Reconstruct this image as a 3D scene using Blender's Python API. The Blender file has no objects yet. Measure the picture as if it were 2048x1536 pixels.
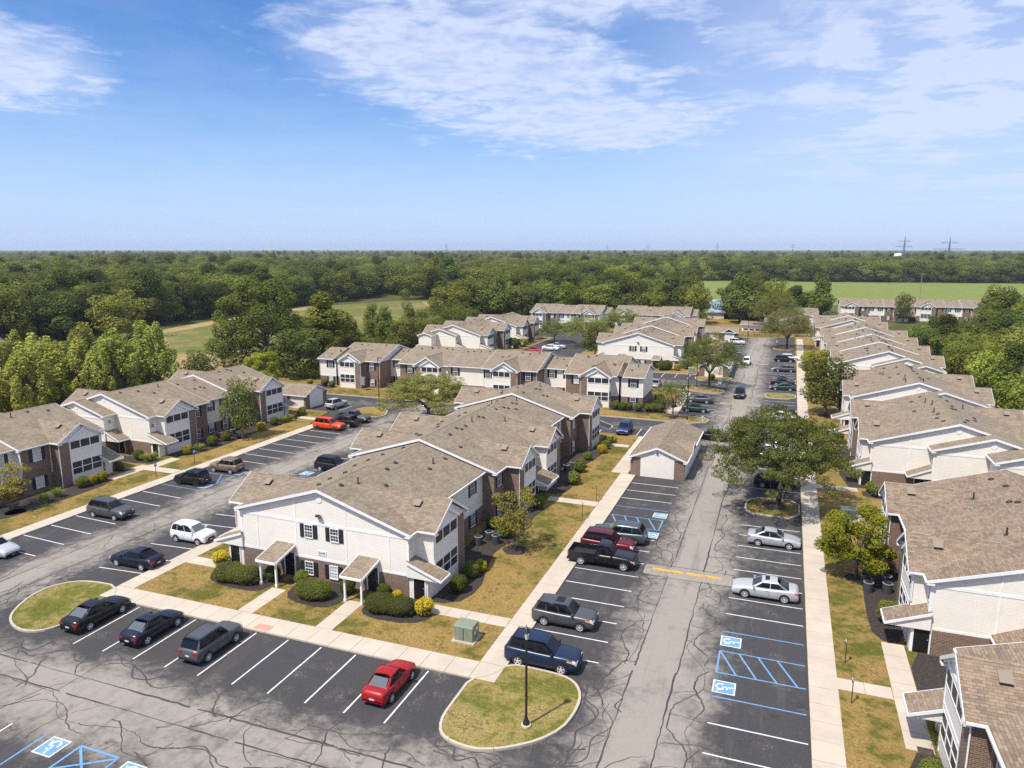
import bpy, math, random
from math import sin, cos, pi, sqrt, radians as R
from mathutils import Vector, Matrix, noise as mnoise

random.seed(7)
S = bpy.context.scene
COL = S.collection

# ------------------------------------------------------------------ camera
cam_d = bpy.data.cameras.new("Camera")
cam = bpy.data.objects.new("Camera", cam_d)
COL.objects.link(cam)
cam_d.sensor_width = 36.0
cam_d.lens = 1456.0 / 2048.0 * 36.0
cam_d.clip_start = 0.5
cam_d.clip_end = 30000.0
cam.location = (0, 0, 27.0)
cam.rotation_euler = (R(90 - 10.52), 0, R(20.46))
S.camera = cam

# ------------------------------------------------------------------ sun and sky
SHX, SHY = 0.27, 0.52                      # shadow of a 1 m post falls this far to +x, +y
SUN_EL = math.atan2(1.0, math.hypot(SHX, SHY))
sun_d = bpy.data.lights.new("Sun", 'SUN')
sun_d.energy = 4.8
sun_d.angle = R(1.2)
sun_d.color = (1.0, 0.94, 0.84)
sun = bpy.data.objects.new("Sun", sun_d)
COL.objects.link(sun)
sun.rotation_euler = Vector((SHX, SHY, -1.0)).to_track_quat('-Z', 'Y').to_euler()

W = bpy.data.worlds.new("World")
S.world = W
W.use_nodes = True
wn, wl = W.node_tree.nodes, W.node_tree.links
wn.clear()


def N(nodes, t, **kw):
    n = nodes.new(t)
    for k, v in kw.items():
        if k == 'inp':
            for a, b in v.items():
                n.inputs[a].default_value = b
        else:
            setattr(n, k, v)
    return n


def mth(nodes, links, op, a, b=None, c=None, clamp=False):
    n = nodes.new('ShaderNodeMath')
    n.operation = op
    n.use_clamp = clamp
    for i, v in enumerate((a, b, c)):
        if v is None:
            continue
        if isinstance(v, (int, float)):
            n.inputs[i].default_value = v
        else:
            links.new(v, n.inputs[i])
    return n.outputs[0]


def sstep(nodes, links, v, a, b, lo=0.0, hi=1.0):
    n = nodes.new('ShaderNodeMapRange')
    n.interpolation_type = 'SMOOTHSTEP'
    n.inputs[1].default_value = a
    n.inputs[2].default_value = b
    n.inputs[3].default_value = lo
    n.inputs[4].default_value = hi
    links.new(v, n.inputs[0])
    return n.outputs[0]


def mixc(nodes, links, fac, a, b, blend='MIX'):
    n = nodes.new('ShaderNodeMix')
    n.data_type = 'RGBA'
    n.blend_type = blend
    for sock, v in ((n.inputs[0], fac), (n.inputs[6], a), (n.inputs[7], b)):
        if isinstance(v, (int, float)):
            sock.default_value = v
        elif isinstance(v, (tuple, list)):
            sock.default_value = (v[0], v[1], v[2], 1)
        else:
            links.new(v, sock)
    return n.outputs[2]


sky = N(wn, 'ShaderNodeTexSky', sky_type='NISHITA', sun_disc=False)
sky.sun_elevation = SUN_EL
sky.sun_rotation = math.atan2(-SHX, -SHY)
sky.altitude = 200
sky.air_density = 1.0
sky.dust_density = 0.3
sky.ozone_density = 4.0
tc = N(wn, 'ShaderNodeTexCoord')
nrm = N(wn, 'ShaderNodeVectorMath', operation='NORMALIZE')
wl.new(tc.outputs['Generated'], nrm.inputs[0])
sep = N(wn, 'ShaderNodeSeparateXYZ')
wl.new(nrm.outputs[0], sep.inputs[0])
dx, dy, dz = sep.outputs
el = mth(wn, wl, 'MULTIPLY', mth(wn, wl, 'ARCSINE', dz), 57.29578)
az = mth(wn, wl, 'MULTIPLY', mth(wn, wl, 'ARCTAN2', dx, dy), 57.29578)
den = mth(wn, wl, 'MAXIMUM', mth(wn, wl, 'ADD', dz, 0.05), 0.03)
cx = mth(wn, wl, 'DIVIDE', dx, den)
cy = mth(wn, wl, 'DIVIDE', dy, den)
comb = N(wn, 'ShaderNodeCombineXYZ')
wl.new(cx, comb.inputs[0])
wl.new(cy, comb.inputs[1])
# wobble of the cloud outline, in cloud-layer coordinates
n_big = N(wn, 'ShaderNodeTexNoise', inp={'Scale': 1.1, 'Detail': 8.0, 'Roughness': 0.62})
n_fine = N(wn, 'ShaderNodeTexNoise', inp={'Scale': 4.2, 'Detail': 7.0, 'Roughness': 0.6, 'Distortion': 0.5})
n_rip = N(wn, 'ShaderNodeTexNoise', inp={'Scale': 10.0, 'Detail': 4.0, 'Roughness': 0.55, 'Distortion': 0.7})
for n_ in (n_big, n_fine, n_rip):
    wl.new(comb.outputs[0], n_.inputs['Vector'])
nb, nf, nr = n_big.outputs['Fac'], n_fine.outputs['Fac'], n_rip.outputs['Fac']


def blob(a0, e0, ra, re, tilt=0.0):
    """soft ellipse in azimuth/elevation degrees: 1 in the middle, 0 at the rim, negative outside"""
    da = mth(wn, wl, 'SUBTRACT', az, a0)
    de = mth(wn, wl, 'SUBTRACT', mth(wn, wl, 'SUBTRACT', el, e0), mth(wn, wl, 'MULTIPLY', da, tilt))
    q = mth(wn, wl, 'ADD', mth(wn, wl, 'POWER', mth(wn, wl, 'ABSOLUTE', mth(wn, wl, 'DIVIDE', da, ra)), 2.0),
            mth(wn, wl, 'POWER', mth(wn, wl, 'ABSOLUTE', mth(wn, wl, 'DIVIDE', de, re)), 2.0))
    return mth(wn, wl, 'SUBTRACT', 1.0, mth(wn, wl, 'SQRT', q))


masks = [blob(-23.0, 13.2, 17.5, 4.6, -0.10), blob(-54.5, 11.4, 8.0, 2.7, -0.04), blob(-15.0, 9.6, 15.0, 3.0, -0.03),
         blob(-12.0, 22.0, 26.0, 9.0, 0.1), blob(-33.5, 14.6, 3.2, 1.4, 0.2)]
mk = masks[0]
for b_ in masks[1:]:
    mk = mth(wn, wl, 'MAXIMUM', mk, b_)
edge = mth(wn, wl, 'ADD', mk, mth(wn, wl, 'ADD', mth(wn, wl, 'MULTIPLY', mth(wn, wl, 'SUBTRACT', nb, 0.5), 1.5),
                                  mth(wn, wl, 'MULTIPLY', mth(wn, wl, 'SUBTRACT', nf, 0.5), 1.1)))
thick = sstep(wn, wl, edge, -0.10, 0.56)
body = mth(wn, wl, 'MULTIPLY', thick, mth(wn, wl, 'MULTIPLY_ADD', sstep(wn, wl, nr, 0.28, 0.66), 0.24, 0.72))
body = mth(wn, wl, 'MULTIPLY', body, mth(wn, wl, 'MULTIPLY_ADD', sstep(wn, wl, nf, 0.32, 0.6), 0.30, 0.70))
# thin high veil, heavier to the right
veil_r = mth(wn, wl, 'MAXIMUM', blob(14.0, 12.0, 26.0, 12.0, 0.0), 0.0)
veil = mth(wn, wl, 'MULTIPLY', mth(wn, wl, 'ADD', mth(wn, wl, 'MULTIPLY', veil_r, 2.4), 0.16),
           sstep(wn, wl, mth(wn, wl, 'ADD', mth(wn, wl, 'MULTIPLY', nb, 0.7), mth(wn, wl, 'MULTIPLY', nf, 0.3)), 0.30, 0.66), clamp=True)
# unseen cloud overhead and behind the camera, cover raised for neutral fill light
high = mth(wn, wl, 'MULTIPLY', sstep(wn, wl, el, 20.0, 34.0), sstep(wn, wl, mth(wn, wl, 'ADD', nb, mth(wn, wl, 'MULTIPLY', nf, 0.35)), 0.56, 0.74))
# haze low over the horizon
low = mth(wn, wl, 'MULTIPLY', sstep(wn, wl, el, -2.0, 15.0, 1.0, 0.0), 0.86)
soft = mth(wn, wl, 'MULTIPLY', sstep(wn, wl, mth(wn, wl, 'ADD', mk, mth(wn, wl, 'MULTIPLY', mth(wn, wl, 'SUBTRACT', nb, 0.5), 0.9)), -0.10, 0.55), mth(wn, wl, 'MULTIPLY_ADD', nf, 0.5, 0.28))
right = mth(wn, wl, 'MULTIPLY', sstep(wn, wl, az, -24.0, 4.0), sstep(wn, wl, el, 2.0, 9.0, 0.30, 0.55))
alpha = mth(wn, wl, 'MAXIMUM', mth(wn, wl, 'MAXIMUM', body, high), mth(wn, wl, 'MULTIPLY', veil, 0.85))
alpha = mth(wn, wl, 'MAXIMUM', alpha, mth(wn, wl, 'MAXIMUM', soft, mth(wn, wl, 'MULTIPLY', right, mth(wn, wl, 'MULTIPLY_ADD', nb, 0.8, 0.55))))
alpha = mth(wn, wl, 'MINIMUM', alpha, 0.88)
hsv = N(wn, 'ShaderNodeHueSaturation', inp={'Hue': 0.511, 'Saturation': 1.32, 'Value': 0.98})
wl.new(sky.outputs[0], hsv.inputs['Color'])
skyc = mixc(wn, wl, low, hsv.outputs[0], (2.9, 4.1, 6.85))
skyc = mixc(wn, wl, alpha, skyc, (4.75, 5.3, 6.8))
bg = N(wn, 'ShaderNodeBackground', inp={'Strength': 0.13})
wl.new(skyc, bg.inputs['Color'])
wo = N(wn, 'ShaderNodeOutputWorld')
wl.new(bg.outputs[0], wo.inputs[0])

S.view_settings.view_transform = 'Standard'
S.view_settings.look = 'None'
S.view_settings.exposure = 0.25
S.view_settings.gamma = 1.0
S.view_settings.use_curve_mapping = False
S.render.engine = 'CYCLES'
cy_ = S.cycles
cy_.max_bounces = 5
cy_.diffuse_bounces = 3
cy_.glossy_bounces = 2
cy_.transmission_bounces = 3
cy_.transparent_max_bounces = 8
cy_.volume_bounces = 0
cy_.caustics_reflective = False
cy_.caustics_refractive = False
cy_.sample_clamp_indirect = 6.0
cy_.use_denoising = False
try:
    cy_.denoiser = 'OPENIMAGEDENOISE'
    cy_.denoising_prefilter = 'ACCURATE'
except Exception:
    pass

# ------------------------------------------------------------------ materials
MT = {}


def new_mat(name):
    m = bpy.data.materials.new(name)
    m.use_nodes = True
    nt = m.node_tree
    b = nt.nodes['Principled BSDF']
    MT[name] = m
    return m, nt.nodes, nt.links, b


def simple(name, col, rough=0.7, metal=0.0, spec=0.5, var=0.0, scale=3.0, coat=0.0, emit=None):
    m, n, l, b = new_mat(name)
    b.inputs['Roughness'].default_value = rough
    b.inputs['Metallic'].default_value = metal
    b.inputs['Specular IOR Level'].default_value = spec
    b.inputs['Coat Weight'].default_value = coat
    b.inputs['Coat Roughness'].default_value = 0.24
    if var > 0:
        t = N(n, 'ShaderNodeTexCoord')
        no = N(n, 'ShaderNodeTexNoise', inp={'Scale': scale, 'Detail': 5.0, 'Roughness': 0.6})
        l.new(t.outputs['Object'], no.inputs['Vector'])
        f = sstep(n, l, no.outputs['Fac'], 0.3, 0.7)
        c = mixc(n, l, f, tuple(x * (1 - var) for x in col), tuple(min(1, x * (1 + var)) for x in col))
        l.new(c, b.inputs['Base Color'])
    else:
        b.inputs['Base Color'].default_value = (*col, 1)
    return m


def uvnode(n):
    u = n.new('ShaderNodeUVMap')
    u.uv_map = 'UVMap'
    return u.outputs[0]


def bump(n, l, b, h, dist=0.02, st=0.5):
    bp = N(n, 'ShaderNodeBump', inp={'Strength': st, 'Distance': dist})
    l.new(h, bp.inputs['Height'])
    l.new(bp.outputs[0], b.inputs['Normal'])


def siding_mat(name, col):
    m, n, l, b = new_mat(name)
    uv = uvnode(n)
    s = N(n, 'ShaderNodeSeparateXYZ')
    l.new(uv, s.inputs[0])
    fr = mth(n, l, 'FRACT', mth(n, l, 'DIVIDE', s.outputs[1], 0.15))
    no = N(n, 'ShaderNodeTexNoise', inp={'Scale': 0.9, 'Detail': 5.0, 'Roughness': 0.65})
    l.new(uv, no.inputs['Vector'])
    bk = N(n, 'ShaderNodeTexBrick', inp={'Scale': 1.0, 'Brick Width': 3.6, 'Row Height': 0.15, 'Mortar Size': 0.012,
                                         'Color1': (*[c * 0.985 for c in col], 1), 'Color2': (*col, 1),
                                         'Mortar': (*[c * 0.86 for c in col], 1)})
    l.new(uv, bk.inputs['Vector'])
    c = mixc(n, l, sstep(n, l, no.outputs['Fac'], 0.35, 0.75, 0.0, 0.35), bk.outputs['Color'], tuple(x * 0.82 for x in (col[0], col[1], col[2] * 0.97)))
    l.new(c, b.inputs['Base Color'])
    b.inputs['Roughness'].default_value = 0.55
    bump(n, l, b, mth(n, l, 'SUBTRACT', 1.0, fr), 0.008, 0.4)
    return m


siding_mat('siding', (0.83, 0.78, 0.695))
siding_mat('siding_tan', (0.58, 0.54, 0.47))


def brick_mat():
    m, n, l, b = new_mat('brick')
    uv = uvnode(n)
    bk = N(n, 'ShaderNodeTexBrick', inp={'Scale': 1.0, 'Brick Width': 0.30, 'Row Height': 0.10, 'Mortar Size': 0.014, 'Mortar Smooth': 0.2, 'Bias': -0.1,
                                         'Color1': (0.115, 0.062, 0.047, 1), 'Color2': (0.215, 0.125, 0.09, 1),
                                         'Mortar': (0.36, 0.29, 0.21, 1)})
    l.new(uv, bk.inputs['Vector'])
    no = N(n, 'ShaderNodeTexNoise', inp={'Scale': 0.7, 'Detail': 6.0, 'Roughness': 0.7})
    l.new(uv, no.inputs['Vector'])
    c = mixc(n, l, sstep(n, l, no.outputs['Fac'], 0.3, 0.75, 0.0, 0.4), bk.outputs['Color'], (0.10, 0.055, 0.043))
    l.new(c, b.inputs['Base Color'])
    b.inputs['Roughness'].default_value = 0.85
    bump(n, l, b, bk.outputs['Fac'], 0.01, -0.5)


brick_mat()


def shingle_mat(name, c1, c2, cm):
    m, n, l, b = new_mat(name)
    uv = uvnode(n)
    bk = N(n, 'ShaderNodeTexBrick', offset=0.37, offset_frequency=2, inp={'Scale': 1.0, 'Brick Width': 0.42, 'Row Height': 0.17, 'Mortar Size': 0.010, 'Mortar Smooth': 0.3,
                                         'Color1': (*c1, 1), 'Color2': (*c2, 1), 'Mortar': (*cm, 1)})
    l.new(uv, bk.inputs['Vector'])
    no = N(n, 'ShaderNodeTexNoise', inp={'Scale': 0.45, 'Detail': 6.0, 'Roughness': 0.7})
    l.new(uv, no.inputs['Vector'])
    n2 = N(n, 'ShaderNodeTexNoise', inp={'Scale': 7.0, 'Detail': 3.0, 'Roughness': 0.7})
    l.new(uv, n2.inputs['Vector'])
    c = mixc(n, l, sstep(n, l, n2.outputs['Fac'], 0.3, 0.7, 0.0, 0.5), bk.outputs['Color'], tuple(x * 0.72 for x in c1))
    c = mixc(n, l, sstep(n, l, no.outputs['Fac'], 0.35, 0.75, 0.0, 0.35), c, tuple(x * 1.18 for x in c2))
    # streaks that run down the slope
    mp = N(n, 'ShaderNodeMapping', inp={'Scale': (1.6, 0.12, 1.0)})
    l.new(uv, mp.inputs['Vector'])
    n3 = N(n, 'ShaderNodeTexNoise', inp={'Scale': 1.0, 'Detail': 4.0, 'Roughness': 0.6})
    l.new(mp.outputs[0], n3.inputs['Vector'])
    c = mixc(n, l, sstep(n, l, n3.outputs['Fac'], 0.5, 0.8, 0.0, 0.35), c, tuple(x * 0.7 for x in c1))
    l.new(c, b.inputs['Base Color'])
    b.inputs['Roughness'].default_value = 0.92
    b.inputs['Specular IOR Level'].default_value = 0.25
    bump(n, l, b, mth(n, l, 'ADD', mth(n, l, 'MULTIPLY', bk.outputs['Fac'], -1.0), mth(n, l, 'MULTIPLY', n2.outputs['Fac'], 0.6)), 0.02, 0.6)


shingle_mat('shingle', (0.188, 0.147, 0.106), (0.328, 0.264, 0.190), (0.085, 0.068, 0.053))
shingle_mat('shingle_red', (0.180, 0.128, 0.092), (0.340, 0.256, 0.180), (0.080, 0.060, 0.048))
simple('trim', (0.80, 0.79, 0.78), 0.45, var=0.04, scale=2)
simple('band', (0.82, 0.80, 0.77), 0.5, var=0.06, scale=1.5)
simple('glass', (0.03, 0.036, 0.045), 0.06, spec=0.8)
simple('blind', (0.55, 0.54, 0.51), 0.5, var=0.12, scale=3)
simple('screen', (0.030, 0.029, 0.031), 0.5, var=0.35, scale=0.8)
simple('shutter', (0.016, 0.016, 0.020), 0.5)
simple('door', (0.012, 0.012, 0.014), 0.35)
simple('garage_door', (0.72, 0.70, 0.66), 0.5, var=0.04)
simple('vent_black', (0.018, 0.017, 0.018), 0.6)
simple('vent_tan', (0.24, 0.19, 0.15), 0.7)
simple('metal_grey', (0.33, 0.34, 0.34), 0.45, metal=0.3)
simple('metal_dark', (0.05, 0.052, 0.055), 0.5)
simple('pole_black', (0.014, 0.015, 0.018), 0.45)
simple('lantern_glass', (0.75, 0.72, 0.64), 0.2)
simple('utility_green', (0.20, 0.235, 0.165), 0.55, var=0.12)
simple('utility_dark', (0.075, 0.105, 0.085), 0.55, var=0.12)
simple('mulch', (0.036, 0.027, 0.023), 0.95, var=0.5, scale=6)
simple('bark', (0.115, 0.092, 0.07), 0.95, var=0.35, scale=4)
simple('bark_dark', (0.06, 0.047, 0.036), 0.95, var=0.35, scale=4)
def worn_paint(name, col, wear=0.62):
    m, n, l, b = new_mat(name)
    gm = N(n, 'ShaderNodeNewGeometry')
    n1 = N(n, 'ShaderNodeTexNoise', inp={'Scale': 0.9, 'Detail': 3.0, 'Roughness': 0.6})
    n2 = N(n, 'ShaderNodeTexNoise', inp={'Scale': 9.0, 'Detail': 3.0, 'Roughness': 0.65})
    for q in (n1, n2):
        l.new(gm.outputs['Position'], q.inputs['Vector'])
    f = mth(n, l, 'ADD', mth(n, l, 'MULTIPLY', n1.outputs['Fac'], 0.45), mth(n, l, 'MULTIPLY', n2.outputs['Fac'], 0.55))
    c = mixc(n, l, sstep(n, l, n1.outputs['Fac'], 0.3, 0.7), tuple(x * 0.80 for x in col), col)
    c = mixc(n, l, sstep(n, l, f, wear - 0.08, wear + 0.05, 0.0, 0.85), c, (0.10, 0.095, 0.095))
    l.new(c, b.inputs['Base Color'])
    b.inputs['Roughness'].default_value = 0.75


worn_paint('paint_white', (0.74, 0.73, 0.73))
worn_paint('paint_blue', (0.15, 0.33, 0.58))
worn_paint('paint_yellow', (0.70, 0.41, 0.06), 0.56)
simple('paint_yellow_old', (0.42, 0.27, 0.09), 0.8, var=0.3, scale=2)
simple('crack_seal', (0.052, 0.045, 0.044), 0.75, var=0.35, scale=0.6)
simple('tactile_red', (0.46, 0.26, 0.19), 0.8, var=0.1)
simple('wood_pole', (0.24, 0.20, 0.15), 0.9, var=0.2)
simple('steel_far', (0.16, 0.19, 0.24), 0.6)
simple('hydrant', (0.22, 0.52, 0.50), 0.45)
simple('sign_green', (0.05, 0.16, 0.10), 0.5)
simple('sign_blue', (0.04, 0.16, 0.45), 0.5)
simple('sign_white', (0.75, 0.75, 0.74), 0.5)
simple('roof_blue', (0.27, 0.38, 0.48), 0.45, var=0.05, scale=0.3)
simple('barn', (0.5, 0.5, 0.5), 0.6)
simple('house_white', (0.75, 0.74, 0.72), 0.6)
simple('house_roof', (0.20, 0.17, 0.15), 0.9)
simple('number_blue', (0.07, 0.10, 0.28), 0.5)


def ground_noise(n, l, scale, vec, detail=6.0, rough=0.62):
    no = N(n, 'ShaderNodeTexNoise', inp={'Scale': scale, 'Detail': detail, 'Roughness': rough})
    l.new(vec, no.inputs['Vector'])
    return no.outputs['Fac']


def objvec(n):
    return n.new('ShaderNodeTexCoord').outputs['Object']


def concrete_mat(name, col):
    m, n, l, b = new_mat(name)
    gm = N(n, 'ShaderNodeNewGeometry')
    v = gm.outputs['Position']
    f = sstep(n, l, ground_noise(n, l, 0.5, v), 0.3, 0.75)
    c = mixc(n, l, f, tuple(x * 0.88 for x in col), tuple(x * 1.08 for x in col))
    f2 = sstep(n, l, ground_noise(n, l, 2.2, v, 8, 0.7), 0.56, 0.74, 0, 0.45)
    c = mixc(n, l, f2, c, tuple(x * 0.62 for x in col))
    oi = N(n, 'ShaderNodeObjectInfo')
    c = mixc(n, l, mth(n, l, 'MULTIPLY', oi.outputs['Random'], 0.22), c, tuple(x * 0.75 for x in col))
    f3 = ground_noise(n, l, 40, v, 2)
    c = mixc(n, l, mth(n, l, 'MULTIPLY', f3, 0.25), c, tuple(x * 0.7 for x in col))
    l.new(c, b.inputs['Base Color'])
    b.inputs['Roughness'].default_value = 0.9
    bump(n, l, b, f3, 0.01, 0.3)


concrete_mat('concrete', (0.53, 0.455, 0.365))
concrete_mat('kerb', (0.50, 0.44, 0.345))


def asphalt_mat():
    m, n, l, b = new_mat('asphalt')
    gm = N(n, 'ShaderNodeNewGeometry')
    v = gm.outputs['Position']
    at = N(n, 'ShaderNodeAttribute', attribute_name='wear')
    w = at.outputs['Fac']
    n1 = ground_noise(n, l, 0.11, v, 4, 0.6)
    n2 = ground_noise(n, l, 0.45, v, 4, 0.62)
    n3 = ground_noise(n, l, 1.7, v, 3, 0.6)
    n4 = ground_noise(n, l, 7.0, v, 2, 0.6)
    n5 = ground_noise(n, l, 22.0, v, 1, 0.5)
    for q, k in ((n1, 0.8), (n2, 1.1), (n3, 0.8), (n4, 0.30)):
        w = mth(n, l, 'ADD', w, mth(n, l, 'MULTIPLY', mth(n, l, 'SUBTRACT', q, 0.5), k))
    f = sstep(n, l, w, 0.10, 0.98)
    c = mixc(n, l, f, (0.048, 0.046, 0.049), (0.315, 0.280, 0.238))
    # dry scabs where the seal coat has worn through
    sc = mth(n, l, 'MULTIPLY', sstep(n, l, n2, 0.54, 0.66), sstep(n, l, n4, 0.50, 0.62))
    c = mixc(n, l, mth(n, l, 'MULTIPLY', sc, 0.42), c, (0.25, 0.22, 0.175))
    # long grimy streaks in the direction of travel
    mp = N(n, 'ShaderNodeMapping', inp={'Scale': (1.1, 0.07, 1.0)})
    l.new(v, mp.inputs['Vector'])
    n6 = ground_noise(n, l, 1.0, mp.outputs[0], 3, 0.6)
    c = mixc(n, l, sstep(n, l, n6, 0.52, 0.72, 0.0, 0.42), c, (0.10, 0.092, 0.088))
    # oil and damp spots
    vo = N(n, 'ShaderNodeTexVoronoi', inp={'Scale': 0.36, 'Randomness': 1.0})
    l.new(v, vo.inputs['Vector'])
    spot = sstep(n, l, mth(n, l, 'ADD', vo.outputs['Distance'], mth(n, l, 'MULTIPLY', mth(n, l, 'SUBTRACT', n3, 0.5), 0.9)), 0.02, 0.26, 0.62, 0.0)
    spot = mth(n, l, 'MULTIPLY', spot, sstep(n, l, n2, 0.44, 0.56))
    c = mixc(n, l, spot, c, (0.026, 0.023, 0.024))
    c = mixc(n, l, sstep(n, l, n5, 0.40, 0.64, 0.0, 0.30), c, (0.045, 0.042, 0.042))
    c = mixc(n, l, sstep(n, l, n5, 0.58, 0.72, 0.0, 0.35), c, (0.27, 0.24, 0.20))
    l.new(c, b.inputs['Base Color'])
    b.inputs['Roughness'].default_value = 0.88
    b.inputs['Specular IOR Level'].default_value = 0.3
    bump(n, l, b, n5, 0.01, 0.4)


asphalt_mat()


def grass_mat(name, green, dry, bias=0.5, soil=(0.10, 0.075, 0.04), dark=(0.06, 0.075, 0.012), k=1.0):
    m, n, l, b = new_mat(name)
    gm = N(n, 'ShaderNodeNewGeometry')
    v = gm.outputs['Position']
    n1 = ground_noise(n, l, 0.075 * k, v, 3, 0.6)
    n2 = ground_noise(n, l, 0.42 * k, v, 4, 0.62)
    n3 = ground_noise(n, l, 1.9 * k, v, 3, 0.62)
    n4 = ground_noise(n, l, 6.0 * k, v, 2, 0.6)
    n5 = ground_noise(n, l, 17.0 * k, v, 2, 0.6)
    s = mth(n, l, 'MULTIPLY', n1, 0.30)
    for q, w in ((n2, 0.34), (n3, 0.26), (n4, 0.10)):
        s = mth(n, l, 'ADD', s, mth(n, l, 'MULTIPLY', q, w))
    f = sstep(n, l, s, bias - 0.045, bias + 0.045)
    c = mixc(n, l, f, green, dry)
    c = mixc(n, l, sstep(n, l, n3, 0.50, 0.63, 0.0, 0.55), c, mixc(n, l, f, dark, tuple(x * 0.62 for x in dry)))
    c = mixc(n, l, sstep(n, l, n4, 0.48, 0.62, 0.0, 0.60), c, mixc(n, l, f, dark, tuple((x * 0.45 + y * 0.35) for x, y in zip(dry, green))))
    c = mixc(n, l, sstep(n, l, n5, 0.50, 0.66, 0.0, 0.55), c, dark)
    c = mixc(n, l, sstep(n, l, n5, 0.28, 0.42, 0.35, 0.0), c, tuple(min(1, x * 1.35) for x in dry))
    c = mixc(n, l, mth(n, l, 'MULTIPLY', sstep(n, l, n2, 0.57, 0.66, 0, 0.5), sstep(n, l, n4, 0.45, 0.55)), c, soil)
    l.new(c, b.inputs['Base Color'])
    b.inputs['Roughness'].default_value = 0.95
    b.inputs['Specular IOR Level'].default_value = 0.15
    bump(n, l, b, mth(n, l, 'ADD', n5, mth(n, l, 'MULTIPLY', n4, 2.0)), 0.10, 0.8)


grass_mat('lawn', (0.125, 0.122, 0.022), (0.370, 0.240, 0.080), 0.480, dark=(0.068, 0.072, 0.012))
grass_mat('lawn_island', (0.155, 0.158, 0.024), (0.38, 0.285, 0.105), 0.505, dark=(0.065, 0.080, 0.012))
grass_mat('terrain', (0.075, 0.090, 0.022), (0.15, 0.135, 0.045), 0.53, dark=(0.03, 0.042, 0.01), k=.5)
grass_mat('field_left', (0.140, 0.155, 0.038), (0.27, 0.215, 0.085), 0.52, dark=(0.085, 0.10, 0.02), k=.35)
grass_mat('field_right', (0.160, 0.200, 0.045), (0.22, 0.235, 0.065), 0.52, soil=(0.2, 0.2, 0.06), dark=(0.15, 0.19, 0.035), k=.25)
grass_mat('field_straw', (0.27, 0.21, 0.09), (0.40, 0.30, 0.14), 0.5, dark=(0.2, 0.15, 0.06), k=.4)


def leaf_mat(name, c1, c2, trans=0.3):
    m, n, l, b = new_mat(name)
    at = N(n, 'ShaderNodeAttribute', attribute_name='rnd')
    oi = N(n, 'ShaderNodeObjectInfo')
    c = mixc(n, l, at.outputs['Fac'], c1, c2)
    hs = N(n, 'ShaderNodeHueSaturation')
    l.new(c, hs.inputs['Color'])
    l.new(mth(n, l, 'MULTIPLY_ADD', oi.outputs['Random'], 0.042, 0.482), hs.inputs['Hue'])
    rv = N(n, 'ShaderNodeTexWhiteNoise', noise_dimensions='1D')
    l.new(oi.outputs['Random'], rv.inputs['W'])
    l.new(mth(n, l, 'MULTIPLY_ADD', rv.outputs['Value'], 0.95, 0.72), hs.inputs['Value'])
    d = N(n, 'ShaderNodeBsdfDiffuse')
    t = N(n, 'ShaderNodeBsdfTranslucent')
    mx = N(n, 'ShaderNodeMixShader', inp={0: trans})
    l.new(hs.outputs[0], d.inputs['Color'])
    tcol = mixc(n, l, 0.40, hs.outputs[0], (0.28, 0.30, 0.03))
    l.new(tcol, t.inputs['Color'])
    l.new(d.outputs[0], mx.inputs[1])
    l.new(t.outputs[0], mx.inputs[2])
    l.new(mx.outputs[0], n['Material Output'].inputs['Surface'])
    n.remove(b)


leaf_mat('leaf_wood', (0.064, 0.084, 0.019), (0.185, 0.198, 0.046))
leaf_mat('leaf_dark', (0.044, 0.064, 0.018), (0.12, 0.138, 0.034))
leaf_mat('leaf_bright', (0.125, 0.15, 0.026), (0.265, 0.27, 0.052))
leaf_mat('leaf_locust', (0.105, 0.118, 0.03), (0.25, 0.245, 0.068))
leaf_mat('leaf_pear', (0.07, 0.086, 0.022), (0.165, 0.168, 0.042))
leaf_mat('leaf_yellow', (0.15, 0.19, 0.02), (0.4, 0.42, 0.045))
leaf_mat('leaf_thin', (0.15, 0.15, 0.026), (0.34, 0.29, 0.06))
leaf_mat('leaf_hedge', (0.052, 0.062, 0.012), (0.122, 0.128, 0.022), 0.12)
leaf_mat('leaf_hedge2', (0.065, 0.085, 0.016), (0.155, 0.165, 0.030), 0.12)
leaf_mat('leaf_gold', (0.24, 0.2, 0.014), (0.5, 0.4, 0.026), 0.15)
leaf_mat('leaf_grass', (0.13, 0.16, 0.028), (0.30, 0.31, 0.065), 0.2)
leaf_mat('leaf_conifer', (0.030, 0.048, 0.018), (0.065, 0.085, 0.030), 0.12)
leaf_mat('leaf_poplar', (0.16, 0.18, 0.036), (0.37, 0.375, 0.08))

# ------------------------------------------------------------------ mesh helpers


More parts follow.
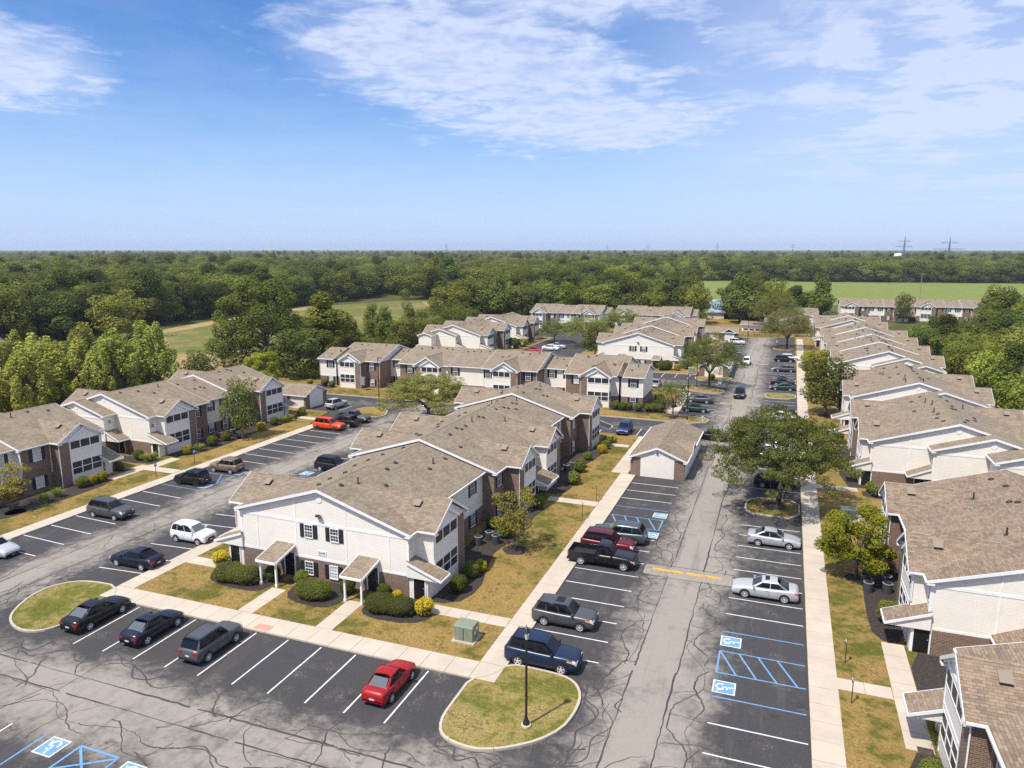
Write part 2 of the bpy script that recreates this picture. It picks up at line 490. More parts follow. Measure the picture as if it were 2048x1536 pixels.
class MB:
    """collects polygons of ONE part and links them as one mesh object"""

    def __init__(self):
        self.v, self.f, self.m = [], [], []

    def poly(self, pts, mi=0):
        i = len(self.v)
        self.v.extend([tuple(p) for p in pts])
        self.f.append(tuple(range(i, i + len(pts))))
        self.m.append(mi)
        return self

    def box(self, x0, x1, y0, y1, z0, z1, mi=0):
        i = len(self.v)
        self.v.extend([(x0, y0, z0), (x1, y0, z0), (x1, y1, z0), (x0, y1, z0), (x0, y0, z1), (x1, y0, z1), (x1, y1, z1), (x0, y1, z1)])
        for q in ((0, 3, 2, 1), (4, 5, 6, 7), (0, 1, 5, 4), (1, 2, 6, 5), (2, 3, 7, 6), (3, 0, 4, 7)):
            self.f.append(tuple(i + k for k in q))
            self.m.append(mi)
        return self

    def extrude(self, prof, axis, a0, a1, mi=0):
        """closed convex profile [(p,q)...] swept along an axis; p,q are the other two axes in order"""
        def P(p, q, a):
            return (a, p, q) if axis == 'x' else (p, a, q) if axis == 'y' else (p, q, a)
        A = [P(p, q, a0) for p, q in prof]
        B = [P(p, q, a1) for p, q in prof]
        k = len(prof)
        fl = []
        for j in range(k):
            fl.append([A[j], A[(j + 1) % k], B[(j + 1) % k], B[j]])
        area = sum(prof[j][0] * prof[(j + 1) % k][1] - prof[(j + 1) % k][0] * prof[j][1] for j in range(k))
        fl.append(list(reversed(A)))
        fl.append(B)
        flip = (area > 0) == (axis == 'y')
        for q in fl:
            self.poly(list(reversed(q)) if flip else q, mi)
        return self

    def tube(self, p0, p1, r0, r1=None, n=8, mi=0, caps=True):
        r1 = r0 if r1 is None else r1
        p0, p1 = Vector(p0), Vector(p1)
        d = (p1 - p0)
        if d.length < 1e-6:
            return self
        d.normalize()
        a = d.orthogonal().normalized()
        c = d.cross(a)
        i = len(self.v)
        for p, r in ((p0, r0), (p1, r1)):
            for k in range(n):
                t = 2 * pi * k / n
                q = p + a * (r * cos(t)) + c * (r * sin(t))
                self.v.append(tuple(q))
        for k in range(n):
            k2 = (k + 1) % n
            self.f.append((i + k, i + k2, i + n + k2, i + n + k))
            self.m.append(mi)
        if caps:
            self.f.append(tuple(i + k for k in reversed(range(n))))
            self.f.append(tuple(i + n + k for k in range(n)))
            self.m += [mi, mi]
        return self

    def lathe(self, prof, n=16, cx=0, cy=0, mi=0):
        """profile [(r,z)...] around the z axis"""
        i = len(self.v)
        for r, z in prof:
            for k in range(n):
                t = 2 * pi * k / n
                self.v.append((cx + r * cos(t), cy + r * sin(t), z))
        for j in range(len(prof) - 1):
            for k in range(n):
                k2 = (k + 1) % n
                self.f.append((i + j * n + k, i + j * n + k2, i + (j + 1) * n + k2, i + (j + 1) * n + k))
                self.m.append(mi)
        self.f.append(tuple(i + k for k in reversed(range(n))))
        self.f.append(tuple(i + (len(prof) - 1) * n + k for k in range(n)))
        self.m += [mi, mi]
        return self

    def weld(self):
        idx, nv, mp_ = {}, [], []
        for p in self.v:
            k = (round(p[0], 4), round(p[1], 4), round(p[2], 4))
            if k not in idx:
                idx[k] = len(nv)
                nv.append(tuple(p))
            mp_.append(idx[k])
        self.v = nv
        self.f = [tuple(mp_[i] for i in q) for q in self.f]
        return self

    def mesh(self, name, mats, smooth=False, uv=True):
        me = bpy.data.meshes.new(name)
        me.from_pydata(self.v, [], self.f)
        if not isinstance(mats, (list, tuple)):
            mats = [mats]
        for m in mats:
            me.materials.append(MT[m])
        if len(mats) > 1:
            me.polygons.foreach_set('material_index', self.m)
        if smooth:
            me.polygons.foreach_set('use_smooth', [True] * len(me.polygons))
        if uv:
            lay = me.uv_layers.new(name='UVMap')
            data = [0.0] * (2 * len(me.loops))
            V = self.v
            li = 0
            for p in me.polygons:
                nx, ny, nz = p.normal
                h = math.hypot(nx, ny)
                if h < 0.05:
                    ux, uy, vx, vy, vz = 1, 0, 0, 1, 0
                else:
                    ux, uy = -ny / h, nx / h
                    vx, vy, vz = -nz * uy, nz * ux, nx * uy - ny * ux
                    vx, vy = (uy * nz) * -1, ux * nz
                for vi in p.vertices:
                    x, y, z = V[vi]
                    data[li] = x * ux + y * uy
                    data[li + 1] = x * vx + y * vy + z * vz
                    li += 2
            lay.data.foreach_set('uv', data)
        return me

    def build(self, name, mats, parent=None, smooth=False, uv=True, loc=None, rot=0.0):
        return link(name, self.mesh(name, mats, smooth, uv), parent, loc, rot)


def link(name, me, parent=None, loc=None, rot=0.0, scale=None):
    o = bpy.data.objects.new(name, me)
    COL.objects.link(o)
    if parent is not None:
        o.parent = parent
    if loc is not None:
        o.location = loc
    if rot:
        o.rotation_euler = (0, 0, rot)
    if scale is not None:
        o.scale = scale if isinstance(scale, (tuple, list)) else (scale,) * 3
    return o


def empty(name, loc=(0, 0, 0), rot=0.0, scale=None):
    o = bpy.data.objects.new(name, None)
    o.empty_display_size = 0.3
    COL.objects.link(o)
    o.location = loc
    o.rotation_euler = (0, 0, rot)
    if scale is not None:
        o.scale = scale if isinstance(scale, (tuple, list)) else (scale,) * 3
    return o


def tag(o, label=None, cat=None, group=None, kind=None):
    if label:
        o['label'] = label
    if cat:
        o['category'] = cat
    if group:
        o['group'] = group
    if kind:
        o['kind'] = kind
    return o


def dup(root, loc, rot=0.0, scale=None):
    """copy of a thing with copies of its parts and sub-parts"""
    r = root.copy()
    COL.objects.link(r)
    r.location = loc
    r.rotation_euler = (0, 0, rot)
    if scale is not None:
        r.scale = scale if isinstance(scale, (tuple, list)) else (scale,) * 3
    for ch in root.children:
        c = ch.copy()
        COL.objects.link(c)
        c.parent = r
        for g_ in ch.children:
            d = g_.copy()
            COL.objects.link(d)
            d.parent = c
    return r


Z0 = 0.13          # height of pavements and lawns above the asphalt

# ================================================================== SETTING: terrain, lots, lawns, pavements
def disc_sheet(name, pts, z, mat, parent=None):
    b = MB()
    b.poly([(x, y, z) for x, y in pts])
    return b.build(name, mat, parent, uv=False)


def ground_sheet():
    b = MB()
    n = 40
    rings = [0, 300, 900, 2500, 6000, 14000]
    i = 0
    b.v.append((0, 200, -0.12))
    for r in rings[1:]:
        for k in range(n):
            t = 2 * pi * k / n
            b.v.append((r * cos(t), 200 + r * sin(t), -0.12))
    for k in range(n):
        b.f.append((0, 1 + k, 1 + (k + 1) % n))
        b.m.append(0)
    for j in range(len(rings) - 2):
        for k in range(n):
            a = 1 + j * n
            b.f.append((a + k, a + n + k, a + n + (k + 1) % n, a + (k + 1) % n))
            b.m.append(0)
    o = b.build('ground', 'terrain', uv=False)
    return tag(o, kind='structure')


ground_sheet()
f1 = disc_sheet('meadow', [(-128, 92), (-148, 120), (-172, 150), (-196, 180), (-205, 224), (-212, 290), (-190, 345), (-150, 360), (-128, 330), (-128, 280), (-132, 240), (-124, 205), (-116, 160), (-106, 130), (-100, 100)], -0.10, 'field_left')
tag(f1, kind='structure')
f2 = disc_sheet('mown_strip', [(-150, 300), (-176, 338), (-150, 372), (-110, 352), (-118, 318)], -0.095, 'field_straw')
tag(f2, kind='structure')
_b = MB()
_pl = [(-146, 131), (-165, 157), (-192, 181), (-202, 226), (-209, 291)]
for _a, _c in zip(_pl[:-1], _pl[1:]):
    _b.poly([(_a[0] - 4, _a[1], -.093), (_c[0] - 4, _c[1], -.093), (_c[0] + 4, _c[1], -.093), (_a[0] + 4, _a[1], -.093)])
tag(_b.build('straw_path', 'field_straw', uv=False), kind='structure')
f2 = disc_sheet('straw_patch', [(-137, 118), (-150, 142), (-140, 158), (-122, 150), (-112, 128), (-120, 112)], -0.09, 'field_straw')
tag(f2, kind='structure')
f3 = disc_sheet('crop_field', [(-75, 395), (-95, 640), (60, 665), (420, 720), (420, 420), (110, 405), (20, 388)], -0.10, 'field_right')
tag(f3, kind='structure')
f3 = disc_sheet('far_pasture', [(-240, 415), (-235, 500), (-150, 510), (-150, 400)], -0.10, 'field_right')
tag(f3, kind='structure')


# ---- asphalt: one sheet with a wear attribute (pale where wheels have worn the seal coat)
def band(v, a, b, s):
    """1 between a and b, soft edges of width s"""
    t = min((v - a) / s, (b - v) / s)
    return max(0.0, min(1.0, t * 0.5 + 0.5))


def wear_at(x, y):
    w = 0.0
    # main drive
    d = band(x, -9.6, -2.5, 1.6) * (1.0 if y > 20 else 0.5)
    d = max(d * 0.80, band(x, -7.6, -5.0, 0.3) * 0.94 * (1 if y < 225 else 0))
    w = max(w, d)
    # front road
    if x < -3:
        d = band(y, 24.6, 31.8, 1.8)
        d = max(d * 0.78, band(y, 28.7, 30.1, 0.25) * 0.88)
        w = max(w, d)
    # left lot lane
    xl = -57.6 + 0.018 * (y - 45)
    if 28 < y < 112:
        d = band(x, xl - 3.6, xl + 3.2, 1.6)
        d = max(d * 0.68, band(x, xl - 1.4, xl + 1.3, 0.25) * 0.82)
        w = max(w, d)
    # road north of the middle block, darker fresh seal
    w = max(w, 0.36 * band(y, 107, 111, 1.5) * (1 if x < -10 else 0))
    w = max(w, 0.52 * band(y, 147, 153, 1.5) * (1 if x < -10 else 0))
    if x > -12:
        w = max(w, 0.25 * band(x, -2.6, 2.6, 1.0) * band(y, 62, 72, 2.0))
    return w


def asphalt_sheet():
    x0, x1, y0, y1 = -112.0, 3.2, -12.0, 250.0
    sx, sy = 0.8, 1.0
    nx, ny = int((x1 - x0) / sx) + 1, int((y1 - y0) / sy) + 1
    vs, fs, wv = [], [], []
    for j in range(ny + 1):
        y = y0 + (y1 - y0) * j / ny
        for i in range(nx + 1):
            x = x0 + (x1 - x0) * i / nx
            vs.append((x, y, 0.0))
            wv.append(wear_at(x, y))
    for j in range(ny):
        for i in range(nx):
            a = j * (nx + 1) + i
            fs.append((a, a + 1, a + nx + 2, a + nx + 1))
    me = bpy.data.meshes.new('asphalt')
    me.from_pydata(vs, [], fs)
    me.materials.append(MT['asphalt'])
    at = me.attributes.new('wear', 'FLOAT', 'POINT')
    at.data.foreach_set('value', wv)
    o = link('asphalt', me)
    return tag(o, kind='structure')


ASPH = asphalt_sheet()


# ---- lawns and kerbs
def smooth_closed(pts, it=2):
    for _ in range(it):
        q = []
        for i in range(len(pts)):
            a, b = pts[i], pts[(i + 1) % len(pts)]
            q.append((a[0] * .75 + b[0] * .25, a[1] * .75 + b[1] * .25))
            q.append((a[0] * .25 + b[0] * .75, a[1] * .25 + b[1] * .75))
        pts = q
    return pts


def slab(name, pts, z0, z1, mat, parent=None, kind='structure'):
    b = MB()
    b.poly([(x, y, z1) for x, y in pts])
    k = len(pts)
    for i in range(k):
        p, q = pts[i], pts[(i + 1) % k]
        b.poly([(p[0], p[1], z0), (q[0], q[1], z0), (q[0], q[1], z1), (p[0], p[1], z1)])
    o = b.build(name, mat, parent, uv=False)
    return tag(o, kind=kind) if parent is None else o


def inset(pts, d):
    k = len(pts)
    out = []
    ar = sum(pts[i][0] * pts[(i + 1) % k][1] - pts[(i + 1) % k][0] * pts[i][1] for i in range(k))
    s = 1 if ar > 0 else -1
    for i in range(k):
        p0, p1, p2 = Vector(pts[i - 1]), Vector(pts[i]), Vector(pts[(i + 1) % k])
        e1, e2 = (p1 - p0), (p2 - p1)
        if e1.length < 1e-6:
            e1 = e2
        if e2.length < 1e-6:
            e2 = e1
        e1.normalize()
        e2.normalize()
        nn = Vector((-e1.y - e2.y, e1.x + e2.x)) * s
        if nn.length < 1e-6:
            nn = Vector((-e1.y, e1.x)) * s
        nn.normalize()
        c = max(0.5, nn.dot(Vector((-e1.y, e1.x)) * s))
        out.append((p1.x + nn.x * d / c, p1.y + nn.y * d / c))
    return out


def kerb_pieces(parent, pts, w=0.16, z=0.15, step=3.0, closed=True):
    """kerb stones, each its own piece, along the outline"""
    k = len(pts)
    ins = inset(pts, w)
    segs = []
    n = k if closed else k - 1
    cur, cur_in, ln = [pts[0]], [ins[0]], 0.0
    for i in range(n):
        p, q = pts[i], pts[(i + 1) % k]
        pi_, qi = ins[i], ins[(i + 1) % k]
        d = math.hypot(q[0] - p[0], q[1] - p[1])
        m = max(1, int(d / step + 0.5)) if d > step * 1.3 else 1
        for j in range(1, m + 1):
            t = j / m
            a = (p[0] + (q[0] - p[0]) * t, p[1] + (q[1] - p[1]) * t)
            b_ = (pi_[0] + (qi[0] - pi_[0]) * t, pi_[1] + (qi[1] - pi_[1]) * t)
            cur.append(a)
            cur_in.append(b_)
            ln += d / m
            if ln >= step * 0.85:
                segs.append((cur, cur_in))
                cur, cur_in, ln = [a], [b_], 0.0
    if len(cur) > 1:
        segs.append((cur, cur_in))
    for a, b_ in segs:
        m = MB()
        # pull the ends in by 1 cm so a joint shows between stones
        def pull(l):
            l = [Vector(p) for p in l]
            d0 = (l[1] - l[0]).normalized() * 0.012
            d1 = (l[-2] - l[-1]).normalized() * 0.012
            l[0] = l[0] + d0
            l[-1] = l[-1] + d1
            return l
        A, B = pull(a), pull(b_)
        for i in range(len(A) - 1):
            m.poly([(*A[i], z), (*A[i + 1], z), (*B[i + 1], z), (*B[i], z)])
            m.poly([(*A[i], 0.002), (*A[i + 1], 0.002), (*A[i + 1], z), (*A[i], z)])
            m.poly([(*B[i + 1], 0.002), (*B[i], 0.002), (*B[i], z), (*B[i + 1], z)])
        m.poly([(*A[0], 0.002), (*A[0], z), (*B[0], z), (*B[0], 0.002)])
        m.poly([(*A[-1], 0.002), (*B[-1], 0.002), (*B[-1], z), (*A[-1], z)])
        m.build('kerb_stone', 'kerb', parent, uv=False)


def lawn(name, pts, kerb=True, mat='lawn', smooth=0, step=3.0):
    if smooth:
        pts = smooth_closed(pts, smooth)
    o = slab(name, inset(pts, 0.10) if kerb else pts, -0.05, Z0 - 0.02, mat)
    if kerb:
        kerb_pieces(o, pts, step=step)
    return o


# middle block, east side, left side, north block
lawn('lawn', [(-47.7, 40.4), (-17.3, 40.4), (-17.3, 84.5), (-17.9, 100), (-17.9, 103.3), (-46.7, 103.3), (-47.6, 60)], kerb=False)
lawn('lawn', [(2.9, 12), (34, 12), (34, 215), (24, 246), (3.6, 246), (3.6, 240), (2.95, 60)], kerb=False)
lawn('lawn', [(-140, 20), (-68.6, 20), (-68.6, 45), (-67.7, 91), (-69.2, 95.4), (-70.6, 101.2), (-76, 101.3), (-82, 109), (-140, 112)], kerb=False)
lawn('lawn', [(-112, 114.2), (-27, 114.1), (-20.3, 114.1), (-12.8, 113.7), (-10.4, 115.2), (-10.0, 117.0), (-11, 118.6), (-14.9, 119.0), (-17.2, 121.4), (-17.2, 142.0), (-95, 142.0), (-112, 150)], kerb=True, step=6)
lawn('lawn', [(-49, 160.3), (-17, 160.3), (-17, 226), (-49, 226)], kerb=True, step=8)
lawn('lawn', [(-112, 152), (-69, 152), (-66, 165), (-66, 214), (-112, 214)], kerb=True, step=8)
lawn('lawn', [(-112, 238), (-20, 238), (-8, 234), (8, 244), (8, 300), (-112, 300)], kerb=True, step=8)

isl = lawn('corner_island', [(-17.3, 38.6), (-17.3, 36.3), (-17.3, 34.6), (-17.0, 33.5), (-16.5, 32.9), (-15.8, 32.6), (-14.5, 32.45), (-13.6, 32.7), (-12.5, 33.3), (-11.2, 34.4), (-10.3, 35.8), (-10.0, 37.3), (-10.0, 38.8), (-10.3, 39.8), (-10.9, 40.6), (-11.8, 41.0), (-13.4, 41.1), (-15.5, 41.1), (-16.2, 39.4)], mat='lawn_island', smooth=1)
isl = lawn('corner_island', [(-49.3, 40.5), (-51.8, 40.4), (-53.3, 39.9), (-54.4, 38.5), (-54.3, 36.7), (-53.3, 34.7), (-52.3, 33.6), (-50.9, 32.9), (-49.6, 32.7), (-48.4, 33.1), (-47.7, 34.2), (-47.55, 36), (-47.55, 38.6)], mat='lawn_island', smooth=1)
lawn('tree_island', [(2.9, 75.6), (-0.9, 75.6), (-1.9, 75.8), (-2.6, 76.7), (-2.6, 79.4), (-2.0, 80.6), (-1.1, 81.2), (2.9, 81.6)], smooth=1)
lawn('grass_island', [(3.0, 139.2), (-1.2, 138.9), (-2.3, 139.6), (-2.5, 142.5), (-1.8, 144.2), (3.1, 144.6)], smooth=1, mat='lawn_island')
lawn('tree_island', [(3.3, 208.2), (-1.6, 207.8), (-2.2, 209), (-2.2, 212.6), (-1.5, 214), (3.4, 214.4)], smooth=1)
lawn('lamp_island', [(-67.2, 102.7), (-67.2, 105.2), (-66.1, 106.7), (-64.3, 107.0), (-62.0, 105.9), (-60.3, 102.5), (-60.6, 100.7), (-62.0, 100.2), (-64.4, 101.0)], smooth=1)
lawn('tree_island', [(-9.5, 141.9), (-10.5, 139.9), (-13.0, 140.2), (-15.0, 140.6), (-17.2, 142.2), (-17.2, 145.6), (-13.2, 145.6), (-10.3, 144.0)], smooth=1)
lawn('garage_island', [(-9.3, 158.0), (-10.3, 154.4), (-12.2, 152.8), (-14.2, 152.5), (-16.6, 154.2), (-16.9, 158.2), (-9.6, 158.6)], smooth=1)


# ---- pavements: real slabs with open joints
def pavement(name, x0, x1, y0, y1, along='y', pitch=1.75, shear=0.0, z=None, w2=None):
    """row of concrete slabs; every slab is a piece of its own"""
    z = Z0 if z is None else z
    base = slab(name, [(x0 + 0.02, y0 + 0.02), (x1 - 0.02, y0 + 0.02), (x1 - 0.02 + (shear if along == 'y' else 0), y1 - 0.02), (x0 + 0.02 + (shear if along == 'y' else 0), y1 - 0.02)], 0.001, z - 0.03, 'mulch')
    L = (y1 - y0) if along == 'y' else (x1 - x0)
    n = max(1, int(L / pitch + 0.5))
    p = L / n
    g_ = 0.013
    m = MB()
    if along == 'y':
        m.box(0, x1 - x0, g_, p - g_, 0.005, z)
    else:
        m.box(g_, p - g_, 0, y1 - y0, 0.005, z)
    me = m.mesh('paving_slab', 'concrete', uv=False)
    for i in range(n):
        dz = random.uniform(-0.004, 0.004)
        if along == 'y':
            link('paving_slab', me, base, (x0 + shear * (i + .5) / n, y0 + i * p, dz))
        else:
            link('paving_slab', me, base, (x0 + i * p, y0, dz))
    return base


pavement('pavement', 2.88, 4.58, 22.0, 140.0, shear=0.35, pitch=1.78)
pavement('pavement', 3.23, 4.93, 140.0, 236.0, shear=0.9, pitch=2.6)
pavement('pavement', -17.38, -15.55, 40.55, 84.6)
pavement('pavement', -18.6, -16.55, 84.62, 103.0, z=Z0 - 0.006)
pavement('pavement', -49.2, -15.6, 38.66, 40.53, along='x', pitch=1.8, z=Z0 - 0.004)
pavement('pavement', -49.22, -47.62, 40.56, 103.0, shear=1.0)
pavement('pavement', -69.0, -67.35, 22.0, 93.0, shear=1.15)
pavement('pavement', -17.15, -15.45, 119.2, 139.0)
pavement('pavement', -17.0, -15.3, 196.0, 222.0, pitch=2.6)
# garden paths
pavement('garden_path', -30.32, -28.95, 40.56, 44.9, z=Z0 - 0.01)
pavement('garden_path', -37.3, -35.95, 40.56, 44.6, z=Z0 - 0.01)
pavement('garden_path', -23.9, -17.42, 45.3, 46.6, along='x', z=Z0 - 0.01)
pavement('garden_path', -47.58, -43.6, 45.9, 47.2, along='x', z=Z0 - 0.01)
pavement('garden_path', -22.9, -17.42, 72.1, 73.5, along='x', z=Z0 - 0.01)
pavement('garden_path', -22.7, -18.9, 96.4, 97.7, along='x', z=Z0 - 0.01)
pavement('garden_path', 4.62, 7.75, 45.5, 46.8, along='x', z=Z0 - 0.01)
pavement('garden_path', 7.78, 9.2, 40.8, 52.6, z=Z0 - 0.014)
pavement('garden_path', 4.62, 9.1, 86.9, 88.3, along='x', z=Z0 - 0.01)
pavement('garden_path', 7.4, 8.9, 107.6, 117.0, z=Z0 - 0.014)
pavement('garden_path', 4.62, 7.38, 111.6, 113.0, along='x', z=Z0 - 0.01)
pavement('garden_path', -74.9, -68.45, 65.3, 66.8, along='x', z=Z0 - 0.01)
pavement('garden_path', -74.4, -73.0, 61.0, 65.28, z=Z0 - 0.014)
pavement('garden_path', -73.9, -72.4, 66.82, 70.6, z=Z0 - 0.014)
pavement('garden_path', -73.0, -69.3, 95.2, 96.6, along='x', z=Z0 - 0.01)

# drop kerb with a red tactile plate on the front pavement
m = MB()
m.box(-34.4, -33.1, 38.80, 39.50, Z0 - 0.01, Z0 + 0.004)
tag(m.build('tactile_paving', 'tactile_red', uv=False), kind='structure')


# ---- planting beds
def bed(name, pts):
    return slab(name, smooth_closed(pts, 1), 0.02, Z0 + 0.012, 'mulch')


bed('mulch_bed', [(-44.2, 47.2), (-44.2, 45.4), (-42.8, 43.6), (-38.8, 43.3), (-37.6, 44.0), (-37.6, 47.2)])
bed('mulch_bed', [(-35.8, 47.2), (-35.8, 44.6), (-34.8, 43.2), (-31.4, 43.0), (-30.6, 44.4), (-30.6, 47.2)])
bed('mulch_bed', [(-28.8, 47.2), (-28.8, 44.2), (-27.8, 43.0), (-24.0, 43.2), (-22.9, 44.8), (-23.6, 45.2), (-23.9, 47.2)])
bed('mulch_bed', [(-26, 46.8), (-22.3, 47.0), (-21.4, 50), (-22.4, 54), (-23.2, 58), (-21.9, 61), (-22.6, 66), (-22.2, 70.6), (-26, 71)])
bed('mulch_bed', [(-26, 74.2), (-21.8, 74.4), (-21.4, 78), (-22.8, 84), (-21.6, 90), (-21.4, 95), (-26, 96)])
bed('mulch_bed', [(7.4, 52.8), (9.4, 52.8), (10.4, 62), (10.4, 72), (8.6, 71.5), (7.5, 64), (7.2, 57)])
bed('mulch_bed', [(9.25, 43.2), (12.0, 43.2), (12.0, 51.8), (9.25, 51.8)])
bed('mulch_bed', [(7.5, 34), (10, 34), (10, 40.6), (7.7, 40.6)])
bed('mulch_bed', [(7.4, 88.6), (10.6, 88.6), (12, 89.6), (10, 108), (8, 107)])
bed('mulch_bed', [(9.5, 85), (17, 85), (17, 88), (9.5, 88)])
bed('mulch_bed', [(-77, 46), (-72.6, 46), (-72.2, 54), (-72.4, 60.6), (-75.2, 60.8), (-77, 60)])
bed('mulch_bed', [(-83, 63.4), (-74.6, 63.4), (-74.6, 65.0), (-83, 65.0)])
bed('mulch_bed', [(-83, 67.0), (-74.1, 67.0), (-74.1, 69.2), (-83, 69.2)])
bed('mulch_bed', [(-77, 71.2), (-72.4, 71.0), (-71.6, 78), (-72.6, 84), (-72, 90), (-72.2, 94.6), (-77, 95)])
bed('mulch_bed', [(-90, 118.2), (-82, 118.2), (-82, 121.6), (-90, 121.6)])
bed('mulch_bed', [(-27, 118.4), (-17.9, 118.2), (-17.6, 124), (-18, 131), (-21, 132), (-27, 121.6)])
for x, y, r in ((-21.47, 58.35, 1.15), (7.02, 62.8, 0.9), (0.33, 79.0, 1.3), (-72.2, 82.1, 1.0), (-73.4, 49.3, 1.0), (-12.9, 146.2, 1.2), (-15.8, 117.0, 0.9), (7.3, 127.0, 1.2)):
    bed('tree_mulch', [(x + r * cos(a_ * pi / 5) * random.uniform(.85, 1.1), y + r * sin(a_ * pi / 5) * random.uniform(.85, 1.1)) for a_ in range(10)])

# ---- painted markings: every stripe a piece of its own on the asphalt
_lm = {}


def stripe(x0, y0, x1, y1, mat='paint_white', w=0.105, z=0.006):
    d = math.hypot(x1 - x0, y1 - y0)
    key = (round(d, 2), mat, w)
    if key not in _lm:
        m = MB()
        n = 8
        for i in range(n):                       # slightly ragged edge
            a, b_ = d * i / n, d * (i + 1) / n
            j = [random.uniform(-.006, .006) for _ in range(4)]
            m.poly([(a, -w / 2 + j[0], 0), (b_, -w / 2 + j[1], 0), (b_, w / 2 + j[2], 0), (a, w / 2 + j[3], 0)])
        _lm[key] = m.mesh('stall_line', mat, uv=False)
    o = link('stall_line', _lm[key], ASPH, (x0, y0, z + random.uniform(0, .002)), math.atan2(y1 - y0, x1 - x0))
    return o


WB = 'paint_blue'
for i in range(-1, 16):                           # right row, near
    y = 72.35 - 2.74 * i
    if i == -1:
        continue
    c = WB if i in (8, 9, 10, 11) else 'paint_white'
    stripe(-2.64, y, 2.78, y, c)
for y in [84.6 + 2.74 * i for i in range(20)]:
    if y < 137.8:
        stripe(-2.3, y, 2.95, y)
for y in [147.6 + 2.74 * i for i in range(22)]:
    if y < 206:
        stripe(-2.0, y, 3.2, y, WB if 173.5 < y < 179.5 else 'paint_white')
for i in range(-10, 5):                           # left of the drive
    y = 54.25 - 2.74 * i
    stripe(-15.47, y, -10.03, y, WB if i in (-7, -6, -5) else 'paint_white')
for i in range(0, 10):                            # front row
    x = -44.83 + 2.74 * i
    stripe(x, 32.86, x, 38.52)
for i in range(-1, 19):                           # left lot, left row
    y = 45.5 + 2.755 * i
    c = WB if i in (6, 7, 8, 9) else 'paint_white'
    stripe(-67.3 + .026 * (y - 45), y, -61.25 + .021 * (y - 45), y - .33, c)
for i in range(0, 20):                            # left lot, right row
    y = 42.9 + 2.74 * i
    stripe(-53.95 + .012 * (y - 43), y - .2, -49.24 + .012 * (y - 43), y + .15, WB if i in (9, 10) else 'paint_white')
for i in range(-5, 14):                           # bottom left lot
    x = -40.3 + 2.74 * i
    if i == 2:
        continue
    stripe(x, 19.6, x, 25.35, WB if i in (1, 3) else 'paint_white')
for i in range(0, 8):
    stripe(-15.3, 120.4 + 2.74 * i, -10.0, 120.4 + 2.74 * i)
for i in range(0, 9):
    stripe(-15.0, 198.4 + 2.74 * i, -9.8, 198.4 + 2.74 * i, WB if i < 2 else 'paint_white')
for i in range(0, 4):
    stripe(-26.6 + 2.8 * i, 155.0, -26.6 + 2.8 * i, 160.0)
    stripe(-24.8 + 2.8 * i, 142.3, -24.8 + 2.8 * i, 146.8)
for i in range(3):
    stripe(-24.8 + 2.8 * i, 103.6, -24.8 + 2.8 * i, 108.0)
for i in range(4):
    stripe(-69.6 + 2.8 * i, 102.6 if i < 1 else 108.2, -69.6 + 2.8 * i, 106.6 if i < 1 else 108.3)


def hatch(x0, x1, y0, y1, n, lean=1.0, closed_left=True, ax='x'):
    """no-parking hatching between two stalls"""
    if closed_left:
        stripe(x0, y0, x0, y1, WB, 0.12, 0.012)
    for i in range(n):
        t = (x1 - x0) / n
        xa = x0 + t * i
        stripe(xa, y1, xa + t * lean, y0, WB, 0.12, 0.0105)


hatch(-2.62, 2.3, 44.97, 47.7, 4, 1.0)
hatch(-15.3, -10.3, 67.97, 70.68, 4, 0.9, False)
stripe(-10.1, 67.97, -10.1, 70.68, WB, 0.12, 0.012)
hatch(-66.4, -61.0, 64.5, 67.4, 3, 1.0, False)
stripe(-60.9, 64.6, -60.9, 67.2, WB, 0.12, 0.012)
stripe(-34.85, 25.3, -32.1, 25.3, WB, 0.14, 0.012)
stripe(-34.85, 25.3, -34.85, 19.6, WB, 0.14, 0.010)
stripe(-34.75, 25.2, -32.1, 23.1, WB, 0.14, 0.012)
stripe(-34.75, 23.4, -32.1, 25.2, WB, 0.14, 0.014)
stripe(-34.75, 22.0, -32.1, 20.6, WB, 0.14, 0.012)


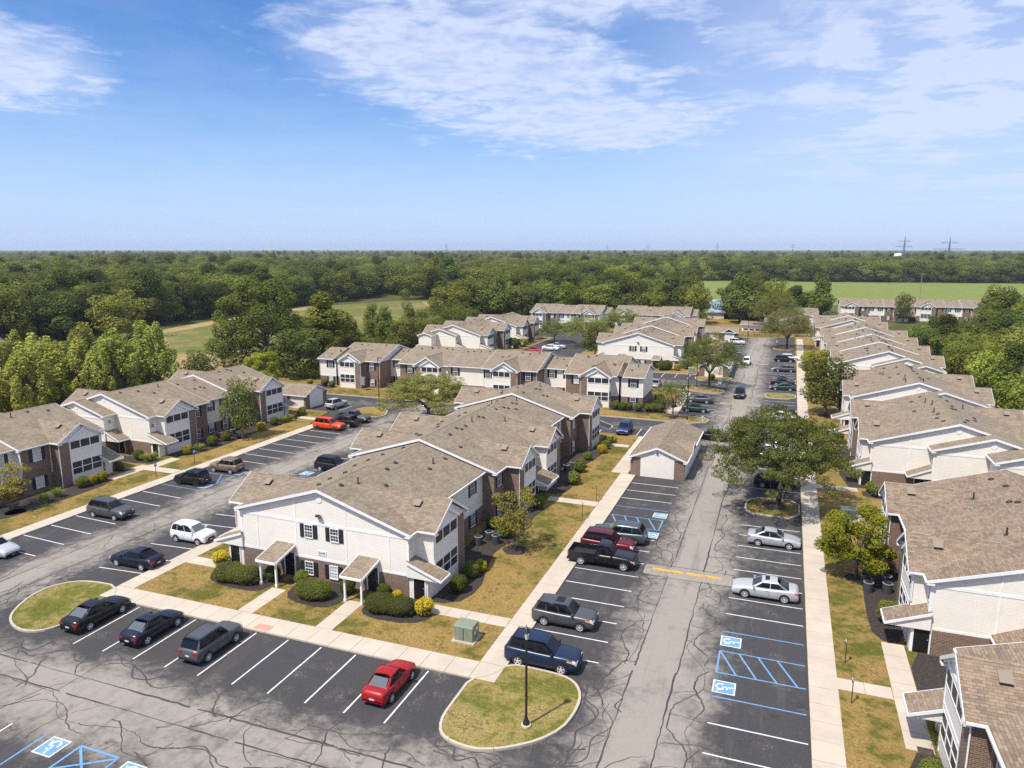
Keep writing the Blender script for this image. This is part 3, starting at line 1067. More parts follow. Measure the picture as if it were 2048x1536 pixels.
def wheelchair(x, y, rot, s=1.38):
    """blue square, white rim, wheelchair figure: flat paint"""
    o = MB().box(-s / 2, s / 2, -s / 2, s / 2, 0.010, 0.013).build('parking_symbol', 'paint_white', ASPH, uv=False, loc=(x, y, 0), rot=rot)
    q = s * 0.44
    MB().box(-q, q, -q, q, 0.0145, 0.0165).build('blue_panel', 'paint_blue', o, uv=False)
    g_ = MB()
    u = s / 1.22
    r0, r1 = 0.20 * u, 0.30 * u
    for k in range(13):                           # wheel arc
        a, b_ = R(150 + k * 19), R(150 + (k + 1) * 19)
        c_ = (-0.04 * u, -0.17 * u)
        g_.poly([(c_[0] + r0 * cos(a), c_[1] + r0 * sin(a), .0185), (c_[0] + r1 * cos(a), c_[1] + r1 * sin(a), .0185),
                 (c_[0] + r1 * cos(b_), c_[1] + r1 * sin(b_), .0185), (c_[0] + r0 * cos(b_), c_[1] + r0 * sin(b_), .0185)])
    g_.poly([(-.06 * u + .075 * u * cos(k * pi / 5), .43 * u + .075 * u * sin(k * pi / 5), .019) for k in range(10)])

    def seg(ax, ay, bx, by, w=.095):
        dx_, dy_ = bx - ax, by - ay
        d = math.hypot(dx_, dy_)
        nx_, ny_ = -dy_ / d * w / 2, dx_ / d * w / 2
        g_.poly([((ax + nx_) * u, (ay + ny_) * u, .0195), ((bx + nx_) * u, (by + ny_) * u, .0195), ((bx - nx_) * u, (by - ny_) * u, .0195), ((ax - nx_) * u, (ay - ny_) * u, .0195)])
    seg(-.05, .36, -.03, -.06)
    seg(-.04, .17, .19, .17)
    seg(-.04, -.06, .22, -.06)
    seg(.21, -.05, .33, -.36)
    seg(.31, -.36, .42, -.32)
    g_.build('wheelchair_figure', 'paint_white', o, uv=False)
    return o


for x, y, r in ((-2.0, 49.1, -90), (-2.02, 43.35, -90), (-10.6, 72.0, 90), (-10.6, 66.5, 90), (-36.3, 24.68, 180), (-30.7, 24.6, 180),
                (-61.6, 63.2, 90), (-61.4, 68.6, 90), (-53.4, 71.4, -90), (-53.4, 68.8, -90), (-1.2, 175.0, -90), (-10.6, 199.8, 90)):
    wheelchair(x, y, R(r))


# ---- speed humps
def hump(x0, x1, y0, y1, along='x', strong=True):
    o = empty('speed_hump', ((x0 + x1) / 2, (y0 + y1) / 2, 0))
    hx, hy = (x1 - x0) / 2, (y1 - y0) / 2
    m = MB()
    prof = [(-hy, 0.002), (-hy * .6, .05), (0, .075), (hy * .6, .05), (hy, .002)] if along == 'x' else [(-hx, 0.002), (-hx * .6, .05), (0, .075), (hx * .6, .05), (hx, .002)]
    for i in range(4):
        (a, za), (b_, zb) = prof[i], prof[i + 1]
        if along == 'x':
            m.poly([(-hx, a, za), (hx, a, za), (hx, b_, zb), (-hx, b_, zb)])
        else:
            m.poly([(a, -hy, za), (b_, -hy, zb), (b_, hy, zb), (a, hy, za)])
    me = m.mesh('hump_asphalt', 'asphalt', uv=False)
    at = me.attributes.new('wear', 'FLOAT', 'POINT')
    at.data.foreach_set('value', [0.92] * len(me.vertices))
    link('hump_asphalt', me, o)
    mt = 'paint_yellow' if strong else 'paint_yellow_old'
    for a, b_ in ((-.82, -.10), (-.02, .76)):
        m = MB()
        if along == 'x':
            m.poly([(hx * a, -.24, .082), (hx * b_, -.24, .082), (hx * b_, .24, .082), (hx * a, .24, .082)])
        else:
            m.poly([(-.18, hy * a, .079), (.18, hy * a, .079), (.18, hy * b_, .079), (-.18, hy * b_, .079)])
        m.build('yellow_stripe', mt, o, uv=False)
    return o


tag(hump(-9.8, -2.6, 58.0, 59.9), 'asphalt speed hump with two bright yellow stripes beside the black pickup', 'speed hump')
tag(hump(-9.6, -2.8, 131.0, 132.6, strong=False), 'speed hump with worn yellow stripes beyond the big locust tree', 'speed hump')
tag(hump(-9.4, -2.6, 180.6, 182.0, strong=False), 'farthest speed hump with worn yellow stripes on the drive', 'speed hump')
tag(hump(-60.4, -55.0, 68.4, 69.8), 'speed hump with yellow stripes behind the numbered apartment block', 'speed hump')


# ---- tar seals over cracks: winding black ribbons, far too many to count
def ribbons():
    m = MB()
    rnd = random.Random(11)

    def ribbon(pts, w):
        w *= .78
        ww = w
        prev = None
        for i, p in enumerate(pts):
            a = pts[max(0, i - 1)]
            b_ = pts[min(len(pts) - 1, i + 1)]
            d = Vector((b_[0] - a[0], b_[1] - a[1]))
            if d.length < 1e-6:
                continue
            d.normalize()
            ww = max(w * .45, min(w * 1.5, ww + rnd.uniform(-.25, .25) * w))
            nx_, ny_ = -d.y * ww / 2, d.x * ww / 2
            z = 0.0035 + rnd.uniform(0, .0012)
            cur = ((p[0] + nx_, p[1] + ny_, z), (p[0] - nx_, p[1] - ny_, z))
            if prev:
                m.poly([prev[0], cur[0], cur[1], prev[1]])
            prev = cur

    def wander(x, y, ang, length, w, wob=0.5, pull=None, step=0.28):
        pts = [(x, y)]
        a = ang
        t = 0
        ph = rnd.uniform(0, 6.28)
        fr = rnd.uniform(.5, 1.3)
        while t < length:
            a = ang + wob * sin(ph + t * fr) + rnd.uniform(-.35, .35)
            x += step * cos(a)
            y += step * sin(a)
            if pull:
                x, y = pull(x, y)
            pts.append((x, y))
            t += step
        ribbon(pts, w)
        return pts

    # long joints of the main drive
    for xs in (-7.68, -4.92):
        y = 14.0
        while y < 236:
            ln = rnd.uniform(10, 30)
            x = xs + rnd.uniform(-.05, .05) + .004 * (y - 60)
            ribbon([(x + rnd.uniform(-.04, .04) + (.16 * sin(k * .25) if y > 80 else 0), y + k * .5) for k in range(int(ln / .5) + 1)], .12)
            y += ln + rnd.uniform(-.4, .6)
    # strands beside the joints
    for (xa, xb) in ((-10.4, -8.0), (-9.4, -7.9), (-4.8, -3.2), (-4.4, -2.8), (-3.9, -2.4)):
        y = 20
        while y < 232:
            ln = rnd.uniform(8, 22)
            wander(rnd.uniform(xa, xb), y, pi / 2, ln, rnd.uniform(.055, .10), rnd.uniform(.35, .75), lambda x, yy, xa=xa, xb=xb: (min(max(x, xa), xb), yy))
            y += ln * rnd.uniform(.75, 1.3)
    for _ in range(120):                          # cross links
        y = rnd.uniform(24, 225)
        x = rnd.choice((-7.7, -4.9))
        wander(x, y, (pi if x < -6 else 0) + rnd.uniform(-.5, .5), rnd.uniform(1.2, 4.6), rnd.uniform(.05, .085), .6)
    for _ in range(26):
        y = rnd.uniform(33, 140)
        wander(rnd.uniform(-14, -12), y, rnd.uniform(-.4, .4), rnd.uniform(2, 6), rnd.uniform(.04, .08), .4)
    for x in (-11.4, -0.3):                       # straight seam along the stalls
        wander(x, 30 if x < -5 else 24, pi / 2, 44, .14, .05)
        wander(x, 84, pi / 2, 50, .10, .06)
    # front road
    for ys in (28.55, 30.15):
        x = -75.0
        while x < -8:
            ln = rnd.uniform(8, 20)
            ribbon([(x + k * .5, ys + rnd.uniform(-.04, .04)) for k in range(int(ln / .5) + 1)], .13)
            x += ln + rnd.uniform(-.3, .4)
    for (ya, yb) in ((25.6, 28.2), (26.6, 28.4), (30.3, 32.4), (30.5, 33.2), (31.2, 34.4)):
        x = -70
        while x < -6:
            ln = rnd.uniform(7, 18)
            wander(x, rnd.uniform(ya, yb), 0, ln, rnd.uniform(.06, .11), rnd.uniform(.4, .8), lambda xx, y, ya=ya, yb=yb: (xx, min(max(y, ya), yb)))
            x += ln * rnd.uniform(.8, 1.3)
    for _ in range(60):
        wander(rnd.uniform(-60, -8), rnd.uniform(22, 33), rnd.uniform(0, 6.28), rnd.uniform(1.5, 5), rnd.uniform(.05, .1), .5)
    for _ in range(16):
        wander(rnd.uniform(-46, -19), rnd.uniform(33, 36), rnd.uniform(.9, 2.2), rnd.uniform(1.5, 4.5), rnd.uniform(.04, .08), .3)
    # corner sweeps round the two islands
    for (cx_, cy_, a0, a1) in ((-13.6, 37.0, -130, 80), (-50.6, 36.8, 120, 330)):
        for k in range(9):
            r = rnd.uniform(4.6, 7.2)
            t0 = rnd.uniform(a0, a1 - 60)
            t1 = t0 + rnd.uniform(40, 110)
            pts = []
            n = 26
            for i in range(n):
                t = R(t0 + (t1 - t0) * i / n)
                rr = r + .35 * sin(i * .7 + k)
                pts.append((cx_ + rr * cos(t) * .95, cy_ + rr * sin(t)))
            ribbon(pts, rnd.uniform(.06, .13))
    # left lot
    for off in (-2.7, -1.4, 1.3, 2.6):
        y = 34
        while y < 108:
            ln = rnd.uniform(8, 22)
            x = -57.6 + .018 * (y - 45) + off
            if abs(off) < 2:
                ribbon([(x + .018 * k * .5 + rnd.uniform(-.03, .03), y + k * .5) for k in range(int(ln / .5) + 1)], .10)
            else:
                wander(x, y, pi / 2, ln, .07, .45)
            y += ln * rnd.uniform(.9, 1.2)
    for _ in range(46):
        wander(rnd.uniform(-66, -50), rnd.uniform(34, 105), rnd.uniform(0, 6.28), rnd.uniform(1.5, 5), rnd.uniform(.04, .08), .4)
    for _ in range(30):
        wander(rnd.uniform(-90, -12), rnd.uniform(104, 113), rnd.uniform(-.5, .5), rnd.uniform(3, 9), .07, .4)
    # seal round the hump
    ribbon([(-9.9, 57.7), (-9.95, 58.9), (-9.8, 60.1), (-6, 60.15), (-2.5, 60.1), (-2.35, 59), (-2.5, 57.8), (-6, 57.75), (-9.9, 57.7)], .09)
    o = m.build('crack_sealant', 'crack_seal', ASPH, uv=False)
    tag(o, kind='stuff')


ribbons()

# ================================================================== BUILDINGS
EZ = 5.45          # eave height
PIT = 0.31         # roof pitch
FROT = {'S': 0.0, 'E': pi / 2, 'N': pi, 'W': -pi / 2}
_wm = {}
brnd = random.Random(5)


def win_meshes(w, h, grid):
    key = (w, h, grid)
    if key in _wm:
        return _wm[key]
    f = MB()
    t = 0.06
    f.box(-w / 2 - t, -w / 2, -.05, .02, -h / 2 - t, h / 2 + t)
    f.box(w / 2, w / 2 + t, -.05, .02, -h / 2 - t, h / 2 + t)
    f.box(-w / 2, w / 2, -.05, .02, h / 2, h / 2 + t)
    f.box(-w / 2 - .03, w / 2 + .03, -.08, .02, -h / 2 - t, -h / 2)
    f.box(-w / 2, w / 2, -.045, .0, -.03, .03)
    b = 0.022
    if grid:
        for k in (1, 2):
            x = -w / 2 + w * k / 3
            f.box(x - b / 2, x + b / 2, -.038, -.012, -h / 2, h / 2)
        for z in (-h / 4, h / 4):
            f.box(-w / 2, w / 2, -.034, -.014, z - b / 2, z + b / 2)
    fm = f.mesh('window', 'trim', uv=False)
    up = MB().poly([(-w / 2, -.01, .0), (w / 2, -.01, .0), (w / 2, -.01, h / 2), (-w / 2, -.01, h / 2)])
    lo = MB().poly([(-w / 2, -.01, -h / 2), (w / 2, -.01, -h / 2), (w / 2, -.01, .0), (-w / 2, -.01, .0)])
    r = (fm, [up.mesh('pane', 'glass', uv=False), up.mesh('pane', 'blind', uv=False)], [lo.mesh('pane', 'glass', uv=False), lo.mesh('pane', 'blind', uv=False)])
    sh = MB()
    sh.box(-.2, .2, -.045, .02, -h / 2 - .05, h / 2 + .05)
    for z0, z1 in ((-h / 2 + .03, -.06), (.06, h / 2 - .03)):
        sh.box(-.14, .14, -.056, -.045, z0, z1)
    r = r + (sh.mesh('shutter', 'shutter', uv=False),)
    _wm[key] = r
    return r


def window(root, x, y, z, face, w=0.86, h=1.35, shut=True, grid=True):
    fm, ups, los, sh = win_meshes(w, h, grid)
    o = link('window', fm, root, (x, y, z), FROT[face])
    k = 1 if brnd.random() < 0.6 else 0
    link('pane', ups[k], o)
    link('pane', los[1 if (k and brnd.random() < .5) else 0], o)
    if shut:
        c, s = cos(FROT[face]), sin(FROT[face])
        for sd in (-1, 1):
            d = sd * (w / 2 + .28)
            link('shutter', sh, root, (x + d * c, y + d * s, z), FROT[face])
    return o


_dm = {}


def door(root, x, y, face, w=0.95, h=2.02):
    if 'd' not in _dm:
        m = MB()
        m.box(-w / 2, w / 2, -.04, .02, Z0, Z0 + h)
        for a in (-.22, .22):
            for z0, z1 in ((.15, .75), (.9, 1.85)):
                m.box(a - .15, a + .15, -.052, -.04, Z0 + z0, Z0 + z1)
        _dm['d'] = m.mesh('door', 'door', uv=False)
        f = MB()
        f.box(-w / 2 - .1, -w / 2, -.06, .02, Z0, Z0 + h + .1)
        f.box(w / 2, w / 2 + .1, -.06, .02, Z0, Z0 + h + .1)
        f.box(-w / 2, w / 2, -.06, .02, Z0 + h, Z0 + h + .1)
        _dm['f'] = f.mesh('door_frame', 'trim', uv=False)
        hd = MB().tube((w / 2 - .1, -.06, Z0 + 1), (w / 2 - .1, -.11, Z0 + 1), .035, n=8)
        _dm['h'] = hd.mesh('door_handle', 'metal_grey', uv=False)
    o = link('door', _dm['d'], root, (x, y, 0), FROT[face])
    link('door_frame', _dm['f'], o)
    link('door_handle', _dm['h'], o)
    return o


_vm = {}


def vent_meshes():
    if _vm:
        return
    m = MB()                                     # low dome vent
    m.lathe([(.23, 0.0), (.23, .06), (.19, .13), (.11, .165), (.03, .175)], 10)
    _vm['dome'] = m.mesh('roof_vent', 'vent_black', smooth=True, uv=False)
    m = MB()
    m.box(-.24, .24, -.26, .26, -.05, .20, 1)
    m.box(-.30, .30, -.33, .33, .20, .25, 0)
    _vm['box'] = m.mesh('box_vent', ['vent_tan', 'vent_black'], uv=False)
    m = MB()
    m.lathe([(.2, 0), (.10, .05), (.06, .08), (.06, .55)], 8)
    _vm['pipe'] = m.mesh('vent_pipe', 'vent_black', uv=False)
    m = MB()
    m.lathe([(.30, 0.0), (.30, .03), (.24, .05), (.05, .05)], 12)
    _vm['gable'] = m.mesh('gable_vent', 'trim', uv=False)


vent_meshes()


def gable_roof(root, axis, a0, a1, c, hw, ze, zr, shingle, trim0=True, trim1=True, gut=True, cut=None):
    """pitched roof; axis = ridge direction, c = ridge position across, hw = half width at the eaves"""
    th = 0.17
    top = [(c - hw, ze), (c, zr), (c + hw, ze)]
    prof = [(c - hw, ze - .06), (c - hw, ze), (c, zr), (c + hw, ze), (c + hw, ze - .06), (c, zr - th)]
    m = MB()
    # explicit faces keep the concave profile valid
    def P(p, q, a):
        return (a, p, q) if axis == 'x' else (p, a, q)
    k = len(prof)
    for j in range(k):
        p, q = prof[j], prof[(j + 1) % k]
        m.poly([P(*p, a0), P(*q, a0), P(*q, a1), P(*p, a1)])
    for a in (a0, a1):
        m.poly([P(*prof[0], a), P(*prof[1], a), P(*prof[2], a), P(*prof[5], a)])
        m.poly([P(*prof[2], a), P(*prof[3], a), P(*prof[4], a), P(*prof[5], a)])
    roof = m.build('roof', shingle, root)
    # ridge caps
    rc = MB()
    n = max(1, int(abs(a1 - a0) / .33))
    st = (a1 - a0) / n
    w = .16
    sl = (zr - ze) / hw
    for i in range(n):
        b0, b1 = a0 + st * i, a0 + st * (i + 1)
        z0, z1 = zr + .012, zr + .030
        rc.poly([P(c - w, z0 - w * sl, b0), P(c, z0, b0), P(c, z1, b1), P(c - w, z1 - w * sl, b1)])
        rc.poly([P(c, z0, b0), P(c + w, z0 - w * sl, b0), P(c + w, z1 - w * sl, b1), P(c, z1, b1)])
    rc.build('ridge_cap', shingle, roof)
    for a, on, sg in ((a0, trim0, -1), (a1, trim1, 1)):
        if not on:
            continue
        t = MB()
        d = .24
        e0, e1 = a + sg * .012, a + sg * .045
        for s in (-1, 1):
            q = [(c + s * (hw + .02), ze - .005), (c, zr + .004), (c, zr - d), (c + s * (hw + .02), ze - d + .02)]
            A = [P(*x_, e0) for x_ in q]
            B = [P(*x_, e1) for x_ in q]
            t.poly(A)
            t.poly(B)
            for i in range(4):
                t.poly([A[i], A[(i + 1) % 4], B[(i + 1) % 4], B[i]])
            # boxed eave return
            xa, xb = sorted((c + s * (hw - .45), c + s * (hw + .02)))
            ya, yb = sorted((a - sg * .25, e1))
            if axis == 'y':
                t.box(xa, xb, ya, yb, ze - .30, ze - .19)
            else:
                t.box(ya, yb, xa, xb, ze - .30, ze - .19)
        t.build('rake_board', 'trim', roof, uv=False)
    if gut:
        for s in (-1, 1):
            g_ = MB()
            xa, xb = sorted((c + s * (hw + .003), c + s * (hw + .12)))
            if axis == 'y':
                g_.box(xa, xb, a0, a1, ze - .17, ze - .035)
            else:
                g_.box(a0, a1, xa, xb, ze - .17, ze - .035)
            # soffit back to the wall
            g2 = sorted((c + s * (hw - .40), c + s * (hw + .0)))
            if axis == 'y':
                g_.box(g2[0], g2[1], a0 + .02, a1 - .02, ze - .16, ze - .10)
            else:
                g_.box(a0 + .02, a1 - .02, g2[0], g2[1], ze - .16, ze - .10)
            g_.build('gutter', 'trim', roof, uv=False)
    return roof


def roof_vents(roof, c, hw, zr, y0, y1, rnd, n=6, sides=(-1, 1)):
    sl = PIT
    for s in sides:
        ang = s * math.atan(sl)
        ys = [y0 + (y1 - y0) * (i + .5) / n + rnd.uniform(-.3, .3) for i in range(n)]
        for i, y in enumerate(ys):
            kind = rnd.choice(('dome', 'dome', 'dome', 'dome', 'dome', 'pipe', 'dome2'))
            d = rnd.uniform(.7, 1.5) if rnd.random() < .65 else rnd.uniform(2.2, 3.6)
            reps = 2 if kind == 'dome2' else 1
            for r in range(reps):
                o = link({'dome': 'roof_vent', 'dome2': 'roof_vent', 'pipe': 'vent_pipe'}[kind], _vm['pipe' if kind == 'pipe' else 'dome'], roof, (c + s * (d + r * .45), y + r * .35, zr - (d + r * .45) * sl - .01))
                if kind != 'pipe':
                    o.rotation_euler = (0, ang, 0)
                    o.scale = (1.0, .8, .9)


class House:
    def __init__(self, name, label, loc, rot, shingle='shingle', group=None, seed=1):
        self.r = empty(name, loc, rot)
        tag(self.r, label, 'apartment building', group)
        self.sh = shingle
        self.rnd = random.Random(seed)
        self.hw = 8.4

    def seg(self, y0, y1, hw, c=0.0, kind='siding', trim0=True, trim1=True, vents=6, vent_sides=(-1, 1), battens=None, oh=0.28, ze=EZ):
        """one length of the block with its ridge along y"""
        r = self.r
        w = hw - .38
        zr = ze + hw * PIT
        zb = 1.95
        if kind == 'brick':
            zb = ze - .2
        MB().box(c - w, c + w, y0, y1, 0.0, zb).build('brick_wall', 'brick', r)
        tz = ze + (hw - w) * PIT - .15
        prof = [(c - w, zb), (c + w, zb), (c + w, tz), (c, zr - .15), (c - w, tz)]
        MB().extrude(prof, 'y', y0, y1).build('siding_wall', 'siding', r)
        t = MB()
        e = .025
        if kind != 'brick':
            t.box(c - w - e, c + w + e, y0 - e, y0 + .01, zb - .06, zb + .12)
            t.box(c - w - e, c + w + e, y1 - .01, y1 + e, zb - .06, zb + .12)
            t.box(c - w - e, c - w + .01, y0, y1, zb - .06, zb + .12)
            t.box(c + w - .01, c + w + e, y0, y1, zb - .06, zb + .12)
            for sx in (-1, 1):                   # corner boards
                for yy in (y0, y1):
                    x = c + sx * w
                    t.box(x - .10, x + .10, yy - e * .8, yy + e * .8, zb + .12, tz - .05) if True else None
        if battens is not None:
            ends, xs = battens
            for en in ends:
                y = y0 if en == 'S' else y1
                sg = -1 if en == 'S' else 1
                ya, yb = sorted((y, y + sg * .03))
                t.box(c - w, c + w, ya, yb, ze - .52, ze - .30)
                for x in xs:
                    zt = zr - .2 - abs(x) * PIT
                    ya2, yb2 = sorted((y, y + sg * .024))
                    t.box(c + x - .07, c + x + .07, ya2, yb2, zb + .12, zt)
        if t.f:
            t.build('trim_board', 'band', r, uv=False)
        roof = gable_roof(r, 'y', y0 - oh, y1 + oh, c, hw, ze, zr, self.sh, trim0, trim1)
        for y, on, fc in ((y0, trim0, 'S'), (y1, trim1, 'N')):
            if on and hw > 3 and battens is not None:
                sg = -1 if fc == 'S' else 1
                o = link('gable_vent', _vm['gable'], r, (c, y, zr - .95))
                o.rotation_euler = (R(90) * (1 if fc == 'S' else -1), 0, 0)
        if vents:
            roof_vents(roof, c, hw, zr, y0 + 1.0, y1 - 1.0, self.rnd, vents, vent_sides)
        return roof

    def wallpatch(self, side, y0, y1, x, z0=0.0, z1=EZ - .2, mat='brick'):
        """full height facing that stands proud of the side wall"""
        s = 1 if side == 'E' else -1
        a, b = sorted((s * (x - .05), s * (x + .03)))
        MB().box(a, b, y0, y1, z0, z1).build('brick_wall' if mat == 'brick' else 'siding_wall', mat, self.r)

    def porch(self, side, y0, y1, hw, pd, brick, c=0.0, ze=EZ, screen_side=None, inner=None):
        """two-storey screened porch with its own gable facing sideways"""
        r = self.r
        s = 1 if side == 'E' else -1
        xw = hw - .45                              # starts inside the main wall
        xf = hw + pd - .28                         # face of the porch
        ya, yb = y0 + .32, y1 - .32
        yc = (y0 + y1) / 2
        half = (y1 - y0) / 2
        zr = ze + half * .62
        bw = 1.15                                  # brick pier width

        def X(u):
            return c + s * u

        def bx(m, u0, u1, v0, v1, z0, z1):
            a, b = sorted((X(u0), X(u1)))
            m.box(a, b, v0, v1, z0, z1)
        # siding body with gable
        m = MB()
        prof = [(ya, 0.0), (yb, 0.0), (yb, ze - .03), (yc, zr - .28), (ya, ze - .03)]
        a, b = sorted((X(xw), X(xf)))
        m.extrude(prof, 'x', a, b)
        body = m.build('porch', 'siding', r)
        if brick == 'S':
            b0, b1, s0, s1 = ya - .02, ya + bw, ya + bw, yb
        else:
            b0, b1, s0, s1 = yb - bw, yb + .02, ya, yb - bw
        m = MB()
        bx(m, xw, xf + .025, b0, b1, 0, ze - .22)
        m.build('brick_pier', 'brick', r)
        # white bands
        t = MB()
        bx(t, xf - .02, xf + .03, s0, s1, 2.78, 3.12)
        bx(t, xf - .02, xf + .04, ya, yb, ze - .20, ze + .10)
        bx(t, xf - .02, xf + .035, s0, s0 + .12, .05, 5.3)
        bx(t, xf - .02, xf + .035, s1 - .12, s1, .05, 5.3)
        t.build('porch_trim', 'trim', body, uv=False)
        fr = MB()
        n = 3
        gw = (s1 - s0 - .24 - .08) / n
        for z0, z1, rows in ((4.30, 5.18, 1), (1.28, 2.74, 2)):
            v0, v1 = s0 + .12, s1 - .12
            bx(fr, xf, xf + .05, v0, v1, z0 - .09, z0)
            bx(fr, xf, xf + .05, v0, v1, z1, z1 + .05)
            for k in range(n + 1):
                v = v0 + (v1 - v0) * k / n
                bx(fr, xf, xf + .048, v - .05, v + .05, z0, z1)
            for q in range(1, rows):
                z = z0 + (z1 - z0) * q / rows
                bx(fr, xf, xf + .044, v0, v1, z - .04, z + .04)
            for k in range(n):
                va = v0 + (v1 - v0) * k / n + .05
                vb = v0 + (v1 - v0) * (k + 1) / n - .05
                for q in range(rows):
                    za = z0 + (z1 - z0) * q / rows + (.04 if q else 0)
                    zb = z0 + (z1 - z0) * (q + 1) / rows - (.04 if q < rows - 1 else 0)
                    mm = MB()
                    x = X(xf + .012)
                    mm.poly([(x, va, za), (x, vb, za), (x, vb, zb), (x, va, zb)])
                    mm.build('screen', 'screen', body, uv=False)
            if screen_side:
                yq = s1 if screen_side == 'N' else s0
                yq += .012 if screen_side == 'N' else -.012
                mm = MB()
                u0, u1 = xf - 1.15, xf - .12
                for q in range(rows):
                    za = z0 + (z1 - z0) * q / rows + .03
                    zb = z0 + (z1 - z0) * (q + 1) / rows - .03
                    mm.poly([(X(u0), yq, za), (X(u1), yq, za), (X(u1), yq, zb), (X(u0), yq, zb)])
                mm.build('screen', 'screen', body, uv=False)
        fr.build('screen_frame', 'trim', body, uv=False)
        # roof of the porch
        inn = inner if inner is not None else max(0.3, hw - (zr - ze) / PIT - .1)
        a, b = sorted((X(inn), X(xf + .30)))
        rf = gable_roof(r, 'x', a, b, yc, half, ze, zr, self.sh, trim0=(s < 0), trim1=(s > 0), gut=False)
        # small gutter on both eaves, only outside the main eave
        for q in (-1, 1):
            g_ = MB()
            ga, gb = sorted((yc + q * (half + .003), yc + q * (half + .10)))
            bx(g_, hw + .05, xf + .28, ga, gb, ze - .16, ze - .03)
            g_.build('gutter', 'trim', rf, uv=False)
        # second, smaller rake over the screens
        t = MB()
        ci, hi = (s0 + s1) / 2 + (0.0), (s1 - s0) / 2 + .10
        zi = ze + hi * .62
        e0, e1 = xf + .02, xf + .20
        for q in (-1, 1):
            pr = [(ci + q * hi, ze + .02), (ci, zi), (ci, zi - .24), (ci + q * hi, ze - .20)]
            A = [(X(e0), p, zz) for p, zz in pr]
            B = [(X(e1), p, zz) for p, zz in pr]
            t.poly(A)
            t.poly(B)
            for i in range(4):
                t.poly([A[i], A[(i + 1) % 4], B[(i + 1) % 4], B[i]])
        t.build('inner_rake', 'trim', rf, uv=False)
        o = link('gable_vent', _vm['gable'], rf, (X(xf + .01), ci, ze + .72))
        o.rotation_euler = (0, R(90) * s, 0)
        o.scale = (.8, .8, .8)
        # downspout at the brick corner
        d = MB()
        vy = b0 - .05 if brick == 'S' else b1 + .05
        d.tube((X(xf - .03), vy, .1), (X(xf - .03), vy, ze - .15), .045, n=6)
        d.build('downspout', 'trim', r, uv=False)
        d = MB()
        vy = s1 + .06 if brick == 'S' else s0 - .06
        d.tube((X(xf - .05), vy, 3.2), (X(xf - .05), vy, ze - .15), .045, n=6)
        d.build('downspout', 'trim', r, uv=False)
        # box vent on the porch roof slope
        o = link('box_vent', _vm['box'], rf, (X(hw - 1.0), yc - half * .28, zr - half * .28 * .62 - .02))
        o.rotation_euler = (math.atan(.62), 0, 0)
        return body

    def pent(self, side, y0, y1, x0, x1, z0=2.15, z1=3.25, c=0.0, infill=True):
        """lean-to roof over an entry on a long side, from the wall (x0) down to x1"""
        s = 1 if side == 'E' else -1
        X = lambda u: c + s * u
        m = MB()
        pr = [(X(x0), z1), (X(x1), z0), (X(x1), z0 - .10), (X(x0), z1 - .14)]
        A = [(x, y0, z) for x, z in pr]
        B = [(x, y1, z) for x, z in pr]
        for q in (A, B):
            m.poly(q)
        for i in range(4):
            m.poly([A[i], A[(i + 1) % 4], B[(i + 1) % 4], B[i]])
        rf = m.build('entry_roof', self.sh, self.r)
        t = MB()
        for y, sg in ((y0, -1), (y1, 1)):
            a, b = sorted((y + sg * .01, y + sg * .05))
            A = [(x, a, z) for x, z in [(X(x0), z1 - .01), (X(x1 + .03), z0 - .01), (X(x1 + .03), z0 - .20), (X(x0), z1 - .22)]]
            B = [(x, b, z) for x, z in [(X(x0), z1 - .01), (X(x1 + .03), z0 - .01), (X(x1 + .03), z0 - .20), (X(x0), z1 - .22)]]
            t.poly(A)
            t.poly(B)
            for i in range(4):
                t.poly([A[i], A[(i + 1) % 4], B[(i + 1) % 4], B[i]])
        a, b = sorted((X(x1 + .01), X(x1 + .09)))
        t.box(a, b, y0, y1, z0 - .18, z0 - .03)
        a, b = sorted((X(x1 - .5), X(x1)))
        t.box(a, b, y0 + .04, y1 - .04, z0 - .22, z0 - .16)
        t.build('fascia', 'trim', rf, uv=False)
        if infill:
            for y in (y0 + .12, y1 - .12):
                m = MB()
                a, b = y - .03, y + .03
                A = [(X(x0), a, z1 - .14), (X(x1 - .3), a, z0 - .02), (X(x1 - .3), a, z0 - .24), (X(x0), a, z0 - .24)]
                B = [(p, b, q) for p, _, q in A]
                m.poly(A)
                m.poly(B)
                for i in range(4):
                    m.poly([A[i], A[(i + 1) % 4], B[(i + 1) % 4], B[i]])
                m.build('entry_infill', 'siding', self.r)
        return rf

    def hood(self, x, y=0.0, depth=2.55, w=1.95):
        """little shed roof on two white posts in front of an end door"""
        zt, zl = 2.95, 2.35
        m = MB()
        A = [(x - w / 2, y, zt), (x + w / 2, y, zt), (x + w / 2, y - depth, zl), (x - w / 2, y - depth, zl)]
        B = [(p, q, r - .12) for p, q, r in A]
        m.poly(A)
        m.poly(B)
        for i in range(4):
            m.poly([A[i], A[(i + 1) % 4], B[(i + 1) % 4], B[i]])
        rf = m.build('porch_hood', self.sh, self.r)
        t = MB()
        for sx in (-1, 1):
            xx = x + sx * (w / 2 + .03)
            A = [(xx - .03, y, zt - .01), (xx - .03, y - depth, zl - .01), (xx - .03, y - depth, zl - .2), (xx - .03, y, zt - .2)]
            B = [(xx + .03, q, r) for _, q, r in A]
            t.poly(A)
            t.poly(B)
            for i in range(4):
                t.poly([A[i], A[(i + 1) % 4], B[(i + 1) % 4], B[i]])
        t.box(x - w / 2, x + w / 2, y - depth - .09, y - depth - .01, zl - .2, zl - .02)
        t.build('fascia', 'trim', rf, uv=False)
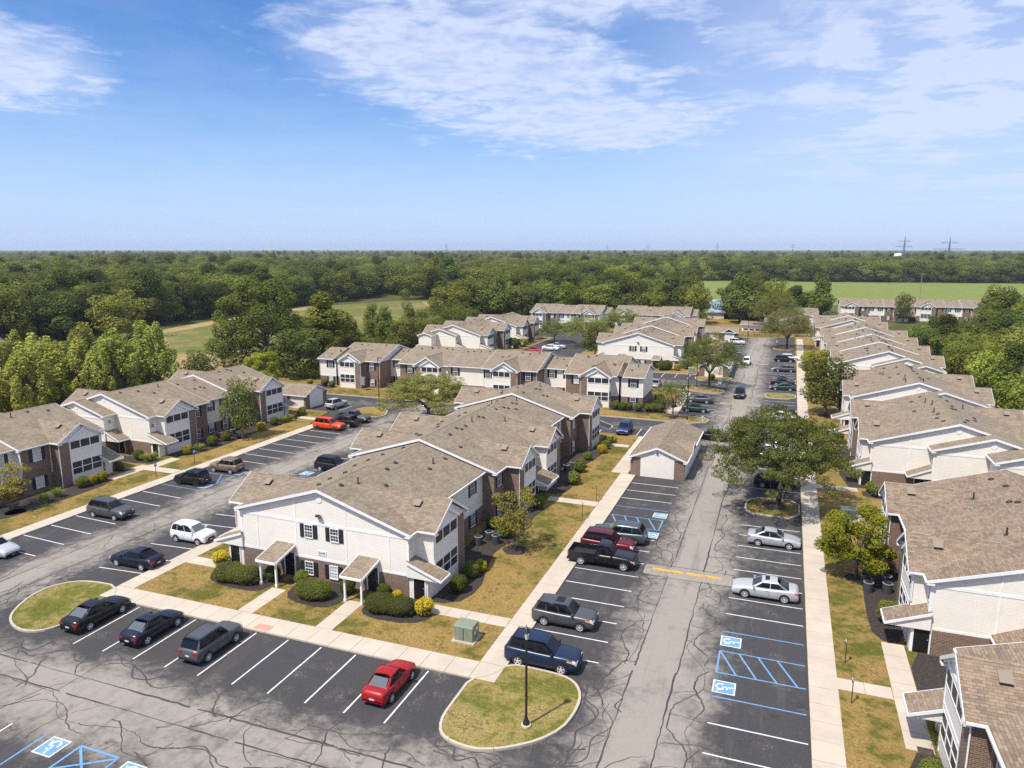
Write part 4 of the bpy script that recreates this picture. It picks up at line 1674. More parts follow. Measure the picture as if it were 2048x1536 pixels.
        for sx in (-1, 1):
            p = MB()
            xx = x + sx * (w / 2 - .22)
            p.box(xx - .07, xx + .07, y - depth + .18, y - depth + .32, Z0 - .02, zl - .08)
            p.box(xx - .10, xx + .10, y - depth + .15, y - depth + .35, Z0 - .01, Z0 + .22)
            p.build('post', 'trim', self.r, uv=False)

    def steps(self, front, hw, gaps=((1.8, 6.0), (5.0, 11.2)), end='S', y=0.0, lens=(4, 6)):
        """narrower gables that step forward one by one at the end of the block"""
        s = -1 if front == 'W' else 1
        x_out = -s * hw                            # shared rear eave
        for k, (dy, dx) in enumerate(gaps):
            x_in = s * (hw - dx)
            c = (x_in + x_out) / 2
            h = abs(x_in - x_out) / 2
            if end == 'S':
                y0, y1 = y - dy, y + lens[k]
            else:
                y0, y1 = y - lens[k], y + dy
            self.seg(y0, y1, h - .012 * (k + 1), c, vents=0, trim0=(end == 'S'), trim1=(end == 'N'), battens=((end,), (0.0,)), ze=EZ - .006 * (k + 1))


def ac_units(x, y, n=3, rot=0, label='air conditioner'):
    pass


# ---------------------------------------------------------------- long double block (numbered one and its twins)
def block_long(name, label, loc, rot, sh='shingle', seed=1, detail=True, group=None):
    h = House(name, label, loc, rot, sh, group, seed)
    L, M, HW = 7.25, 8.5, 8.45
    h.seg(0, 6.9, HW, battens=(('S',), (-6.4, -2.45, 2.45, 6.4)), trim1=False, vents=3)
    h.seg(6.6, 17.3, L, trim0=False, trim1=False, vents=5)
    h.seg(17.0, 33.2, M, kind='brick', vents=7)
    h.seg(32.9, 42.9, L, trim0=False, trim1=False, vents=5)
    h.seg(42.6, 52.0, M, kind='brick', vents=4)
    for s in ('E', 'W'):
        h.porch(s, .85, 6.75, HW, 1.6, 'N')
        h.porch(s, 19.4, 24.7, M, 1.6, 'S')
        h.porch(s, 27.8, 33.1, M, 1.6, 'N')
        h.porch(s, 45.5, 51.3, M, 1.6, 'S')
        sg = 1 if s == 'E' else -1
        h.pent(s, -.25, 1.25, 8.0, 11.0)
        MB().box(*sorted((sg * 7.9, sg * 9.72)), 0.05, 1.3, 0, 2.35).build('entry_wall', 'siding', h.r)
        door(h.r, sg * 9.0, 0.05, 'S')
        h.pent(s, 24.4, 28.1, 7.8, 11.2)
        MB().box(*sorted((sg * 7.9, sg * 9.0)), 24.6, 27.9, 0, 2.5).build('entry_wall', 'siding', h.r)
        door(h.r, sg * 9.0, 25.5, s)
        door(h.r, sg * 9.0, 27.0, s)
        h.pent(s, 51.0, 53.2, 8.0, 11.2)
        xl, xm = sg * (L - .38), sg * (M - .38)
        for y in (9.4, 14.6):
            window(h.r, xl, y, 4.35, s)
            window(h.r, xl, y, 1.15, s, h=1.2)
        for y in (35.5, 40.5):
            window(h.r, xl, y, 4.35, s)
            window(h.r, xl, y, 1.15, s, h=1.2)
        for y in (18.3, 44.0):
            window(h.r, xm, y, 4.35, s)
            window(h.r, xm, y, 1.15, s, h=1.2)
        window(h.r, sg * (HW - .38), .45, 4.35, s, w=.5, h=1.0, shut=False)
    for x in (-3.55, 4.5):
        h.hood(x)
        door(h.r, x + .35, 0.0, 'S')
    for x, z in ((-1.15, 4.28), (1.35, 4.28), (-1.25, 1.05), (1.15, 1.05)):
        window(h.r, x, -.02 if z < 2 else -.01, z, 'S', w=.72, h=1.05)
    # flood light on the gable
    m = MB()
    m.box(-.10, .10, -.10, 0, -.08, .08)
    m.box(-.24, -.02, -.32, -.10, -.02, .13)
    m.box(.04, .26, -.32, -.10, -.10, .06)
    m.build('flood_light', 'metal_dark', h.r, uv=False, loc=(0, 0, 5.75))
    return h


def text_mesh(s, size, depth=.004):
    c = bpy.data.curves.new('lettering', 'FONT')
    c.body = s
    c.size = size
    c.extrude = depth
    c.align_x = 'CENTER'
    c.align_y = 'CENTER'
    o = bpy.data.objects.new('lettering', c)
    COL.objects.link(o)
    dg = bpy.context.evaluated_depsgraph_get()
    dg.update()
    me = bpy.data.meshes.new_from_object(o.evaluated_get(dg))
    bpy.data.objects.remove(o)
    me.name = 'lettering'
    return me


b1 = block_long('apartment_building', 'long tan-roofed apartment block with the white end gable numbered 8648, nearest the camera', (-34.15, 47.0, 0), R(-1.1), seed=3)
m = MB().box(-.42, .42, -.03, 0, -.19, .19)
pl = m.build('number_plate', 'sign_white', b1.r, uv=False, loc=(.07, -.01, 2.55))
me = text_mesh('8648', .30)
me.materials.clear()
me.materials.append(MT['number_blue'])
o = link('lettering', me, pl, (0, -.036, 0))
o.rotation_euler = (R(90), 0, 0)

b7 = block_long('apartment_building', 'long apartment block with white end gable behind the cross block, beside the far garages', (-31.1, 166.6, 0), 0, seed=9)


# ---------------------------------------------------------------- staggered units (left side, right side)
def unit(name, label, loc, rot, front, Ln, hw, pd, sh='shingle', seed=1, steps=True, both=True, link_mid=True, group=None, nsteps=2):
    """one staggered unit; front = street side"""
    h = House(name, label, loc, rot, sh, group, seed)
    back = 'E' if front == 'W' else 'W'
    bat = (('S', 'N'), (-4.6, 0.9, 4.6))
    if link_mid:                                   # two gabled heads and a lower middle
        h.seg(0, 10.0, hw, kind='siding', battens=bat, vents=4, trim1=True)
        h.seg(9.7, Ln - 9.7, hw - .9, vents=4, trim0=False, trim1=False)
        h.seg(Ln - 10.0, Ln, hw, kind='siding', battens=bat, vents=4)
    else:
        h.seg(0, Ln, hw, battens=bat, vents=9)
    w = hw - .38
    for s in ((front, back) if both else (front,)):
        sg = 1 if s == 'E' else -1
        p1, p2 = (.95, 6.75), (Ln - 6.75, Ln - .95)
        h.porch(s, *p1, hw, pd, 'N')
        h.porch(s, *p2, hw, pd, 'S')
        if link_mid:
            h.wallpatch(s, 6.6, 10.0, w)
            h.wallpatch(s, Ln - 10.0, Ln - 6.6, w)
            ys = (11.6, Ln - 11.6)
            for y in ys:
                window(h.r, sg * (w - .9), y, 4.35, s)
                window(h.r, sg * (w - .9), y, 1.15, s, h=1.2)
            for y in (8.1, Ln - 8.1):
                window(h.r, sg * (w + .03), y, 4.35, s)
                window(h.r, sg * (w + .03), y, 1.15, s, h=1.2)
        else:
            h.wallpatch(s, 6.6, Ln - 6.6, w)
            for y in (8.0, Ln - 8.0):
                window(h.r, sg * (w + .03), y, 4.35, s)
                window(h.r, sg * (w + .03), y, 1.15, s, h=1.2)
        for y0, y1, yd, fc in ((-.3, 1.6, 0.02, 'S'), (Ln - 1.6, Ln + .3, Ln - .02, 'N')):
            h.pent(s, y0, y1, hw - .5, hw + pd + 1.35)
            MB().box(*sorted((sg * (w - .1), sg * (hw + pd - .3))), min(yd, yd + .9 if fc == 'S' else yd - .9), max(yd, yd + .9 if fc == 'S' else yd - .9), 0, 2.35).build('entry_wall', 'siding', h.r)
            door(h.r, sg * (hw + pd - .95), yd, fc)
        window(h.r, sg * w, .5, 4.35, s, w=.5, h=1.0, shut=False)
    if steps:
        gp = ((1.8, 6.0), (5.0, 11.2))[:nsteps]
        h.steps(front, hw, gp)
        sg = 1 if front == 'E' else -1
        # entry in the first notch, with a lean-to roof and a small round window over it
        xs = sg * (hw - 6.0 - .38)
        h.pent(front, -1.75, .1, hw - 6.4, hw - 4.0, 2.2, 3.3)
        door(h.r, xs + sg * .9, -.06, 'S')
        m = MB()
        for k in range(14):
            a0_, a1_ = 2 * pi * k / 14, 2 * pi * (k + 1) / 14
            m.poly([(.36 * cos(a0_), -.03, .36 * sin(a0_)), (.36 * cos(a1_), -.03, .36 * sin(a1_)), (.26 * cos(a1_), -.03, .26 * sin(a1_)), (.26 * cos(a0_), -.03, .26 * sin(a0_))])
        m.box(-.26, .26, -.03, -.015, -.02, .02)
        m.box(-.02, .02, -.032, -.015, -.26, .26)
        o = m.build('round_window', 'trim', h.r, uv=False, loc=(xs, -.9, 4.4), rot=FROT[front])
        MB().poly([(.28 * cos(2 * pi * k / 14), -.012, .28 * sin(2 * pi * k / 14)) for k in range(14)]).build('pane', 'glass', o, uv=False)
    return h


GR = 'staggered blocks along the right of the drive'
unit('apartment_building', 'right-hand apartment block cut off by the bottom corner of the picture', (18.87, 22.6, 0), 0, 'W', 20.0, 8.85, .9, 'shingle_red', 21, steps=False, link_mid=False)
unit('apartment_building', 'brown-roofed right-hand block behind the small bright green tree', (18.87, 51.95, 0), 0, 'W', 19.6, 8.85, .9, 'shingle_red', 22, link_mid=False)
unit('apartment_building', 'right-hand block with nested white gables and flood light right of the big locust tree', (18.87, 89.85, 0), 0, 'W', 19.2, 8.85, .9, 'shingle', 23, link_mid=False)
unit('apartment_building', 'right-hand block just behind the nested-gable one, by the two dark pear trees', (18.87, 116.8, 0), 0, 'W', 19.2, 8.85, .9, 'shingle', 24, link_mid=False, nsteps=1)
# long far block on the right: four linked heads
h = House('apartment_building', 'long stepped right-hand block with many roof ridges before the far trees', (18.87, 151.6, 0), 0, 'shingle', None, 25)
h.seg(0, 12.5, 8.85, battens=(('S',), (-4.6, .9, 4.6)), vents=6)
for k in range(3):
    y0 = 15.2 + 15.2 * k
    h.seg(y0 - 3.2, y0 + .3, 7.8, vents=3, trim0=False, trim1=False)
    h.seg(y0, y0 + 12.6, 8.85 - .03 * (k % 2), kind='brick', vents=6)
for k in range(4):
    for s in ('E', 'W'):
        h.porch(s, 1.0 + 15.2 * k, 6.6 + 15.2 * k, 8.85, .9, 'N')
h.steps('W', 8.85)
h.pent('W', -.3, 1.6, 8.3, 11.0)
# next one further up
unit('apartment_building', 'farthest right-hand block whose white gable shows above the stepped roofs', (17.6, 219.0, 0), 0, 'W', 24.0, 8.2, .9, 'shingle', 26, nsteps=1)

unit('apartment_building', 'left apartment block with round window, beside the pear tree and brick garage', (-84.85, 70.5, 0), R(-1.3), 'E', 26.0, 8.2, 1.4, 'shingle', 31)
unit('apartment_building', 'left apartment block cut off by the left edge of the picture', (-85.6, 37.4, 0), R(-1.3), 'E', 26.0, 8.2, 1.4, 'shingle', 32, steps=False)
unit('apartment_building', 'white-gabled staggered block standing behind the cross block on the left', (-79.4, 169.6, 0), 0, 'E', 19.0, 7.7, 1.6, 'shingle', 33, link_mid=False)
unit('apartment_building', 'second white-gabled block farther behind the cross block, by the car park', (-78.4, 193.5, 0), 0, 'E', 17.0, 7.7, 1.6, 'shingle', 34, link_mid=False, steps=False)


# ---------------------------------------------------------------- cross block that faces the camera (long axis along world x)
def cross_block(label, loc, seed, short=False, name='apartment_building'):
    # local +y runs to world +x, so the local E side (+x) faces world -y, the camera
    h = House(name, label, loc, R(-90), 'shingle', None, seed)
    M = 7.9

    def flat_wing(y0, y1):
        h.seg(y0, y1, 5.2, c=2.7, vents=2)
        window(h.r, 2.7 + 4.82, (y0 + y1) / 2 + .4, 4.35, 'E')
        window(h.r, 2.7 + 4.82, (y0 + y1) / 2 + .4, 1.15, 'E', h=1.2)
    if not short:
        flat_wing(0.0, 4.2)
        h.seg(3.8, 13.7, M, kind='siding', vents=4)
        h.wallpatch('E', 10.5, 13.7, M - .38)
        h.wallpatch('W', 10.5, 13.7, M - .38)
        MB().box(2.0, M - .40, 13.6, 13.73, 0, EZ - .2).build('brick_wall', 'brick', h.r)
        h.porch('E', 5.4, 10.7, M, 1.6, 'N')
        h.seg(13.4, 18.6, M - 3.1, c=-1.2, trim0=False, trim1=False, vents=3)
        window(h.r, M - 3.1 - 1.2 - .38, 15.2, 4.35, 'E')
        window(h.r, M - 3.1 - 1.2 - .38, 15.2, 1.15, 'E', h=1.2)
        h.seg(18.3, 28.4, M, vents=5, battens=(('S', 'N'), (0,)))
        h.wallpatch('E', 18.3, 22.3, M - .38)
        h.porch('E', 22.1, 27.6, M, 1.6, 'S', screen_side='N')
        h.seg(28.1, 36.0, M - .35, vents=4, trim0=False, trim1=False)
        h.seg(35.7, 46.0, M, vents=5, battens=(('S', 'N'), (0,)))
        h.porch('E', 37.8, 43.1, M, 1.6, 'N')
        h.wallpatch('E', 43.0, 46.0, M - .38)
        MB().box(2.0, M - .40, 45.9, 46.03, 0, EZ - .2).build('brick_wall', 'brick', h.r)
        for y in (20.4, 44.4, 12.0):
            window(h.r, M - .35, y, 4.35, 'E')
            window(h.r, M - .35, y, 1.15, 'E', h=1.2)
        for y in (29.8, 36.6):
            window(h.r, M - .73 if y < 35 else M - .38, y, 4.35, 'E')
            window(h.r, M - .73 if y < 35 else M - .38, y, 1.15, 'E', h=1.2)
        h.seg(45.7, 51.8, M - 3.1, c=-1.2, trim0=False, trim1=False, vents=3)
        for y in (47.6, 50.6):
            window(h.r, M - 3.1 - 1.2 - .38, y, 4.35, 'E')
            window(h.r, M - 3.1 - 1.2 - .38, y, 1.15, 'E', h=1.2)
        h.seg(51.5, 61.4, M, vents=4, battens=(('N',), (0,)))
        h.wallpatch('E', 51.5, 54.6, M - .38)
        window(h.r, M - .35, 53.4, 4.35, 'E')
        window(h.r, M - .35, 53.4, 1.15, 'E', h=1.2)
        h.porch('E', 54.3, 60.0, M, 1.6, 'S', screen_side='N')
        flat_wing(61.0, 65.2)
    else:
        h.seg(0, 9.4, M, vents=3, battens=(('S',), (0,)))
        h.porch('E', .9, 6.3, M, 1.6, 'N')
        h.wallpatch('E', 6.2, 9.4, M - .38)
        h.seg(9.1, 15.6, M - .9, trim0=False, trim1=False, vents=3)
        h.seg(15.3, 24.4, M, vents=3, battens=(('N',), (0,)))
        h.wallpatch('E', 15.3, 18.2, M - .38)
        h.porch('E', 18.1, 23.5, M, 1.6, 'S', screen_side='N')
        for y in (7.8, 16.7):
            window(h.r, M - .35, y, 4.35, 'E')
            window(h.r, M - .35, y, 1.15, 'E', h=1.2)
        for y in (10.8, 13.9):
            window(h.r, M - 1.28, y, 4.35, 'E')
            window(h.r, M - 1.28, y, 1.15, 'E', h=1.2)
        h.seg(24.0, 26.2, 5.0, c=-2.5, vents=0)
        h.pent('E', 23.3, 26.0, 2.5, M + 1.4)
    return h


cross_block('long cross block facing the camera with four screened-porch gables, behind the numbered block', (-86.9, 129.8, 0), 41)
cross_block('far apartment block with two porch gables facing a small car park', (-82.5, 247.4, 0), 42, True)
cross_block('far apartment block half hidden behind the long block, left of the blue roof', (-53.4, 249.4, 0), 43, True)
cross_block('far right apartment block with porch gables and a round tree in front', (20.5, 316.5, 0), 44, True)
cross_block('last apartment block at the right before the green field', (47.2, 321.5, 0), 45, True)
unit('apartment_building', 'apartment block half hidden by locust crowns at the end of the drive', (2.2, 254.0, 0), 0, 'E', 18.0, 7.0, 1.4, 'shingle', 46, link_mid=False, steps=False)


# ---------------------------------------------------------------- garages
def garage(label, loc, rot, L, Wd, doors, blank_front=True, group=None, zr=3.85, ndoor_side='E'):
    """brick garage row, ridge along y, doors on its long side"""
    r = empty('garage', loc, rot)
    tag(r, label, 'garage', group)
    hw = Wd / 2
    ze = 2.42
    w = hw - .28
    MB().box(-w, w, 0, L, 0, ze - .04).build('brick_wall', 'brick', r)
    m = MB()
    m.extrude([(-w, ze - .04), (w, ze - .04), (w, ze + .04), (0, zr - .18), (-w, ze + .04)], 'y', 0.0, L)
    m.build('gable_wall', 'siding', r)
    MB().box(-w * .62, w * .62, -.03, .03, .05, ze + .25).build('siding_panel', 'siding', r)
    MB().extrude([(-w * .62, ze + .25), (w * .62, ze + .25), (w * .45, ze + .55), (-w * .45, ze + .55)], 'y', -.028, .02).build('siding_panel', 'siding', r)
    m = MB()
    m.box(-.3, .3, -.06, 0, zr - 1.0, zr - .5)
    m.build('gable_vent', 'trim', r, uv=False)
    rf = gable_roof(r, 'y', -.25, L + .25, 0, hw, ze, zr, 'shingle')
    n = doors
    s = 1 if ndoor_side == 'E' else -1
    for i in range(n):
        yc = L * (i + .5) / n
        d = MB()
        dw = min(2.5, L / n - .55)
        x0, x1 = sorted((s * (w - .05), s * (w + .03)))
        for k in range(4):
            z = .03 + k * .5
            d.box(x0, x1, yc - dw / 2, yc + dw / 2, z, z + .485)
        o = d.build('garage_door', 'garage_door', r, uv=False)
        t = MB()
        x0, x1 = sorted((s * (w - .02), s * (w + .06)))
        t.box(x0, x1, yc - dw / 2 - .12, yc - dw / 2, 0.02, 2.15)
        t.box(x0, x1, yc + dw / 2, yc + dw / 2 + .12, 0.02, 2.15)
        t.box(x0, x1, yc - dw / 2, yc + dw / 2, 2.04, 2.15)
        t.build('door_frame', 'trim', o, uv=False)
    return r, rf


g1, g1r = garage('brick garage row with white end wall beside the drive, left of the locust tree', (-13.0, 84.4, 0), R(-.5), 15.4, 7.0, 5)
# small gable over the doors
gable_roof(g1, 'x', 1.2, 3.62, 5.4, 1.9, 2.45, 3.5, 'shingle', trim0=False, trim1=True, gut=False)
m = MB().box(-.12, .12, -.14, 0, -.08, .1)
m.build('wall_lamp', 'metal_dark', g1, uv=False, loc=(0, -.02, 3.05))
garage('brick garage behind the left block, beside the silver car', (-75.3, 104.4, 0), R(88), 10.5, 6.4, 3, ndoor_side='W')
garage('brick garage half hidden by the locust trees up the drive', (-13.2, 158.4, 0), 0, 20.0, 6.6, 6)
g4, _ = garage('low garage with two white doors beyond the white parked car', (-21.6, 229.0, 0), R(-90), 9.0, 6.6, 2)
gable_roof(g4, 'x', 1.2, 3.42, 6.6, 1.9, 2.45, 3.6, 'shingle', trim0=False, trim1=True, gut=False)
# open carport shelter
r = empty('bin_shelter', (-8.4, 256.0, 0), R(-8))
tag(r, 'low white bin shelter with brown roof at the end of the drive', 'shelter')
MB().box(-4.2, 4.2, -2.5, 2.5, 0, 2.2).build('wall', 'siding', r)
gable_roof(r, 'x', -4.7, 4.7, 0, 3.0, 2.3, 3.2, 'shingle')
for i in range(4):
    MB().box(-3.6 + i * 1.9, -2.2 + i * 1.9, -2.54, -2.49, .35, .95).build('opening', 'glass', r, uv=False)

# blue-roofed barn beyond the wood
r = empty('barn', (-25.4, 296, 0), R(-4), .74)
tag(r, 'barn with a wide pale blue metal roof in front of the field', 'barn')
MB().box(-3.6, 5, -2, 12, 0, 3.6).build('wall', 'barn', r)
m = MB()
m.poly([(-4.4, -3, 3.6), (5.8, -3, 3.6), (5.8, 13, 9.2), (-4.4, 13, 9.2)])
m.poly([(-4.4, -3, 3.4), (5.8, -3, 3.4), (5.8, 13, 9.0), (-4.4, 13, 9.0)])
m.poly([(-4.4, -3, 3.4), (5.8, -3, 3.4), (5.8, -3, 3.6), (-4.4, -3, 3.6)])
rf = m.build('roof', 'roof_blue', r, uv=False)
for i in range(6):
    x = -4.3 + 2 * i
    MB().poly([(x - .06, -3, 3.66), (x + .06, -3, 3.66), (x + .06, 13, 9.26), (x - .06, 13, 9.26)]).build('roof_seam', 'roof_blue', rf, uv=False)


def far_house(label, x, y, rot, w=10, d=8, hgt=5, mat='house_white', roof='house_roof'):
    r = empty('house', (x, y, 0), rot)
    tag(r, label, 'house')
    MB().extrude([(-d / 2, 0), (d / 2, 0), (d / 2, hgt), (0, hgt + d * .32), (-d / 2, hgt)], 'x', -w / 2, w / 2).build('wall', mat, r)
    m = MB()
    for s in (-1, 1):
        m.poly([(-w / 2 - .4, s * (d / 2 + .5), hgt - .25), (w / 2 + .4, s * (d / 2 + .5), hgt - .25), (w / 2 + .4, 0, hgt + d * .33), (-w / 2 - .4, 0, hgt + d * .33)])
        m.poly([(-w / 2 - .4, s * (d / 2 + .5), hgt - .4), (w / 2 + .4, s * (d / 2 + .5), hgt - .4), (w / 2 + .4, 0, hgt + d * .31), (-w / 2 - .4, 0, hgt + d * .31)])
    rf = m.build('roof', roof, r, uv=False)
    MB().box(w * .2, w * .2 + .8, .4, 1.2, hgt + d * .15, hgt + d * .42).build('chimney', 'brick', rf)
    for k in (-1, 1):
        o = MB().box(k * w * .25 - .6, k * w * .25 + .6, -d / 2 - .06, -d / 2 + .02, hgt * .5, hgt * .5 + 1.3).build('window', 'glass', r, uv=False)
    return r


far_house('white house among the trees above the far right block', 28, 700, .3, 14, 10, 6)
far_house('tall white house with pale blue roof on the wooded rise', 118, 760, .1, 12, 9, 13, roof='roof_blue')
far_house('small white house between treetops at the right', 205, 700, -.2, 11, 9, 9)
far_house('white house near the right edge among trees', 345, 720, .2, 16, 9, 11)
far_house('white farmhouse seen through the left wood', -310, 310, .5, 18, 9, 9)
far_house('pale house on the left horizon', -420, 760, .2, 18, 10, 12)
far_house('white shed at the left edge behind the wood', -182, 118, .3, 12, 8, 4)

# ================================================================== CARS
def paint(name, col, metal=0.30, rough=0.25):
    return simple('paint_' + name, col, rough + .16, metal=metal * .6, spec=0.4, coat=0.30)


paint('silver', (0.50, 0.51, 0.52), .55, .3)
paint('silver2', (0.44, 0.455, 0.46), .55, .3)
paint('black', (0.007, 0.007, 0.008), .1, .18)
paint('navy', (0.008, 0.022, 0.062))
paint('midnight', (0.007, 0.009, 0.020), .1, .18)
paint('grey', (0.085, 0.087, 0.092), .5)
paint('steel', (0.085, 0.092, 0.100), .4, .25)
paint('lightgrey', (0.26, 0.27, 0.285), .5)
paint('red', (0.34, 0.006, 0.010), .2)
paint('maroon', (0.115, 0.008, 0.016), .4)
paint('teal', (0.062, 0.088, 0.100), .45)
paint('white_car', (0.74, 0.74, 0.73), 0.0, .3)
paint('orange', (0.68, 0.062, 0.008), .1)
paint('bronze', (0.235, 0.170, 0.120), .5)
paint('green_car', (0.022, 0.050, 0.050), .4)
paint('blue_car', (0.015, 0.035, 0.135), .4)
simple('car_glass', (0.006, 0.007, 0.008), 0.08, spec=0.35)
simple('car_glass_light', (0.10, 0.115, 0.12), 0.06, spec=0.8, coat=0.3)
simple('tyre', (0.017, 0.017, 0.018), 0.85)
simple('rim_silver', (0.62, 0.62, 0.63), 0.35, metal=0.15)
simple('rim_dark', (0.06, 0.06, 0.065), 0.35, metal=0.6)
simple('arch', (0.007, 0.007, 0.008), 0.9)
simple('plastic', (0.022, 0.022, 0.024), 0.6)
simple('lamp_clear', (0.55, 0.56, 0.57), 0.08, spec=0.9, coat=1.0)
simple('lamp_amber', (0.70, 0.30, 0.04), 0.15, coat=1.0)
simple('lamp_red', (0.36, 0.008, 0.010), 0.12, coat=1.0)
simple('plate', (0.62, 0.64, 0.66), 0.4)
simple('chrome', (0.62, 0.63, 0.64), 0.18, metal=0.9)

ST = {
    'sedan': [(-.5, .66, .78, .38), (-.493, .86, .84, .28), (-.475, 1.00, .90, .22), (-.44, 1.045, .945, .20), (-.36, 1.05, .98, .19), (-.24, 1.02, 1, .19), (-.05, .97, 1, .18), (.10, .95, 1, .18),
              (.20, .965, .995, .18), (.28, .935, .985, .19), (.37, .87, .962, .19), (.44, .79, .91, .20), (.478, .70, .845, .22), (.493, .61, .78, .26), (.5, .52, .70, .33)],
    'suv': [(-.5, .80, .84, .44), (-.494, 1.02, .90, .34), (-.48, 1.13, .94, .29), (-.45, 1.15, .965, .27), (-.36, 1.145, .99, .26), (-.22, 1.12, 1, .25), (-.03, 1.09, 1, .25), (.12, 1.08, 1, .25),
            (.21, 1.09, .995, .25), (.28, 1.085, .988, .26), (.37, 1.06, .972, .26), (.44, 1.02, .945, .28), (.478, .96, .91, .30), (.494, .86, .87, .34), (.5, .70, .82, .40)],
    'pickup': [(-.09, 1.18, 1, .36), (0.0, 1.17, 1, .35), (.12, 1.16, 1, .34), (.20, 1.17, .995, .34), (.27, 1.15, .985, .35), (.36, 1.12, .97, .36), (.44, 1.07, .945, .38), (.482, .99, .91, .40), (.495, .86, .88, .43), (.5, .70, .85, .48)],
}
_wheel = {}


def wheel_mesh(r, style):
    k = (round(r, 3), style)
    if k in _wheel:
        return _wheel[k]
    t = MB()
    w = .22
    t.lathe([(r * .62, -w / 2), (r * .95, -w / 2), (r, -w / 2 + .035), (r, w / 2 - .035), (r * .95, w / 2), (r * .66, w / 2)], 20)
    tm = t.mesh('wheel', 'tyre', smooth=False, uv=False)
    m = MB()
    ro = r * .67
    n = 20
    zf = w / 2 + .016
    for i in range(n):                             # outer rim ring
        a, b_ = 2 * pi * i / n, 2 * pi * (i + 1) / n
        m.poly([(ro * cos(a), ro * sin(a), zf), (ro * cos(b_), ro * sin(b_), zf), (ro * .86 * cos(b_), ro * .86 * sin(b_), zf - .012), (ro * .86 * cos(a), ro * .86 * sin(a), zf - .012)], 0)
    m.poly([(ro * .88 * cos(2 * pi * i / n), ro * .88 * sin(2 * pi * i / n), zf - .014) for i in range(n)], 1)
    ns = {'five': 5, 'six': 6, 'ten': 9}[style]
    hw = {'five': .20, 'six': .16, 'ten': .10}[style] * ro
    for i in range(ns):
        a = 2 * pi * i / ns + .3
        c, s = cos(a), sin(a)
        q = [(.1 * ro, -hw * .9), (.9 * ro, -hw * .62), (.9 * ro, hw * .62), (.1 * ro, hw * .9)]
        m.poly([(x * c - y * s, x * s + y * c, zf - .003 - (.006 if x > .5 * ro else 0)) for x, y in q], 0)
    m.poly([(.2 * ro * cos(2 * pi * i / 10), .2 * ro * sin(2 * pi * i / 10), zf) for i in range(10)], 0)
    rm = m.mesh('rim', ['rim_silver', 'arch'], uv=False)
    rd = rm.copy()
    rd.materials[0] = MT['rim_dark']
    _wheel[k] = (tm, rm, rd)
    return _wheel[k]


def lerp(a, b, t):
    return a + (b - a) * t


